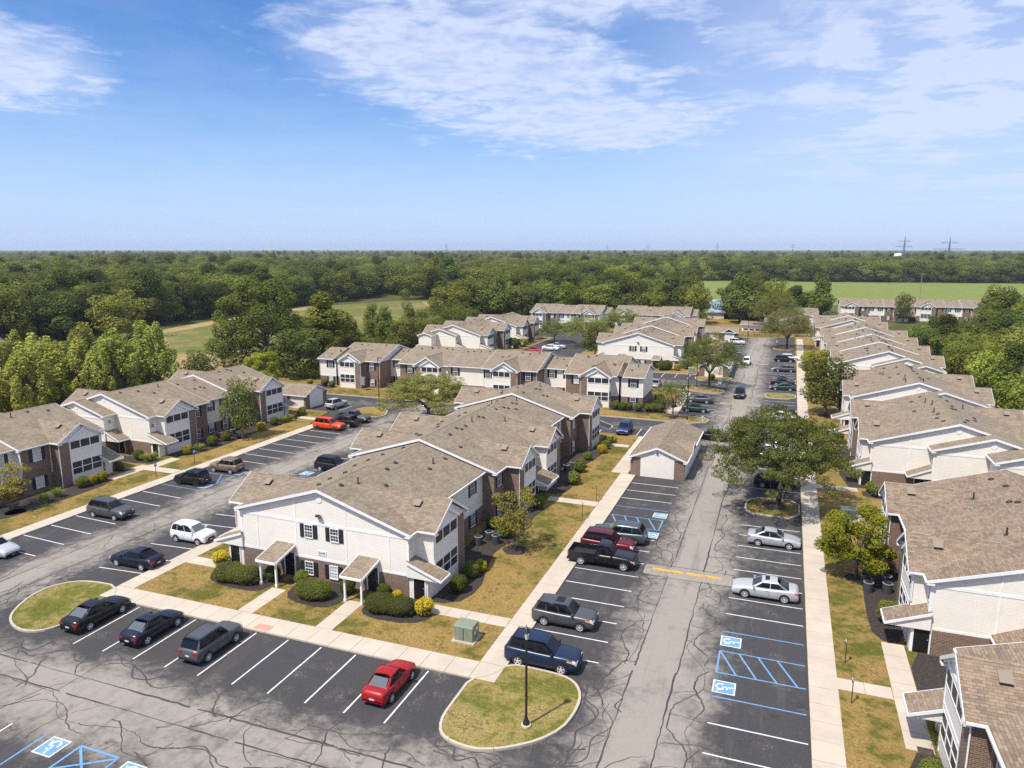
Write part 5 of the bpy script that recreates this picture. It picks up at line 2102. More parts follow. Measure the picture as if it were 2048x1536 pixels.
def car(label, x, y, head, kind, col, L=4.7, Wd=1.83, H=1.46, wb=2.72, wr=.33, rim='five', dark_rim=False, roof_rails=False, cladding=False,
        group=None, ghp=None, sunroof=False, black_grille=True, amber=False, fo=None, name=None, cat=None, plate_rear=True, light_ws=False):
    root = empty(name or {'sedan': 'sedan_car', 'suv': 'suv_car', 'pickup': 'pickup_truck'}[kind], (x, y, 0), R(head))
    tag(root, label, cat or {'sedan': 'car', 'suv': 'suv', 'pickup': 'pickup truck'}[kind], group)
    cp = 'paint_' + col
    if kind == 'suv':
        H *= 1.03
    base_h = {'sedan': 1.46, 'suv': 1.72, 'pickup': 1.88}[kind]
    zs = 1.0 + (H / base_h - 1.0) * .8
    hw = Wd / 2
    st = ST[kind]
    G = []                                         # section grid
    for xf, zt, wf, zb in st:
        zt *= zs
        w = hw * wf
        half = [(w * .90, zb), (w * .985, zb + .09), (w, lerp(zb, zt, .48)), (w * .992, zt - .22), (w * .965, zt - .11), (w * .89, zt - .03), (w * .55, zt + .008), (0, zt + .016)]
        sec = [(xf * L, p, q) for p, q in half] + [(xf * L, -p, q) for p, q in reversed(half[:-1])]
        G.append(sec)
    nS, nP = len(G), len(G[0])
    m = MB()
    for i in range(nS):
        m.v.extend(G[i])
    for i in range(nS - 1):
        for j in range(nP - 1):
            a = i * nP + j
            m.f.append((a, a + nP, a + nP + 1, a + 1))
            m.m.append(0)
    for i, rev in ((0, False), (nS - 1, True)):
        ring = [i * nP + j for j in range(nP)]
        m.f.append(tuple(reversed(ring) if rev else ring))
        m.m.append(0)
    body = m.build('body', cp, root, smooth=True, uv=False)

    def panel(nm, mat, i0, i1, j0, j1, off=.006, par=body, both=True):
        """patch of the body skin raised by a few millimetres"""
        p = MB()
        for sgn in ((1, -1) if both else (1,)):
            for i in range(i0, i1):
                for j in range(j0, j1):
                    q = [Vector(G[a][b]) for a, b in ((i, j), (i + 1, j), (i + 1, j + 1), (i, j + 1))]
                    nn = (q[1] - q[0]).cross(q[3] - q[0])
                    if nn.length < 1e-9:
                        nn = Vector((1, 0, 0))
                    nn.normalize()
                    cen = sum(q, Vector()) / 4
                    if nn.dot(cen - Vector((cen.x * .7, 0, .5))) < 0:
                        nn = -nn
                    q = [v + nn * off for v in q]
                    if sgn < 0:
                        q = [Vector((v.x, -v.y, v.z)) for v in q]
                    p.poly(q)
            if both:
                p.build(nm, mat, par, uv=False)
                p = MB()
        if not both:
            p.build(nm, mat, par, uv=False)

    n = nS - 1
    if kind != 'pickup':
        panel('headlight', 'lamp_clear', n - 3, n - 1, 3, 5, .007)
        if amber:
            panel('side_marker', 'lamp_amber', n - 4, n - 3, 3, 4, .008)
        panel('taillight', 'lamp_red', 0, 3 if kind == 'sedan' else 2, 3, 4, .008)
    else:
        panel('headlight', 'lamp_clear', n - 2, n - 1, 3, 5, .007)
        panel('side_marker', 'lamp_amber', n - 3, n - 2, 3, 4, .008)
    if kind != 'pickup':
        zt0, zt1 = (.70, .85) if kind == 'sedan' else (.84, 1.04)
        zh0, zh1 = (.54, .66) if kind == 'sedan' else (.76, .88)
        for s in (-1, 1):
            a_, b_ = sorted((s * hw * .46, s * hw * .80))
            MB().box(-.5 * L - .006 if kind == 'suv' else -.497 * L, -.46 * L, a_, b_, zt0 * zs, zt1 * zs).build('taillight', 'lamp_red', body, uv=False)
            a_, b_ = sorted((s * hw * .46, s * hw * .74))
            MB().box(.45 * L, .4975 * L, a_, b_, zh0 * zs, zh1 * zs).build('headlight', 'lamp_clear', body, uv=False)
    if cladding:
        panel('sill_trim', 'plastic', 0, n, 0, 1, .006)
    else:
        panel('sill_trim', 'plastic', 3 if kind != 'pickup' else 1, n - 3, 0, 1, .004)
    # grille, lower intake, plates
    xN = st[-1][0] * L
    zn = st[-1][1] * zs
    gm = MB()
    gw = hw * .44
    gm.box(xN - .05, xN + .012, -gw, gw, zn - .20, zn - (.06 if kind == 'sedan' else .01))
    gm.box(xN - .05, xN + .008, -gw * 1.25, gw * 1.25, st[-1][3] + .01, st[-1][3] + .08)
    gm.build('grille', 'plastic', body, uv=False)
    MB().box(xN + .010, xN + .018, -.16, .16, zn - .27 if kind != 'pickup' else zn - .3, zn - .21 if kind != 'pickup' else zn - .22).build('badge_bar', 'chrome', body, uv=False)

    # greenhouse
    if kind == 'pickup':
        g_ = ghp or dict(rb=-.085, rt=-.055, ft=.10, fb=.205)
        belt = 1.15 * zs
        pill = (.50,)
    elif kind == 'suv':
        g_ = ghp or dict(rb=-.478, rt=-.400, ft=.060, fb=.228)
        belt = 1.075 * zs
        pill = (.30, .64)
    else:
        g_ = ghp or dict(rb=-.405, rt=-.205, ft=.035, fb=.225)
        belt = .955 * zs
        pill = (.52,)
    wb_, wt = hw * .90, hw * (.70 if kind == 'sedan' else .75 if kind == 'suv' else .76)
    xr0, xr1, xf1, xf0 = (g_['rb'] * L, g_['rt'] * L, g_['ft'] * L, g_['fb'] * L)
    zr_, zf_ = H - (.05 if kind != 'pickup' else .02), H - .05
    zb0, zb1 = belt + (.06 if kind == 'sedan' else .03) - .11, belt - .11
    gb = MB()
    # rings: belt, shoulder of the roof, roof panel
    nx = 6
    low, up = [], []
    for i in range(nx + 1):
        t = i / nx
        low.append((lerp(xr0, xf0, t), wb_ * (1 - .10 * (2 * t - 1) ** 4), lerp(zb0, zb1, t)))
        ct = t + .0
        up.append((lerp(xr1, xf1, t), wt * (1 - .07 * (2 * t - 1) ** 4), lerp(zr_, zf_, t) + .045 * (1 - (2 * t - 1) ** 2)))
    def q4(a, b, c, d):
        gb.poly([a, b, c, d])
    def mid(i, v):
        a, b = Vector(low[i]), Vector(up[i])
        p_ = a.lerp(b, v)
        return (p_.x, p_.y + .055 * sin(pi * v) ** 1.2, p_.z)
    for s in (1, -1):
        for i in range(nx):
            for v0, v1 in ((0, .35), (.35, .7), (.7, 1.0)):
                a, b, c, d = mid(i, v0), mid(i + 1, v0), mid(i + 1, v1), mid(i, v1)
                q4((a[0], s * a[1], a[2]), (b[0], s * b[1], b[2]), (c[0], s * c[1], c[2]), (d[0], s * d[1], d[2]))
    rp = []
    for i in range(nx + 1):
        ux, uy, uz = up[i]
        rp.append([(ux, uy, uz), (ux, uy * .88, uz + .036), (ux, uy * .48, uz + .058), (ux, 0, uz + .064), (ux, -uy * .48, uz + .058), (ux, -uy * .88, uz + .036), (ux, -uy, uz)])
    for i, L_, U_ in ((0, low[0], up[0]), (nx, low[nx], up[nx])):
        rp[i] = [(L_[0] + (U_[0] - L_[0]) * (p_[2] - L_[2]) / (U_[2] - L_[2]), p_[1], p_[2]) for p_ in rp[i]]
    for i in range(nx):
        for j in range(6):
            q4(rp[i][j], rp[i + 1][j], rp[i + 1][j + 1], rp[i][j + 1])
    for i, L_, U_ in ((0, low[0], up[0]), (nx, low[nx], up[nx])):
        gb.poly([(L_[0], L_[1], L_[2]), (L_[0], -L_[1], L_[2])] + [(p_[0], -p_[1], p_[2]) for p_ in (mid(i, .35), mid(i, .7))] + list(reversed(rp[i])) + [mid(i, .7), mid(i, .35)])
    cabin = gb.weld().build('cabin', cp, root, smooth=True, uv=False)

    # glass
    def glass(nm, pts, nrm, mat='car_glass', off=.012):
        nrm = Vector(nrm).normalized()
        MB().poly([Vector(p) + nrm * off for p in pts]).build(nm, mat, cabin, uv=False)

    def ptside(t, v, s):
        i = min(nx - 1, int(t * nx))
        f = t * nx - i
        a = Vector(low[i]).lerp(Vector(low[i + 1]), f)
        b = Vector(up[i]).lerp(Vector(up[i + 1]), f)
        p = a.lerp(b, v)
        return Vector((p.x, (p.y + .055 * sin(pi * v) ** 1.2) * s, p.z))
    ed = [0.045 if kind != 'sedan' else .10] + list(pill) + [.955]
    for s in (1, -1):
        for k in range(len(ed) - 1):
            t0 = ed[k] + (.012 if k else 0)
            t1 = ed[k + 1] - .012
            ts = [lerp(t0, t1, i / 3) for i in range(4)]
            rows_ = [[ptside(min(.93, max(.04, t)) if v > .5 else t, v, s) for t in ts] for v in (.26, .42, .7, .90)]
            p = MB()
            for lo_, hi_ in zip(rows_[:-1], rows_[1:]):
                for i in range(3):
                    q = [lo_[i], lo_[i + 1], hi_[i + 1], hi_[i]]
                    p.poly([v + Vector((0, s * .014, .004)) for v in q])
            p.build('side_window', 'car_glass', cabin, uv=False)
    def endglass(nm, L_, U_, sx, mat):
        a0, a1 = Vector((L_[0], L_[1], L_[2])), Vector((U_[0], U_[1], U_[2] + .02))
        q = []
        for v, k in ((.20, .90), (.90, .88)):
            p = a0.lerp(a1, v)
            q.append((p, k))
        (p0, k0), (p1, k1) = q
        nn = Vector((abs(a1.z - a0.z) * sx, 0, abs(a1.x - a0.x)))
        glass(nm, [(p0.x, -p0.y * k0, p0.z), (p0.x, p0.y * k0, p0.z), (p1.x, p1.y * k1, p1.z), (p1.x, -p1.y * k1, p1.z)], nn, mat, .014)
    endglass('windscreen', low[nx], up[nx], 1, 'car_glass_light' if light_ws else 'car_glass')
    endglass('rear_window', low[0], up[0], -1, 'car_glass_light' if light_ws else 'car_glass')
    if sunroof:
        sx0, sx1 = lerp(up[0][0], up[nx][0], .58), lerp(up[0][0], up[nx][0], .86)
        zz = max(u[2] for u in up) + .068
        MB().box(sx0, sx1, -wt * .55, wt * .55, zz - .03, zz + .003).build('sunroof', 'car_glass', cabin, uv=False)
    if roof_rails:
        for s in (-1, 1):
            p = MB()
            for i in range(nx):
                a, b = up[i], up[i + 1]
                p.tube((a[0], s * a[1] * .93, a[2] + .07), (b[0], s * b[1] * .93, b[2] + .07), .02, n=5)
            p.build('roof_rail', 'plastic', cabin, uv=False)
    # wheels
    off = 0.0 if kind != 'pickup' else .02 * L
    off = off if fo is None else fo
    tm, rm, rd = wheel_mesh(wr, rim)
    for sx in (-1, 1):
        for s in (-1, 1):
            o = link('wheel', tm, root, (off + sx * wb / 2, s * (hw - .098), wr))
            o.rotation_euler = (-R(90) * s, 0, 0)
            link('rim', rd if dark_rim else rm, o)
            am = MB()
            ra = wr * 1.16
            pts = []
            for k in range(13):
                a = R(-12 + k * 17)
                pts.append((off + sx * wb / 2 + ra * cos(a), s * (hw + .003), wr + ra * sin(a)))
            am.poly(pts)
            am.build('wheel_arch', 'arch', body, uv=False)
    # mirrors, handles
    for s in (-1, 1):
        mm = MB()
        xm = xf0 - .30
        mm.box(xm - .06, xm + .07, min(s * (hw * .92), s * (hw + .13)), max(s * (hw * .92), s * (hw + .13)), belt + .02, belt + .16)
        mm.build('mirror', cp, root, uv=False)
        hh = MB()
        for tt in ((.36, .60) if kind != 'pickup' else (.3, .7)):
            xh = lerp(xr0, xf0, tt)
            hh.box(xh - .10, xh + .10, min(s * (hw - .01), s * (hw + .018)), max(s * (hw - .01), s * (hw + .018)), belt - .16, belt - .12)
        hh.build('door_handle', cp, root, uv=False)
        # door shut lines
        dl = MB()
        for tt in ((.08, .50, .93) if kind == 'pickup' else (.27, .54, .87)):
            xh = lerp(xr0, xf0, tt)
            dl.box(xh - .008, xh + .008, min(s * (hw - .02), s * (hw + .003)), max(s * (hw - .02), s * (hw + .003)), .42, belt - .10)
        dl.build('door_gap', 'arch', body, uv=False)
    if kind == 'pickup':
        # open bed: floor, sides, tailgate
        x0, x1 = -.5 * L, -.09 * L
        bm = MB()
        zt = 1.18 * zs
        for s in (-1, 1):
            a, b = sorted((s * (hw - .09), s * hw))
            bm.box(x0 + .02, x1, a, b, .42, zt)
        bm.box(x0 + .06, x1, -hw + .09, hw - .09, .66, .74)
        bm.box(x1 - .08, x1 - .01, -hw + .09, hw - .09, .74, zt + .02)
        bm.build('bed', cp, root, uv=False)
        MB().box(x0 + .07, x1 - .09, -hw + .10, hw - .10, .742, .755).build('bed_liner', 'plastic', root, uv=False)
        tg = MB().box(x0, x0 + .06, -hw + .03, hw - .03, .55, zt).build('tailgate', cp, root, uv=False)
        MB().box(x0 - .10, x0 + .02, -hw + .02, hw - .02, .42, .58).build('rear_bumper', 'plastic', root, uv=False)
        for s in (-1, 1):
            a, b = sorted((s * (hw - .16), s * (hw + .006)))
            MB().box(x0 - .012, x0 + .10, a, b, .80, 1.10).build('taillight', 'lamp_red', root, uv=False)
        MB().box(x0 - .112, x0 - .098, -.17, .17, .44, .55).build('number_plate', 'plate', root, uv=False)
    else:
        xR = -.5 * L
        zz = st[0][1] * zs - .12
        MB().box(xR - .012, xR + .03, -.17, .17, zz, zz + .10).build('number_plate', 'plate', body, uv=False)
        if kind == 'suv':
            MB().box(xR - .016, xR + .05, -hw * .74, hw * .74, st[0][3] - .02, st[0][3] + .13).build('rear_bumper', 'plastic', body, uv=False)
    return root


SD = dict(kind='sedan')
SV = dict(kind='suv', L=4.65, Wd=1.87, H=1.70, wb=2.72, wr=.36)
# right of the drive, near
car('silver sedan nose-in beside the pavement, under the tree island', .45, 68.25, 0, 'sedan', 'silver2', L=4.66, wb=2.70, H=1.45, rim='five')
car('silver sedan with dark sunroof, nose towards the drive', -.02, 57.25, 180, 'sedan', 'silver', L=4.98, Wd=1.89, wb=2.93, H=1.48, wr=.35, rim='ten', sunroof=True)
# left of the drive
car('dark blue SUV parked beside the lamp island', -13.45, 42.0, 0, 'suv', 'navy', L=4.98, Wd=1.84, H=1.86, wb=2.95, wr=.38, rim='five', roof_rails=True, cladding=True, amber=True)
car('grey SUV with black sunroof in the stall behind the blue one', -13.6, 47.6, 0, 'suv', 'grey', L=4.68, Wd=1.89, H=1.72, wb=2.70, wr=.36, rim='six', sunroof=True, amber=True)
car('black crew-cab pickup backed over the pavement', -13.4, 58.65, 0, 'pickup', 'black', L=5.85, Wd=2.03, H=1.92, wb=3.75, wr=.40, rim='six')
car('maroon SUV between the black pickup and the teal SUV', -13.6, 61.5, 0, 'suv', 'maroon', L=4.85, Wd=1.87, H=1.80, wb=2.85, wr=.37, rim='five', roof_rails=True)
car('blue-grey SUV nose-in beside the blue hatching', -13.2, 64.25, 180, 'suv', 'teal', L=5.12, Wd=2.0, H=1.72, wb=3.02, wr=.38, rim='six')
# front row
car('black sedan parked against the left corner island', -46.2, 36.0, 90, 'sedan', 'black', L=4.85, wb=2.76, H=1.50, light_ws=True)
car('dark navy sedan between the black and the grey car', -40.75, 35.95, 90, 'sedan', 'midnight', L=4.5, Wd=1.76, wb=2.70, H=1.43, light_ws=True)
car('dark grey SUV third from the left corner island', -35.25, 35.7, 90, 'suv', 'steel', L=4.41, Wd=1.81, H=1.66, wb=2.64, wr=.35, rim='ten', cladding=True, roof_rails=True)
car('bright red sedan alone near the right end of the front row', -21.55, 36.0, 90, 'sedan', 'red', L=4.37, Wd=1.70, wb=2.57, H=1.45, light_ws=True)
# left lot
car('silver sedan cut by the left picture edge', -65.2, 41.6, 0, 'sedan', 'silver', L=4.63, wb=2.70)
car('grey SUV nose-out in the left row near the porch shrubs', -63.4, 52.2, 0, 'suv', 'grey', L=4.89, Wd=1.84, H=1.70, wb=2.89, rim='five', roof_rails=True)
car('black compact SUV beside the blue hatching on the left', -63.5, 63.4, 180, 'suv', 'black', L=4.25, Wd=1.77, H=1.66, wb=2.55, wr=.34, rim='ten', dark_rim=True, roof_rails=True)
car('bronze compact SUV behind the black one on the left', -63.2, 68.7, 180, 'suv', 'bronze', L=4.28, Wd=1.78, H=1.65, wb=2.55, wr=.34, rim='ten', roof_rails=True)
car('boxy white hatchback nose towards the numbered block', -50.7, 50.2, 0, 'suv', 'white_car', L=4.14, Wd=1.80, H=1.66, wb=2.57, wr=.34, rim='five', light_ws=True, ghp=dict(rb=-.485, rt=-.435, ft=.06, fb=.235))
car('black sedan nose-out next to the white hatchback', -51.3, 44.3, 180, 'sedan', 'midnight', L=4.95, Wd=1.83, wb=2.82, H=1.47, wr=.33)
car('black SUV partly hidden by the roof of the numbered block', -51.0, 73.6, 0, 'suv', 'black', L=4.7, Wd=1.85, H=1.69, wb=2.86, roof_rails=True)
car('orange SUV at the head of the left row', -63.7, 91.2, 0, 'suv', 'orange', L=4.89, Wd=1.84, H=1.70, wb=2.89, rim='five', dark_rim=True, roof_rails=True, cladding=True)
car('black SUV squeezed behind the orange one', -62.9, 93.9, 180, 'suv', 'black', L=4.7, Wd=1.85, H=1.68, wb=2.8)
car('grey-blue pickup at the far end of the left row', -63.0, 96.8, 0, 'pickup', 'steel', L=5.5, Wd=1.90, H=1.80, wb=3.25, wr=.39, rim='six', dark_rim=True)
car('silver compact SUV parked by the left garage', -71.4, 104.6, 84, 'suv', 'silver', L=4.28, Wd=1.78, H=1.65, wb=2.55, roof_rails=True)
# around the garage and cross block
car('dark blue small SUV facing the camera left of the garage', -21.1, 104.6, -90, 'suv', 'blue_car', L=4.5, Wd=1.8, H=1.66, wb=2.67)
car('black sedan turning past the garage', -8.7, 105.3, 168, 'sedan', 'black', L=4.9, Wd=1.86, wb=2.78, H=1.46)
car('grey sedan nose-in at the end of the cross block', -13.2, 131.2, 180, 'sedan', 'grey', L=4.8, wb=2.75)
car('dark green sedan nose-out at the end of the cross block', -12.9, 123.2, 0, 'sedan', 'green_car', L=4.5, Wd=1.75, wb=2.65, H=1.38)
car('silver car behind the cross block corner, facing the camera', -23.0, 143.4, -90, 'sedan', 'lightgrey', L=4.6)
# moving on the drive
car('dark blue SUV driving towards the camera', -6.7, 138.4, -92, 'suv', 'midnight', L=4.6, Wd=1.86, H=1.69, wb=2.7)
car('white SUV driving towards the camera far up the drive', -7.6, 179.8, -92, 'suv', 'white_car', L=4.6, Wd=1.86, H=1.66, wb=2.7)
car('white SUV parked on the left near the far garage', -12.2, 217.6, 0, 'suv', 'white_car', L=4.7, Wd=1.86, H=1.66, wb=2.7)
# right row behind the locust
car('black SUV in the first stall behind the locust trunk', .3, 86.0, 0, 'suv', 'black', L=4.7, H=1.7)
car('white SUV seen through the locust crown', .2, 97.0, 180, 'suv', 'white_car', L=4.7, H=1.72)
car('silver sedan under the locust crown', .3, 102.4, 180, 'sedan', 'silver')
car('pale blue-grey sedan under the far side of the locust crown', .4, 110.6, 180, 'sedan', 'lightgrey')
car('silver sedan showing just beyond the locust crown', .8, 116.1, 0, 'sedan', 'silver2')
car('white sedan beyond the locust crown', .8, 121.4, 0, 'sedan', 'white_car', L=4.8)
car('black sedan beside the pavement before the small grass island', .6, 126.9, 0, 'sedan', 'black', L=4.95, H=1.46)
car('dark teal sedan just past the small grass island', .7, 148.4, 180, 'sedan', 'green_car', L=4.8)
car('black sedan second past the small grass island', .8, 153.9, 0, 'sedan', 'black', L=4.9)
car('grey sedan third past the small grass island', .8, 157.0, 0, 'sedan', 'grey', L=4.8)
car('grey SUV alone among the far right stalls', .9, 171.8, 180, 'suv', 'steel', L=4.7)
car('black SUV far up the right row beside the white one', .9, 187.2, 0, 'suv', 'black', L=4.8, roof_rails=True)
car('white SUV far up the right row', 2.2, 190.2, 0, 'suv', 'white_car', L=4.8)
# far car parks
car('dark SUV in front of the far porch block', -67.0, 231.0, -90, 'suv', 'midnight')
car('dark green SUV second in front of the far porch block', -63.9, 231.0, -90, 'suv', 'green_car')
car('white car half hidden by the locust behind the cross block', -58.6, 187.0, 0, 'sedan', 'white_car')
car('red car half hidden by trees behind the cross block', -61.2, 181.2, 0, 'sedan', 'red')
car('silver car half hidden by trees behind the cross block', -58.0, 191.6, 0, 'sedan', 'silver')

# ================================================================== VEGETATION
def leaf_cloud(name, lobes, n, size, mat, rnd, shell=(.55, 1.0), up=0.35, long=1.0, zmin=-1e9, jit=.9):
    """many small leaf faces spread through the crown; lobes = [(cx,cy,cz,rx,ry,rz), ...]"""
    V, F, A = [], [], []
    tot = sum(l[3] * l[4] + l[5] * l[3] for l in lobes)
    for (cx_, cy_, cz_, rx, ry, rz) in lobes:
        k = max(4, int(n * (rx * ry + rz * rx) / tot))
        lobe_tone = rnd.uniform(-.18, .18)
        for _ in range(k):
            u = rnd.uniform(-1, 1)
            t = rnd.uniform(0, 2 * pi)
            q = sqrt(1 - u * u)
            d = Vector((q * cos(t), q * sin(t), u))
            rr = rnd.uniform(*shell) ** .7
            p = Vector((cx_ + d.x * rx * rr, cy_ + d.y * ry * rr, cz_ + d.z * rz * rr))
            if p.z < zmin:
                continue
            # break up the outline
            nz = mnoise.noise(p * .55 + Vector((cx_, cy_, cz_)))
            if nz < -.22 and rnd.random() < .75:
                continue
            s = size * rnd.uniform(.6, 1.35)
            nn = Vector((d.x + rnd.uniform(-jit, jit), d.y + rnd.uniform(-jit, jit), d.z + up + rnd.uniform(-jit, jit)))
            if nn.length < .01:
                nn = Vector((0, 0, 1))
            nn.normalize()
            a = nn.orthogonal().normalized()
            b = nn.cross(a)
            an = rnd.uniform(0, 2 * pi)
            a, b = a * cos(an) + b * sin(an), b * cos(an) - a * sin(an)
            i = len(V)
            a = a * (s * long)
            b = b * s * .62
            c0 = p - a * .5
            V.extend((tuple(c0), tuple(p + b * .5 - nn * s * .08), tuple(p + a * .5), tuple(p - b * .5 - nn * s * .08)))
            F.append((i, i + 1, i + 2, i + 3))
            tone = .5 + lobe_tone + .30 * d.z * 0 + rnd.uniform(-.34, .34)
            A.append(min(1, max(0, tone)))
    me = bpy.data.meshes.new(name)
    me.from_pydata(V, [], F)
    me.materials.append(MT[mat])
    at = me.attributes.new('rnd', 'FLOAT', 'FACE')
    at.data.foreach_set('value', A)
    return me


def limb(m, p0, p1, r0, r1, rnd, k=4, bend=.12):
    """tapered crooked limb"""
    p0, p1 = Vector(p0), Vector(p1)
    L = (p1 - p0).length
    pts = [p0]
    for i in range(1, k):
        t = i / k
        pts.append(p0.lerp(p1, t) + Vector((rnd.uniform(-1, 1), rnd.uniform(-1, 1), rnd.uniform(-.3, .6))) * (L * bend * .5))
    pts.append(p1)
    for i in range(k):
        m.tube(pts[i], pts[i + 1], lerp(r0, r1, i / k), lerp(r0, r1, (i + 1) / k), n=6, caps=False)
    return pts


def make_tree_meshes(kind, seed, leaf='leaf_wood', n=None):
    rnd = random.Random(seed)
    wood = MB()
    lobes = []
    if kind == 'round':                            # wood tree, 14 m, wide uneven crown
        H, cr = 14.0, 5.2
        limb(wood, (0, 0, 0), (rnd.uniform(-.4, .4), rnd.uniform(-.4, .4), 6.5), .30, .17, rnd)
        for i in range(17):
            a = i * 2.4 + rnd.uniform(-.5, .5)
            z = 2.6 + 9.6 * (i / 17) + rnd.uniform(-.8, .8)
            f = sqrt(max(.05, 1 - ((z - 6.4) / 7.2) ** 2))
            r = cr * .74 * f * rnd.uniform(.6, 1.1)
            c = (r * cos(a), r * sin(a), z)
            s = rnd.uniform(1.5, 2.7)
            lobes.append((*c, s, s, s * rnd.uniform(.7, .95)))
            limb(wood, (0, 0, min(6.4, z * .55)), c, .11, .03, rnd, 3)
        lobes.append((0, 0, 8.6, 3.2, 3.2, 3.8))
        nn, sz = n or 6500, .50
    elif kind == 'big':                            # old spreading cottonwood, 20 m, leafy to the ground
        limb(wood, (0, 0, 0), (.4, .2, 9), .55, .25, rnd)
        for i in range(64):
            a = i * 2.4 + rnd.uniform(-.5, .5)
            z = 2.2 + 16.2 * (i / 64) + rnd.uniform(-1, 1)
            f = sqrt(max(.04, 1 - ((z - 8.5) / 11.4) ** 2))
            r = 7.6 * f * rnd.uniform(.45, 1.08)
            c = (r * cos(a), r * sin(a), z)
            s = rnd.uniform(1.3, 2.6)
            lobes.append((*c, s, s, s * rnd.uniform(.65, .95)))
            limb(wood, (.2, .1, min(9, z * .6)), c, .13, .03, rnd, 4)
        nn, sz = n or 36000, .40
    elif kind == 'tall':
        H = 17
        limb(wood, (0, 0, 0), (0, 0, 12), .32, .1, rnd)
        for i in range(14):
            a = rnd.uniform(0, 6.28)
            z = rnd.uniform(3.6, 15.4)
            r = 3.0 * max(.2, 1 - abs(z - 8) / 9.5) * rnd.uniform(.4, 1.1)
            c = (r * cos(a), r * sin(a), z)
            s = rnd.uniform(1.3, 2.2)
            lobes.append((*c, s, s, s * 1.15))
            limb(wood, (0, 0, z * .7), c, .09, .03, rnd, 3)
        lobes.append((0, 0, 9, 2.1, 2.1, 5))
        nn, sz = n or 5000, .5
    elif kind == 'conifer':
        limb(wood, (0, 0, 0), (0, 0, 11.5), .22, .04, rnd, 3, .02)
        for i in range(16):
            z = 1.2 + i * .68
            r = 2.9 * (1 - z / 12.6) + .15
            for k in range(5):
                a = i * 1.1 + k * 1.257 + rnd.uniform(-.2, .2)
                lobes.append((r * .55 * cos(a), r * .55 * sin(a), z - r * .12, r * .52 + .2, r * .52 + .2, .42))
        nn, sz = n or 2600, .5
    elif kind == 'locust':                         # wide flat airy crown, about 12 m tall, 19 m across
        base = Vector((0, 0, 0))
        limb(wood, (0, 0, 0), (.1, .1, 3.0), .36, .27, rnd, 3, .05)
        mains = []
        for i in range(8):
            a = i * 6.28 / 8 + rnd.uniform(-.25, .25)
            r = rnd.uniform(4.2, 6.6)
            z = rnd.uniform(6.2, 9.4)
            e = Vector((r * cos(a), r * sin(a), z))
            pts = limb(wood, (.1, .1, 2.8), e, .17, .05, rnd, 5, .10)
            mains.append(e)
            for k in range(12):
                p0 = pts[rnd.randint(2, 5)]
                b = a + rnd.uniform(-.8, .8)
                u = rnd.uniform(.30, 1.0)
                r2 = 9.3 * sqrt(u)
                top = 11.3 * sqrt(max(.05, 1 - (r2 / 10.6) ** 2))
                zz = rnd.uniform(max(3.6, top * .62), max(4.4, top))
                e2 = Vector((r2 * cos(b), r2 * sin(b), zz))
                q = limb(wood, p0, e2, .055, .012, rnd, 4, .14)
                s = rnd.uniform(.75, 1.35)
                lobes.append((e2.x, e2.y, e2.z, s, s, s * .42))
                for t in (1, 2, 3):
                    s = rnd.uniform(.6, 1.15)
                    lobes.append((q[t].x + rnd.uniform(-.7, .7), q[t].y + rnd.uniform(-.7, .7), q[t].z + rnd.uniform(-.2, .7), s, s, s * .42))
        for k in range(46):
            a = k * 2.4
            r = 6.6 * sqrt(rnd.random())
            top = 11.3 * sqrt(max(.05, 1 - (r / 10.6) ** 2))
            s = rnd.uniform(.8, 1.4)
            lobes.append((r * cos(a), r * sin(a), top - rnd.uniform(0, 1.6), s, s, s * .42))
        nn, sz = n or 64000, .22
    elif kind == 'pear':                           # egg-shaped street tree, 9 m
        limb(wood, (0, 0, 0), (0, 0, 5.2), .19, .08, rnd, 4, .04)
        for i in range(18):
            a = i * 2.4 + rnd.uniform(-.3, .3)
            z = 2.5 + 6.0 * (i / 18) + rnd.uniform(-.3, .3)
            r = 2.4 * sqrt(max(.06, 1 - ((z - 4.6) / 4.6) ** 2)) * rnd.uniform(.5, .95)
            c = (r * cos(a), r * sin(a), z)
            s = rnd.uniform(.8, 1.35)
            lobes.append((*c, s, s, s * 1.15))
            limb(wood, (0, 0, max(1.7, z * .55)), c, .06, .02, rnd, 3)
        lobes.append((0, 0, 4.8, 1.5, 1.5, 2.6))
        nn, sz = n or 5200, .30
    elif kind == 'small':                          # young round tree, 5.5 m
        limb(wood, (0, 0, 0), (.05, 0, 2.1), .13, .09, rnd, 3, .04)
        for i in range(36):
            a = i * 2.4
            z = rnd.uniform(2.0, 5.7)
            r = 2.9 * sqrt(max(.08, 1 - ((z - 3.6) / 2.4) ** 2)) * rnd.uniform(.45, 1.0)
            c = (r * cos(a), r * sin(a), z)
            s = rnd.uniform(.6, 1.0)
            lobes.append((*c, s, s, s * .7))
            limb(wood, (0, 0, 1.7), c, .055, .015, rnd, 4)
        nn, sz = n or 17000, .20
    elif kind == 'thin':                           # sparse young tree that shows its branches
        limb(wood, (0, 0, 0), (0, 0, 1.7), .11, .08, rnd, 3, .05)
        for i in range(34):
            a = i * 2.4 + rnd.uniform(-.3, .3)
            z = rnd.uniform(2.2, 5.6)
            r = rnd.uniform(.8, 3.1) * (1 - abs(z - 3.4) / 3.4 * .7)
            c = (r * cos(a), r * sin(a), z)
            pts = limb(wood, (0, 0, rnd.uniform(1.4, 1.9)), c, .045, .012, rnd, 5, .2)
            s = rnd.uniform(.42, .75)
            lobes.append((*c, s, s, s * .55))
            lobes.append((*pts[3], s * .7, s * .7, s * .4))
        nn, sz = n or 3600, .20
    elif kind == 'poplar':                         # bright row behind the left block: upswept fine plumes
        limb(wood, (0, 0, 0), (0, 0, 9), .22, .07, rnd, 4, .03)
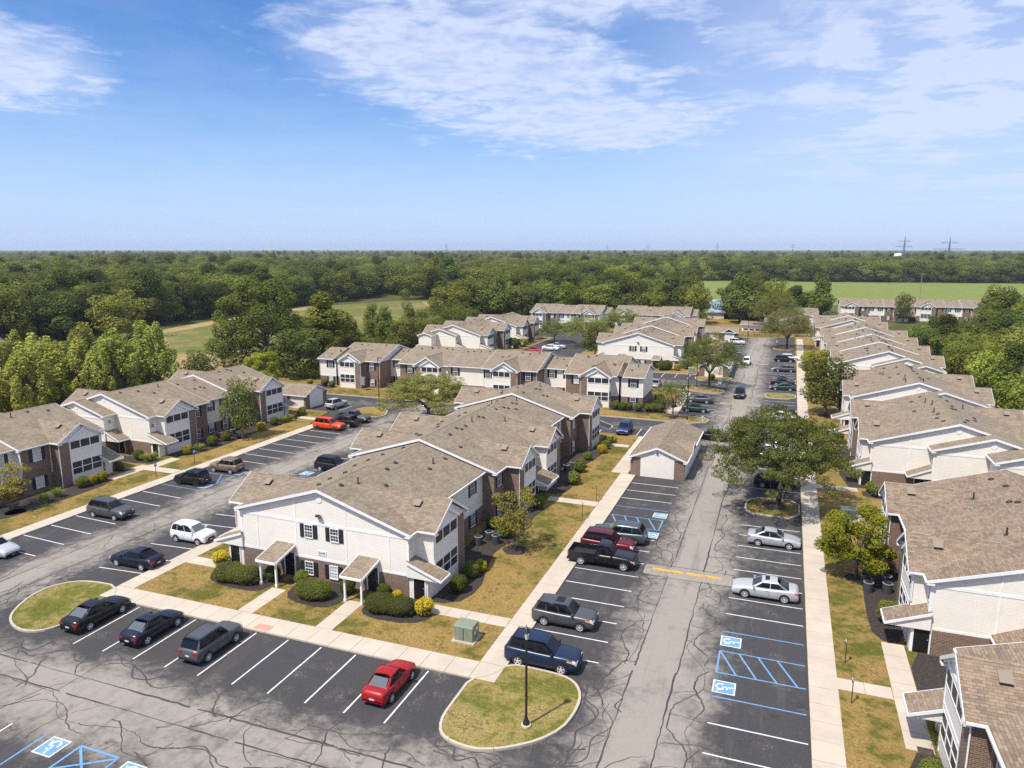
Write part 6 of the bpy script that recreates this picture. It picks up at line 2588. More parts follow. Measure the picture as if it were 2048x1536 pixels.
        for i in range(52):
            a = i * 2.4 + rnd.uniform(-.4, .4)
            z = rnd.uniform(1.2, 11.6)
            r = 4.2 * max(.16, 1 - abs(z - 5.6) / 7.6) * rnd.uniform(.5, 1.1)
            c = (r * cos(a), r * sin(a), z)
            s = rnd.uniform(.7, 1.2)
            lobes.append((c[0], c[1], c[2], s * .75, s * .75, s * 1.7))
            limb(wood, (0, 0, max(1.2, z * .5)), c, .06, .02, rnd, 3)
        nn, sz = n or 11000, .36
    elif kind == 'bush':
        for i in range(7):
            a = rnd.uniform(0, 6.28)
            r = rnd.uniform(0, 1.5)
            s = rnd.uniform(.9, 1.6)
            lobes.append((r * cos(a), r * sin(a), s * .8, s, s, s * .85))
            limb(wood, (0, 0, 0), (r * cos(a), r * sin(a), s), .05, .02, rnd, 2)
        nn, sz = n or 900, .36
    wood_kind = kind in ('round', 'tall', 'big')
    crown = leaf_cloud('crown', lobes, nn, sz, leaf, rnd, (.72, 1.02) if wood_kind else (.55, 1.0), .45, jit=.48 if wood_kind else .9)
    trunk = wood.mesh('trunk', 'bark_dark' if kind in ('round', 'tall', 'locust') else 'bark', smooth=True, uv=False)
    return trunk, crown


def tree(name, label, meshes, x, y, rot=0, scale=1.0, cat='tree', group=None, z=0.0):
    r = empty(name, (x, y, z), rot, scale)
    tag(r, label, cat, group)
    link('trunk', meshes[0], r)
    link('crown', meshes[1], r)
    return r


frnd = random.Random(77)
LOC = [make_tree_meshes('locust', 1, 'leaf_locust'), make_tree_meshes('locust', 2, 'leaf_locust', 32000)]
PEAR = [make_tree_meshes('pear', 3, 'leaf_pear'), make_tree_meshes('pear', 4, 'leaf_pear')]
SMALL = make_tree_meshes('small', 5, 'leaf_yellow')
SMALLG = make_tree_meshes('small', 6, 'leaf_bright', 4000)
THIN = make_tree_meshes('thin', 7, 'leaf_thin')
POP = [make_tree_meshes('poplar', 8, 'leaf_poplar'), make_tree_meshes('poplar', 9, 'leaf_poplar')]
WOODS = [make_tree_meshes('round', 11, 'leaf_wood'), make_tree_meshes('round', 12, 'leaf_wood'), make_tree_meshes('round', 13, 'leaf_dark'), make_tree_meshes('tall', 14, 'leaf_wood'),
         make_tree_meshes('tall', 15, 'leaf_dark'), make_tree_meshes('round', 16, 'leaf_bright'), make_tree_meshes('conifer', 17, 'leaf_conifer'), make_tree_meshes('bush', 18, 'leaf_wood')]
BIG = make_tree_meshes('big', 19, 'leaf_wood')
BIG2 = make_tree_meshes('tall', 20, 'leaf_bright', 9000)

tree('locust_tree', 'big spreading honey locust on the island between drive and pavement', LOC[0], .8, 79.3, .4, (.84, .84, .96))
tree('young_tree', 'small yellow-green tree in front of the brown-roofed right block', SMALL, 7.0, 62.8, 1.0, (1.0, 1.0, 1.0))
tree('young_tree', 'sparse young tree on the lawn beside the numbered block', THIN, -21.47, 58.35, 0.3, 1.0)
tree('locust_tree', 'dark locust behind the roof of the numbered block', LOC[0], -51.5, 100.5, 2.0, (.82, .82, .72))
tree('pear_tree', 'egg-shaped pear tree in front of the left block', PEAR[0], -72.2, 82.1, 0, (.95, .95, .95))
tree('ornamental_tree', 'low olive-green ornamental tree at the left edge by the porch', THIN, -74.6, 49.6, 1.4, (1.0, 1.0, .85))
tree('locust_tree', 'locust on the island in front of the far garage', LOC[1], -12.95, 146.3, 1.1, (.72, .72, .98))
tree('young_tree', 'bright green round tree at the corner of the cross block', SMALLG, -15.85, 117.0, .5, 1.0)
tree('pear_tree', 'broad dark pear tree on the right lawn', PEAR[1], 7.4, 126.9, 0, (1.55, 1.55, 1.10))
tree('young_tree', 'yellow-green tree behind the broad pear on the right lawn', SMALL, 7.2, 160.0, .7, (1.1, 1.1, 1.1))
tree('locust_tree', 'locust on the far tree island up the drive', LOC[1], 1.3, 212.0, .2, (.82, .82, 1.0))
tree('locust_tree', 'tall locust behind the last tree island up the drive', LOC[1], -2.5, 250.0, 2.2, (.9, .9, 1.25))
tree('locust_tree', 'locust in the car park behind the cross block', LOC[1], -51.5, 197.0, 1.7, .8)
tree('locust_tree', 'small locust in front of the white-gabled block', LOC[1], -62.5, 203.0, .7, .62)
tree('pear_tree', 'dark round tree at the left corner of the long far block', PEAR[0], -43.5, 176.0, 0, (1.3, 1.3, 1.0))
tree('locust_tree', 'locust in front of the far porch blocks', LOC[1], -49.0, 233.0, 2.9, .72)
tree('pear_tree', 'round dark tree in front of the far right block', PEAR[1], 41.5, 303.0, 0, (1.35, 1.35, 1.2))
tree('wood_tree', 'huge dark cottonwood standing alone before the meadow', BIG, -107.5, 131.0, .3, (1.26, 1.26, 1.07))
tree('wood_tree', 'bright-topped tall tree right behind the cottonwood', BIG2, -100.0, 141.0, 1.2, (1.7, 1.7, 1.08))
tree('wood_tree', 'dark dense tree at the left end of the cross block', WOODS[2], -95.5, 127.0, .5, (1.15, 1.15, .80))
tree('young_tree', 'small yellow-green tree behind the left garage', SMALL, -93.0, 112.5, .5, (1.2, 1.2, 1.25))

POPS = [(-131, 84), (-125, 87), (-119.5, 90), (-114, 92.5), (-109, 95), (-104, 97.5), (-128, 93), (-122, 96), (-117, 99.5), (-111.5, 102.5), (-138, 90), (-134, 76), (-127, 79), (-121, 82), (-115.5, 84.5), (-110, 87.5), (-105, 90), (-130, 70), (-123, 73), (-117, 76), (-111, 79)]
for i, (x, y) in enumerate(POPS):
    tree('poplar_tree', 'bright green feathery tree in the row behind the left blocks', POP[i % 2], x, y, frnd.uniform(0, 6), (frnd.uniform(1.0, 1.2),) * 2 + (frnd.uniform(.9, 1.14),), group='bright tree row behind the left blocks')
tree('pear_tree', 'grey-green small tree at the right end of the bright tree row', PEAR[0], -100.5, 104.5, 0, (1.25, 1.25, .95))

# ---- woods: positions by region on the ground
pts_w = []


def inside(p, poly):
    c = False
    j = len(poly) - 1
    for i in range(len(poly)):
        xi, yi = poly[i]
        xj, yj = poly[j]
        if (yi > p[1]) != (yj > p[1]) and p[0] < (xj - xi) * (p[1] - yi) / (yj - yi) + xi:
            c = not c
        j = i
    return c


CLEAR = [
    [(-104, -20), (-104, 100), (-128, 92), (-172, 150), (-199, 180), (-207, 224), (-215, 292), (-196, 352), (-150, 375), (-108, 355), (-112, 300), (-118, 250), (-112, 236), (-60, 272), (10, 285), (36, 285), (36, -20)],   # meadow and site
    [(-75, 390), (-95, 645), (60, 672), (420, 725), (900, 780), (900, 430), (110, 405), (20, 385)],                     # crop field
    [(-240, 412), (-235, 500), (-152, 508), (-150, 396)],
    [(8, 285), (12, 345), (100, 352), (130, 420), (30, 400), (-60, 380), (-60, 365), (-20, 350)],
    [(30, 230), (90, 300), (110, 420), (10, 400), (10, 280)],
]


def in_view(x, y, mar=6):
    a = math.degrees(math.atan2(x, y)) + 20.46
    return -36 - mar < a < 36 + mar


def fill(poly, spacing, jit, rnd):
    xs = [p[0] for p in poly]
    ys = [p[1] for p in poly]
    out = []
    y = min(ys)
    row = 0
    while y < max(ys):
        x = min(xs) + (row % 2) * spacing * .5
        while x < max(xs):
            p = (x + rnd.uniform(-jit, jit), y + rnd.uniform(-jit, jit))
            if inside(p, poly):
                out.append(p)
            x += spacing
        y += spacing * .87
        row += 1
    return out


near = []
# (position list, height factor range, weights of kinds)
hedge = fill([(-112, 150), (-104, 146), (-99, 160), (-93, 172), (-93, 226), (-112, 232), (-122, 214), (-118, 180)], 6.2, 2.0, frnd)
near += [(p, (.42, .72), 'h') for p in hedge]
near += [(p, (.95, 1.15), 'm') for p in fill([(-118, 250), (-86, 258), (-64, 270), (-66, 290), (-126, 298)], 8.0, 2.2, frnd)]
near += [(p, (.85, 1.15), 'm') for p in fill([(-86, 266), (14, 272), (6, 300), (-20, 345), (-100, 345)], 8.4, 2.4, frnd)]
near += [(p, (.62, .76), 'm') for p in fill([(32.6, 112), (32.6, 150), (46, 156), (58, 140), (46, 100)], 6.0, 1.8, frnd)]
near += [(p, (.58, .74), 'm') for p in fill([(32, 152), (32, 218), (40, 222), (48, 200), (46, 158)], 5.6, 1.6, frnd)]
near += [(p, (.78, 1.0), 'm') for p in fill([(47, 196), (55, 238), (66, 298), (110, 300), (110, 150), (58, 146), (48, 160)], 7.4, 2.2, frnd)]
near += [(p, (1.0, 1.28), 'd') for p in fill([(-198, 128), (-206, 165), (-210, 193), (-216, 238), (-222, 285), (-219, 312), (-218, 346), (-232, 380), (-262, 380), (-262, 128)], 8.2, 2.4, frnd)]
near += [(p, (.30, .45), 'h') for p in [(-120 - 2.2 * i, 398 + 1.2 * i) for i in range(22)]]
near = [q for q in near if in_view(q[0][0], q[0][1], 9) and not (q[0][1] > 262 and -6.3 < math.degrees(math.atan2(q[0][0], q[0][1])) < -3.6)]
near.sort(key=lambda q: q[0][0] ** 2 + q[0][1] ** 2)
print('near wood trees', len(near))
LBL = {'h': ('hedgerow tree or bush along the edge of the meadow', 'hedgerow trees by the meadow'),
       'd': ('dark tall tree in the wood on the far side of the meadow', 'trees of the left wood'),
       'm': ('green tree in the wood behind the apartment blocks', 'trees behind the blocks')}
far_pts = []
for i, ((x, y), hr, kd) in enumerate(near):
    s = frnd.uniform(*hr)
    r = frnd.random()
    if kd == 'h':
        k = 7 if r < .42 else 0 if r < .6 else 1 if r < .8 else 3
        if k == 7:
            s *= 2.3
    elif kd == 'd':
        k = 2 if r < .40 else 4 if r < .62 else 0 if r < .85 else 1
    else:
        k = (0, 1, 2, 3, 4, 5, 5, 6)[int(r * 7.6)]
    if i < 290:
        lb = LBL[kd]
        if x > 30 and kd == 'm':
            lb = ('green tree in the wood behind the right-hand blocks', 'trees behind the right-hand blocks')
        tree('wood_tree', lb[0], WOODS[k], x, y, frnd.uniform(0, 6.28), (s * frnd.uniform(1.15, 1.6), s * frnd.uniform(1.15, 1.6), s), group=lb[1], z=-.1)
    else:
        far_pts.append((x, y, s, k))

# far woods as one mass, out to the horizon
d = 250.0
while d < 3600:
    sp = max(10.5, d * .0165)
    n = int(d * R(90) / sp)
    for i in range(n):
        a = R(-20.46 - 45 + 90 * (i + frnd.random()) / n)
        dd = d + frnd.uniform(-.5, .5) * sp
        x, y = dd * sin(a), dd * cos(a)
        if any(inside((x, y), c) for c in CLEAR):
            continue
        if y < 400 and -112 < x < 110:
            continue
        if y < 320 and -6.3 < math.degrees(a) < -3.6:
            continue
        if -262 < x < -195 and 120 < y < 382:
            continue
        # clearings and fields far off
        if dd > 500 and mnoise.noise(Vector((x * .0030, y * .0013, 3.1))) > .34:
            continue
        r = frnd.random()
        k = 0 if r < .27 else 1 if r < .54 else 2 if r < .72 else 3 if r < .78 else 4 if r < .83 else 5 if r < .975 else 6
        s = (frnd.uniform(.72, 1.38) + (.22 if frnd.random() < .07 else 0)) * (1.0 + .30 * mnoise.noise(Vector((x * .008, y * .008, 0))))
        s = min(s, 1.42)
        far_pts.append((x, y, s, k))
    d += sp * .92
print('far trees', len(far_pts))


def far_wood():
    me = bpy.data.meshes.new('far_wood')
    me.from_pydata([(x, y, -.15) for x, y, s, k in far_pts], [], [])
    a = me.attributes.new('scl', 'FLOAT', 'POINT')
    a.data.foreach_set('value', [p[2] for p in far_pts])
    a = me.attributes.new('yaw', 'FLOAT', 'POINT')
    a.data.foreach_set('value', [frnd.uniform(0, 6.28) for _ in far_pts])
    a = me.attributes.new('kid', 'INT', 'POINT')
    a.data.foreach_set('value', [p[3] for p in far_pts])
    o = link('far_wood', me)
    tag(o, 'mass of green trees reaching to the horizon', 'woodland', kind='stuff')
    ng = bpy.data.node_groups.new('far_wood', 'GeometryNodeTree')
    ng.interface.new_socket('Geometry', in_out='INPUT', socket_type='NodeSocketGeometry')
    ng.interface.new_socket('Geometry', in_out='OUTPUT', socket_type='NodeSocketGeometry')
    nd, lk = ng.nodes, ng.links
    gi, go = nd.new('NodeGroupInput'), nd.new('NodeGroupOutput')
    join = nd.new('GeometryNodeJoinGeometry')

    def attr(nm, dt):
        n_ = nd.new('GeometryNodeInputNamedAttribute')
        n_.data_type = dt
        n_.inputs[0].default_value = nm
        return n_.outputs[0]
    kid, scl, yaw = attr('kid', 'INT'), attr('scl', 'FLOAT'), attr('yaw', 'FLOAT')
    cx_ = nd.new('ShaderNodeCombineXYZ')
    lk.new(yaw, cx_.inputs[2])
    for k in range(7):
        src = [ob for ob in bpy.data.objects if ob.data is not None and ob.data == WOODS[k][1]]
        if not src:
            continue
        oi = nd.new('GeometryNodeObjectInfo')
        oi.transform_space = 'ORIGINAL'
        oi.inputs['As Instance'].default_value = True
        oi.inputs['Object'].default_value = src[0]
        cmp_ = nd.new('FunctionNodeCompare')
        cmp_.data_type = 'INT'
        cmp_.operation = 'EQUAL'
        ins = [s_ for s_ in cmp_.inputs if s_.enabled and s_.type == 'INT']
        lk.new(kid, ins[0])
        ins[1].default_value = k
        iop = nd.new('GeometryNodeInstanceOnPoints')
        lk.new(gi.outputs[0], iop.inputs['Points'])
        lk.new(cmp_.outputs[0], iop.inputs['Selection'])
        lk.new(oi.outputs['Geometry'], iop.inputs['Instance'])
        lk.new(cx_.outputs[0], iop.inputs['Rotation'])
        cs_ = nd.new('ShaderNodeCombineXYZ')
        sm_ = nd.new('ShaderNodeMath')
        sm_.operation = 'MULTIPLY'
        sm_.inputs[1].default_value = 1.45
        lk.new(scl, sm_.inputs[0])
        lk.new(sm_.outputs[0], cs_.inputs[0])
        lk.new(sm_.outputs[0], cs_.inputs[1])
        lk.new(scl, cs_.inputs[2])
        lk.new(cs_.outputs[0], iop.inputs['Scale'])
        lk.new(iop.outputs[0], join.inputs[0])
    lk.new(join.outputs[0], go.inputs[0])
    md = o.modifiers.new('far_wood', 'NODES')
    md.node_group = ng


far_wood()


# ---------------------------------------------------------------- shrubs and hedges
def shrub_mesh(seed, lobes, n, size, leaf, shell=(.86, 1.02), core=True):
    rnd = random.Random(seed)
    ex = []
    for (cx_, cy_, cz_, rx, ry, rz) in lobes:       # lumpy outline
        ex.append((cx_, cy_, cz_, rx * .92, ry * .92, rz * .92))
        for k in range(7):
            a = rnd.uniform(0, 6.28)
            u = rnd.uniform(-.2, .95)
            q = sqrt(1 - u * u)
            t = rnd.uniform(.30, .46)
            ex.append((cx_ + rx * .66 * q * cos(a), cy_ + ry * .66 * q * sin(a), cz_ + rz * .62 * u, rx * t, ry * t, rz * t))
    return leaf_cloud('foliage', ex, n, size, leaf, rnd, shell, zmin=.02)


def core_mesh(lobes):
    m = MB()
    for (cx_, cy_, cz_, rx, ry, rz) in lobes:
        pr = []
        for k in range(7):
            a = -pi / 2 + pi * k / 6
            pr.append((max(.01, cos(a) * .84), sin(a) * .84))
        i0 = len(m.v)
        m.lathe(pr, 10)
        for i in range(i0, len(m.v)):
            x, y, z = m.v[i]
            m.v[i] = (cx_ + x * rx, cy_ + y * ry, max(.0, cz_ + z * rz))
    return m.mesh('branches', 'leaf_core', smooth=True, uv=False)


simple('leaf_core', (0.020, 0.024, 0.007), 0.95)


def shrub(name, label, x, y, meshes, rot=0, scale=1.0, group=None, cat='shrub'):
    r = empty(name, (x, y, Z0 - .01), rot, scale)
    tag(r, label, cat, group)
    link('foliage', meshes[0], r)
    link('branches', meshes[1], r)
    return r


def SH(seed, lobes, n, size, leaf):
    return (shrub_mesh(seed, lobes, n, size, leaf), core_mesh(lobes))


mound2 = SH(1, [(-.85, 0, .75, 1.35, 1.15, 1.0), (.75, .05, .7, 1.25, 1.1, .95), (0, 0, .72, 1.3, 1.1, .9)], 20000, .085, 'leaf_hedge')
mound1 = SH(2, [(0, 0, .80, 1.5, 1.15, 1.0), (.25, .1, .75, 1.3, 1.1, .95)], 15000, .085, 'leaf_hedge')
ball = SH(3, [(0, 0, .62, .68, .68, .68)], 5000, .085, 'leaf_hedge2')
ballb = SH(4, [(0, 0, .62, .68, .68, .66)], 1400, .15, 'leaf_hedge2')
gold = SH(5, [(0, 0, .60, .72, .72, .70), (.1, .1, .7, .6, .6, .55)], 5000, .095, 'leaf_gold')
box_h = SH(6, [(-.7, 0, .55, .62, .55, .60), (0, 0, .55, .62, .55, .6), (.7, 0, .55, .62, .55, .6)], 3000, .13, 'leaf_hedge2')


def tuft_mesh(seed, n=260, h=.95, leaf='leaf_grass'):
    rnd = random.Random(seed)
    V, F, A = [], [], []
    for _ in range(n):
        a = rnd.uniform(0, 6.28)
        r0 = rnd.uniform(0, .22)
        L = h * rnd.uniform(.7, 1.15)
        out = rnd.uniform(.25, .95)
        w = .022
        px, py = -sin(a) * w, cos(a) * w
        prev = None
        for k in range(4):
            t = k / 3
            rr = r0 + out * t * t * h * .75
            z = L * (t - .42 * t * t * out)
            c = (rr * cos(a), rr * sin(a), z)
            ww = 1 - .8 * t
            cur = ((c[0] + px * ww, c[1] + py * ww, c[2]), (c[0] - px * ww, c[1] - py * ww, c[2]))
            if prev:
                i = len(V)
                V.extend([prev[0], cur[0], cur[1], prev[1]])
                F.append((i, i + 1, i + 2, i + 3))
                A.append(rnd.random())
            prev = cur
    me = bpy.data.meshes.new('blades')
    me.from_pydata(V, [], F)
    me.materials.append(MT[leaf])
    at = me.attributes.new('rnd', 'FLOAT', 'FACE')
    at.data.foreach_set('value', A)
    return me


TUFT = tuft_mesh(1)


def grass_tuft(label, x, y, s=1.0, group=None):
    o = link('ornamental_grass', TUFT, None, (x, y, Z0), frnd.uniform(0, 6), s)
    return tag(o, label, 'ornamental grass', group)


# in front of the numbered gable
shrub('hedge_mound', 'large clipped green mound left of the left hood', -40.7, 44.6, mound2, 0, (1.14, 1.0, .86))
shrub('hedge_mound', 'round clipped green mound between the two hoods', -33.2, 44.3, mound1, 0, (1.12, 1.0, .84))
shrub('hedge_mound', 'wide clipped green mound right of the right hood', -26.3, 44.4, mound2, 0, (1.08, .95, .78))
shrub('round_shrub', 'golden shrub at the right end of the front bed', -23.75, 44.9, gold, 0, 1.05)
shrub('round_shrub', 'golden shrub at the left corner of the numbered block', -44.3, 46.6, gold, 0, 1.0)
shrub('round_shrub', 'green ball shrub left of the left hood post', -38.0, 45.6, ball, 0, 1.05)
shrub('round_shrub', 'green ball shrub right of the left hood post', -35.4, 45.9, ball, 1, .95)
shrub('round_shrub', 'green ball shrub left of the right hood post', -31.0, 45.8, ball, 2, 1.0)
shrub('round_shrub', 'green ball shrub right of the right hood post', -28.0, 46.2, ball, 3, .95)
shrub('round_shrub', 'small golden shrub beside the right hood', -26.9, 46.4, gold, 0, .55)
# along the east side of the numbered block
EASTS = [(-22.9, 49.2, ball, 1.15, 'green ball shrub just north of the side path'), (-23.0, 52.0, ball, 1.1, 'green ball shrub under the corner porch'), (-22.7, 53.3, gold, .8, 'golden shrub beside the porch brick pier'),
         (-25.4, 62.4, ball, .9, 'dark ball shrub against the brick recess'), (-23.4, 60.8, ballb, 1.2, 'reddish low shrub next to the air conditioners'), (-23.0, 69.6, ball, 1.15, 'green ball shrub at the middle entry path'),
         (-21.6, 78.4, ballb, 1.25, 'dark shrub north of the middle entry'), (-21.7, 79.8, gold, .75, 'golden shrub north of the middle entry'), (-22.2, 83.2, ballb, 1.2, 'olive shrub beside the far air conditioners'),
         (-22.6, 85.2, ballb, 1.0, 'pale shrub behind the olive one'), (-22.6, 88.6, ball, .9, 'dark shrub at the far brick recess'), (-21.6, 92.4, gold, .95, 'golden shrub beside the far porch'), (-21.7, 94.6, ball, 1.0, 'green shrub past the far golden one'),
         (-21.8, 96.2, ball, 1.1, 'green shrub at the far entry path'), (-21.4, 98.4, gold, .7, 'small golden shrub by the far corner')]
for x, y, ms, s, lb in EASTS:
    shrub('round_shrub', lb, x, y, ms, x, s)
# left block beds
LEFTS = [(-74.0, 57.6, ball, 1.1, 'green shrub under the first left porch'), (-73.9, 58.9, gold, .9, 'golden shrub under the first left porch'), (-73.8, 60.1, gold, .95, 'second golden shrub under the first left porch'),
         (-75.9, 64.3, box_h, .9, 'dark hedge in the entry court'), (-77.0, 68.3, ball, 1.1, 'ball shrub by the round-window entry'), (-73.2, 72.6, gold, 1.0, 'golden shrub at the second left porch'),
         (-73.0, 77.0, ball, 1.2, 'green shrub at the brick end of the second left porch'), (-73.3, 80.0, ballb, 1.2, 'dark shrub before the left air conditioners'), (-72.4, 86.4, gold, 1.1, 'pale golden shrub right of the pear tree'),
         (-72.9, 90.0, ball, 1.1, 'green shrub under the third left porch'), (-73.4, 97.6, box_h, 1.1, 'low hedge beside the left garage lawn')]
for x, y, ms, s, lb in LEFTS:
    shrub('round_shrub', lb, x, y, ms, x, s)
for x, y, lb in ((-73.6, 54.2, 'grass tuft below the brick pier of the first left porch'), (-73.4, 52.6, 'grass tuft beside the left window'), (-75.6, 68.1, 'tall pale grass in the round-window bed'), (-75.2, 68.9, 'second pale grass in the round-window bed'),
                 (-72.8, 74.3, 'ornamental grass at the second left porch'), (-72.6, 91.8, 'ornamental grass under the third left porch'), (-72.4, 93.2, 'ornamental grass by the third left door'), (9.6, 41.8, 'tall green grass tuft by the nearest right entry')):
    grass_tuft(lb, x, y, 1.25)
# cross block
CR = [(-88.2, 120.4, gold, 1.0, 'golden shrub at the left corner of the cross block'), (-84.8, 120.6, ball, 1.15, 'green shrub under the first cross-block window'), (-82.8, 120.2, ball, 1.0, 'green shrub left of the first cross-block porch'),
      (-69.2, 123.6, box_h, 1.0, 'low hedge beside the cross-block air conditioner'), (-25.9, 119.8, ball, 1.15, 'green shrub right of the last cross-block porch'), (-24.6, 119.3, ball, 1.1, 'pointed shrub in front of the last cross-block window'), (-23.6, 119.9, ball, 1.1, 'third shrub under the last cross-block window'),
      (-21.9, 119.5, ball, 1.15, 'clipped shrub at the brick corner of the cross block'), (-19.3, 119.8, box_h, 1.35, 'clipped hedge round the corner of the cross block'), (-19.2, 123.0, mound1, .9, 'round hedge on the end wall of the cross block'), (-19.6, 127.0, ball, 1.4, 'tall shrub at the back corner of the cross block')]
for x, y, ms, s, lb in CR:
    shrub('round_shrub', lb, x, y, ms, 0, s)
# right side
RS = [(8.6, 55.6, ball, 1.35, 'clipped shrub below the lean-to roof of the brown-roofed block'), (8.6, 38.4, ball, 1.0, 'low green shrub at the bottom right corner'), (10.6, 86.6, box_h, 1.15, 'yellow-green hedge in front of the nested gables'),
      (8.2, 108.6, gold, 1.1, 'golden shrub beside the far right entries'), (8.4, 110.4, ball, 1.2, 'green hedge behind the far golden shrub'), (-24.4, 164.0, mound1, 1.3, 'large mound before the far white gable'), (-21.7, 164.2, gold, 1.2, 'golden shrub right of the far mound'), (-30.6, 165.0, ball, 1.2, 'green shrub left of the far hood'), (-27.4, 165.0, ball, 1.2, 'green shrub right of the far hood'), (-19.8, 167.0, ball, 1.7, 'dark shrub at the far gable corner'),
      (-68.6, 172.0, ballb, 1.8, 'big shrub beside the white-gabled block'), (-67.6, 190.0, gold, 1.8, 'yellow-green bush between the two white-gabled blocks'), (-68.6, 186.0, ballb, 2.4, 'olive bush between the two white-gabled blocks'), (-13.2, 155.2, gold, 1.0, 'golden shrub on the garage island')]
for x, y, ms, s, lb in RS:
    shrub('round_shrub', lb, x, y, ms, y, s)

# ================================================================== STREET FURNITURE AND SMALL THINGS


def lamp_post(label, x, y, h=5.6, lantern=True, z=Z0):
    r = empty('street_lamp', (x, y, z))
    tag(r, label, 'street lamp')
    MB().lathe([(.30, -.05), (.30, .08), (.26, .10)], 14).build('footing', 'kerb', r, uv=False)
    m = MB()
    m.lathe([(.20, .10), (.20, .22), (.15, .30), (.10, .50), (.075, .62), (.065, h - .6), (.075, h - .58), (.09, h - .52)], 10)
    m.build('pole', 'pole_black', r, smooth=True, uv=False)
    if lantern:
        MB().lathe([(.10, h - .52), (.19, h - .10), (.185, h - .08)], 6).build('lantern', 'lantern_glass', r, uv=False)
        m = MB()
        m.lathe([(.24, h - .08), (.22, h - .02), (.10, h + .16), (.03, h + .22), (.02, h + .34)], 6)
        for k in range(6):
            a = 2 * pi * k / 6
            m.tube((.105 * cos(a), .105 * sin(a), h - .52), (.195 * cos(a), .195 * sin(a), h - .08), .012, n=4)
        m.build('lantern_cap', 'pole_black', r, uv=False)
    else:
        m = MB()
        m.tube((0, 0, h - .6), (0, 0, h), .06, n=8)
        m.box(-.05, .75, -.14, .14, h - .02, h + .10)
        m.build('lamp_head', 'metal_dark', r, uv=False)
    return r


lamp_post('black lantern lamp post on the near corner island', -12.34, 35.4, 5.9)
lamp_post('tall dark lamp post on the left lamp island', -62.9, 104.6, 9.0, False)
lamp_post('tall dark lamp post on the island by the locust up the drive', -15.2, 144.6, 9.0, False)
lamp_post('tall dark lamp post at the corner of the cross block lawn', -13.4, 115.6, 7.6, False)
lamp_post('tall dark lamp post beside the far white parked car', -9.4, 222.0, 9.5, False)
lamp_post('tall dark lamp post in the small car park by the far porch block', -59.5, 222.0, 8.5, False)


def transformer(label, x, y, mat, s=1.0, rot=0.0):
    r = empty('transformer_box', (x, y, Z0 - .02), rot, s)
    tag(r, label, 'utility box')
    MB().box(-.85, .85, -.75, .75, -.05, .10).build('concrete_pad', 'kerb', r, uv=False)
    m = MB()
    m.box(-.68, .68, -.58, .58, .10, 1.12)
    m.extrude([(-.58, 1.12), (.58, 1.12), (.50, 1.24), (-.50, 1.24)], 'x', -.70, .70)
    m.build('cabinet', mat, r, uv=False)
    m = MB()
    m.box(.685, .70, -.25, -.02, .55, .75)
    m.box(.685, .70, .10, .32, .70, .92)
    m.build('warning_label', 'sign_white', r, uv=False)
    MB().box(-.02, .02, -.60, -.575, .18, 1.08).build('door_seam', 'vent_black', r, uv=False)
    return r


transformer('pale green transformer box on the lawn by the numbered block', -19.4, 42.9, 'utility_green')
transformer('dark green transformer box on the lawn right of the locust island', 7.3, 77.3, 'utility_dark', 1.0, .1)
MB_p = MB().box(-.16, .16, -.13, .13, -.03, .75)
o = empty('utility_pedestal', (8.4, 76.4, Z0))
tag(o, 'small pale utility pedestal beside the dark green box', 'utility box')
MB_p.build('case', 'metal_grey', o, uv=False)
MB().box(-.19, .19, -.16, .16, .75, .80).build('cap', 'metal_grey', o, uv=False)
transformer('dark utility box on the far right lawn', 7.4, 200.0, 'utility_dark', 1.1)
transformer('green utility box by the far white gable', -18.4, 163.0, 'utility_green', .9)


def sign(label, x, y, rot, mat='sign_green', h=1.75, w=.32, hh=.45):
    r = empty('parking_sign', (x, y, Z0), rot)
    tag(r, label, 'sign')
    MB().box(-.03, .03, -.02, .02, 0, h).build('post', 'pole_black', r, uv=False)
    MB().box(-w / 2, w / 2, -.035, -.022, h - hh, h + .02).build('sign_panel', mat, r, uv=False)
    MB().box(-w / 2 + .04, w / 2 - .04, -.042, -.036, h - hh * .55, h - .04).build('symbol', 'sign_white' if mat != 'sign_white' else 'sign_blue', r, uv=False)
    return r


sign('parking sign on the lawn nearest the numbered block', -17.75, 67.9, R(90), 'metal_dark')
sign('second parking sign on the lawn nearer the garage', -17.75, 73.7, R(90), 'metal_dark')
sign('blue and white parking sign before the black compact SUV', -69.25, 63.6, R(80), 'sign_blue')
sign('blue and white parking sign before the bronze compact SUV', -69.0, 69.5, R(80), 'sign_blue')
sign('parking sign on the right lawn beside the blue hatching', 5.25, 48.8, R(-80), 'metal_dark')
sign('parking sign on the right lawn nearest the camera', 5.3, 44.2, R(-80), 'metal_dark')
sign('white traffic sign on the tree island up the drive', -10.6, 141.4, 0, 'sign_white', 2.4, .55, .8)
sign('round sign on the far tree island', -1.2, 210.0, 0, 'sign_white', 2.3, .5, .5)
sign('first small sign in the lawn before the white-gabled block', -66.5, 178.5, 0, 'sign_white', 1.7, .4, .5)
sign('second small sign in the lawn before the white-gabled block', -66.4, 186.0, 0, 'sign_white', 1.7, .4, .5)

r = empty('fire_hydrant', (-11.0, 116.2, Z0))
tag(r, 'pale turquoise fire hydrant on the corner lawn', 'fire hydrant')
MB().lathe([(.17, 0), (.17, .06), (.11, .08), (.11, .55), (.15, .57), (.15, .62), (.10, .72), (.03, .78)], 12).build('body', 'hydrant', r, smooth=True, uv=False)
MB().tube((-.22, 0, .45), (.22, 0, .45), .06, n=8).build('outlet', 'sign_white', r, uv=False)


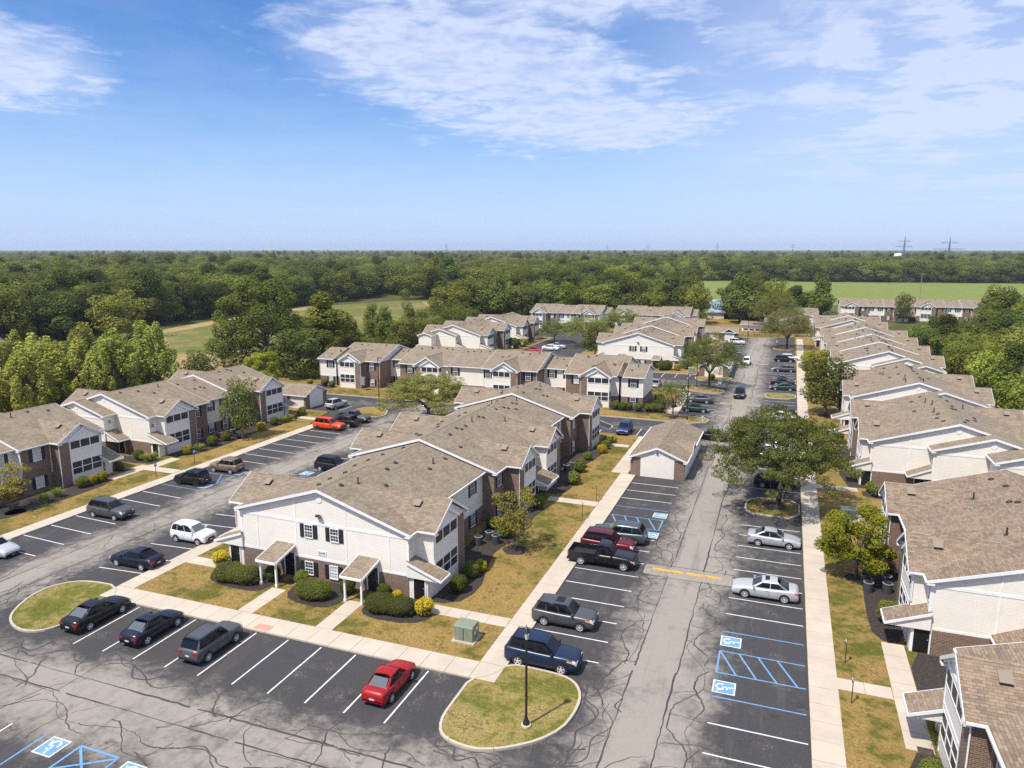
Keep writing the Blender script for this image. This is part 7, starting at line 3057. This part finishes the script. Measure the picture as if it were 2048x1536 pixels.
def ac_mesh():
    m = MB()
    m.lathe([(.38, 0), (.38, .72), (.36, .76)], 14)
    a = m.mesh('casing', 'metal_dark', uv=False)
    m = MB()
    m.lathe([(.34, .765), (.34, .79), (.10, .80)], 14)
    b = m.mesh('fan_guard', 'vent_black', uv=False)
    m = MB()
    for k in range(14):
        a0, a1 = 2 * pi * k / 14, 2 * pi * (k + 1) / 14
        m.poly([(.40 * cos(a0), .40 * sin(a0), .795), (.40 * cos(a1), .40 * sin(a1), .795), (.31 * cos(a1), .31 * sin(a1), .815), (.31 * cos(a0), .31 * sin(a0), .815)])
    c = m.mesh('rim', 'metal_grey', uv=False)
    return a, b, c


ACM = ac_mesh()


def ac(label, x, y):
    r = empty('air_conditioner', (x, y, Z0))
    tag(r, label, 'air conditioner', None)
    for nm, me in zip(('casing', 'fan_guard', 'rim'), ACM):
        link(nm, me, r)


for x, y, lb in ((-25.1, 58.4, 'leftmost round air conditioner beside the sparse young tree'), (-24.6, 59.8, 'rear round air conditioner beside the sparse young tree'), (-23.7, 59.2, 'rightmost round air conditioner beside the sparse young tree'),
                 (7.7, 60.6, 'front round air conditioner under the yellow-green tree'), (7.6, 62.0, 'second round air conditioner under the yellow-green tree'), (9.1, 60.9, 'round air conditioner against the brown brick wall'), (9.2, 62.4, 'rear round air conditioner against the brown brick wall'),
                 (-75.2, 81.0, 'left air conditioner behind the pear tree'), (-74.6, 82.0, 'middle air conditioner behind the pear tree'), (-74.9, 83.2, 'right air conditioner behind the pear tree'),
                 (-71.8, 123.4, 'left air conditioner at the cross-block recess'), (-70.6, 123.5, 'right air conditioner at the cross-block recess'),
                 (-23.4, 84.4, 'air conditioner at the far recess of the numbered block'), (-23.8, 83.0, 'second air conditioner at the far recess of the numbered block')):
    ac(lb, x, y)

# electric meter cabinet on the cross block
r = empty('meter_cabinet', (-75.3, 119.2, Z0))
tag(r, 'grey electric meter cabinet on the brick of the cross block', 'utility box')
MB().box(-.5, .5, 0, .35, 1.0, 2.6).build('cabinet', 'metal_grey', r, uv=False)
MB().tube((-.3, .15, 0), (-.3, .15, 1.0), .06, n=6).build('conduit', 'metal_grey', r, uv=False)

# black bin by a left door
r = empty('wheelie_bin', (-72.6, 94.9, Z0))
tag(r, 'small black bin beside the third left door', 'bin')
MB().lathe([(.22, 0), (.27, .7)], 10).build('body', 'plastic', r, uv=False)
MB().lathe([(.29, .7), (.28, .76), (.1, .82)], 10).build('lid', 'plastic', r, uv=False)

# door mats
for x, y, lb in ((8.75, 40.9, 'brown door mat at the nearest right entry'), (-36.5, 46.0, 'dark round mat under the left hood')):
    tag(MB().box(x - .4, x + .4, y - .3, y + .3, Z0 + .004, Z0 + .02).build('door_mat', 'bark_dark', uv=False), lb, 'door mat')


# wooden rail fence at the end of the drive
r = empty('rail_fence', (0, 0, 0))
tag(r, 'low dark rail fence at the end of the drive', 'fence')
P0, P1 = Vector((-16.5, 236.0, .1)), Vector((-3.5, 243.0, .1))
for i in range(9):
    p = P0.lerp(P1, i / 8)
    MB().box(p.x - .06, p.x + .06, p.y - .06, p.y + .06, .0, 1.2).build('fence_post', 'bark_dark', r, uv=False)
for z in (.5, 1.05):
    MB().tube((P0.x, P0.y, z), (P1.x, P1.y, z), .045, n=5).build('fence_rail', 'bark_dark', r, uv=False)


# ---- utility poles and their wires
def utility_pole(label, x, y, h=11.5):
    r = empty('utility_pole', (x, y, -.1))
    tag(r, label, 'utility pole')
    MB().lathe([(.19, 0), (.13, h)], 8).build('pole', 'wood_pole', r, uv=False)
    MB().box(-1.2, 1.2, -.06, .06, h - .7, h - .55).build('crossarm', 'wood_pole', r, uv=False)
    m = MB()
    for k in (-1.05, -.4, .4, 1.05):
        m.lathe([(.05, h - .55), (.07, h - .45), (.04, h - .33)], 6, k)
    m.build('insulator', 'metal_grey', r, uv=False)
    return (x, y, h)


PO = [utility_pole('utility pole left of the far central clump of trees', -205, 480, 12), utility_pole('utility pole by the far wood', -96, 470, 12), utility_pole('utility pole above the locust at the drive end', 19, 428, 12.5), utility_pole('thick leaning-looking utility pole before the green field', 69, 452, 14.5), utility_pole('utility pole far right beyond the field', 150, 470, 13), utility_pole('utility pole at the right picture edge beyond the field', 250, 500, 13)]
w = MB()
for a, b in zip(PO[:-1], PO[1:]):
    for k in (-1.0, 0.0, 1.0):
        pr = None
        for i in range(13):
            t = i / 12
            p = Vector((lerp(a[0], b[0], t) + k, lerp(a[1], b[1], t), lerp(a[2], b[2], t) - .4 - 2.0 * 4 * t * (1 - t)))
            if pr is not None:
                w.tube(pr, p, .035, n=3, caps=False)
            pr = p
o = w.build('power_line', 'metal_dark', uv=False)
tag(o, 'sagging power lines between the utility poles along the fields', 'power line')


def pylon(label, x, y, h, arms):
    r = empty('pylon', (x, y, -1), R(10))
    tag(r, label, 'pylon')
    m = MB()
    bw, tw = h * .085, h * .018
    lv = 8
    for s in (-1, 1):
        for q in (-1, 1):
            m.tube((s * bw, q * bw, 0), (s * tw, q * tw, h * .62), h * .0075, n=4)
            m.tube((s * tw, q * tw, h * .62), (0, 0, h), h * .0070, n=4)
    for i in range(lv):
        z0, z1 = h * .62 * i / lv, h * .62 * (i + 1) / lv
        w0, w1 = lerp(bw, tw, i / lv), lerp(bw, tw, (i + 1) / lv)
        for q in (-1, 1):
            m.tube((-w0, q * w0, z0), (w1, q * w1, z1), h * .0042, n=3)
            m.tube((w0, q * w0, z0), (-w1, q * w1, z1), h * .0042, n=3)
    m.build('lattice', 'steel_far', r, uv=False)
    for zf, l in arms:
        a = MB()
        z = h * zf
        for s in (-1, 1):
            a.tube((0, 0, z + h * .02), (s * l, 0, z), h * .0060, n=4)
            a.tube((0, 0, z - h * .025), (s * l, 0, z), h * .0060, n=4)
            a.tube((s * l, 0, z), (s * l, 0, z - h * .05), h * .003, n=3)
        a.build('arm', 'steel_far', r, uv=False)


pylon('left lattice pylon on the right horizon', 132, 1010, 43, ((.72, 9), (.86, 6.5)))
pylon('right lattice pylon with a wide lower arm on the right horizon', 180, 1010, 42, ((.66, 17), (.84, 9)))
for x, y, h, lb in ((-390, 2200, 44, 'small pylon left of centre on the horizon'), (-200, 2300, 46, 'small pylon near the centre of the horizon'), (12, 2250, 44, 'small pylon right of centre on the horizon'), (-560, 2400, 42, 'faint mast on the left horizon'), (-1050, 2200, 46, 'faint mast on the far left horizon')):
    pylon(lb, x, y, h, ((.72, 8), (.86, 6)))
# storage tank dome on the horizon
r = empty('storage_tank', (187, 1500, 0))
tag(r, 'pale domed tank roof on the right horizon', 'tank')
MB().lathe([(8, 0), (8, 17)], 24).build('shell', 'house_white', r, smooth=True, uv=False)
MB().lathe([(8.1, 17), (6, 18.4), (3, 19.2), (.5, 19.5)], 24).build('dome', 'house_white', r, smooth=True, uv=False)

# ================================================================== AIR
def haze():
    m = MB()
    m.box(-4200, 3000, -60, 5600, -1.5, 62)
    mat = bpy.data.materials.new('haze')
    mat.use_nodes = True
    nt = mat.node_tree
    nt.nodes.clear()
    out = nt.nodes.new('ShaderNodeOutputMaterial')
    v = nt.nodes.new('ShaderNodeVolumePrincipled')
    v.inputs['Color'].default_value = (0.80, 0.88, 1.0, 1)
    v.inputs['Density'].default_value = 0.00011
    v.inputs['Anisotropy'].default_value = 0.2
    nt.links.new(v.outputs[0], out.inputs['Volume'])
    MT['haze'] = mat
    o = m.build('haze', 'haze', uv=False)
    tag(o, kind='stuff')


haze()
print('objects', len(bpy.data.objects))
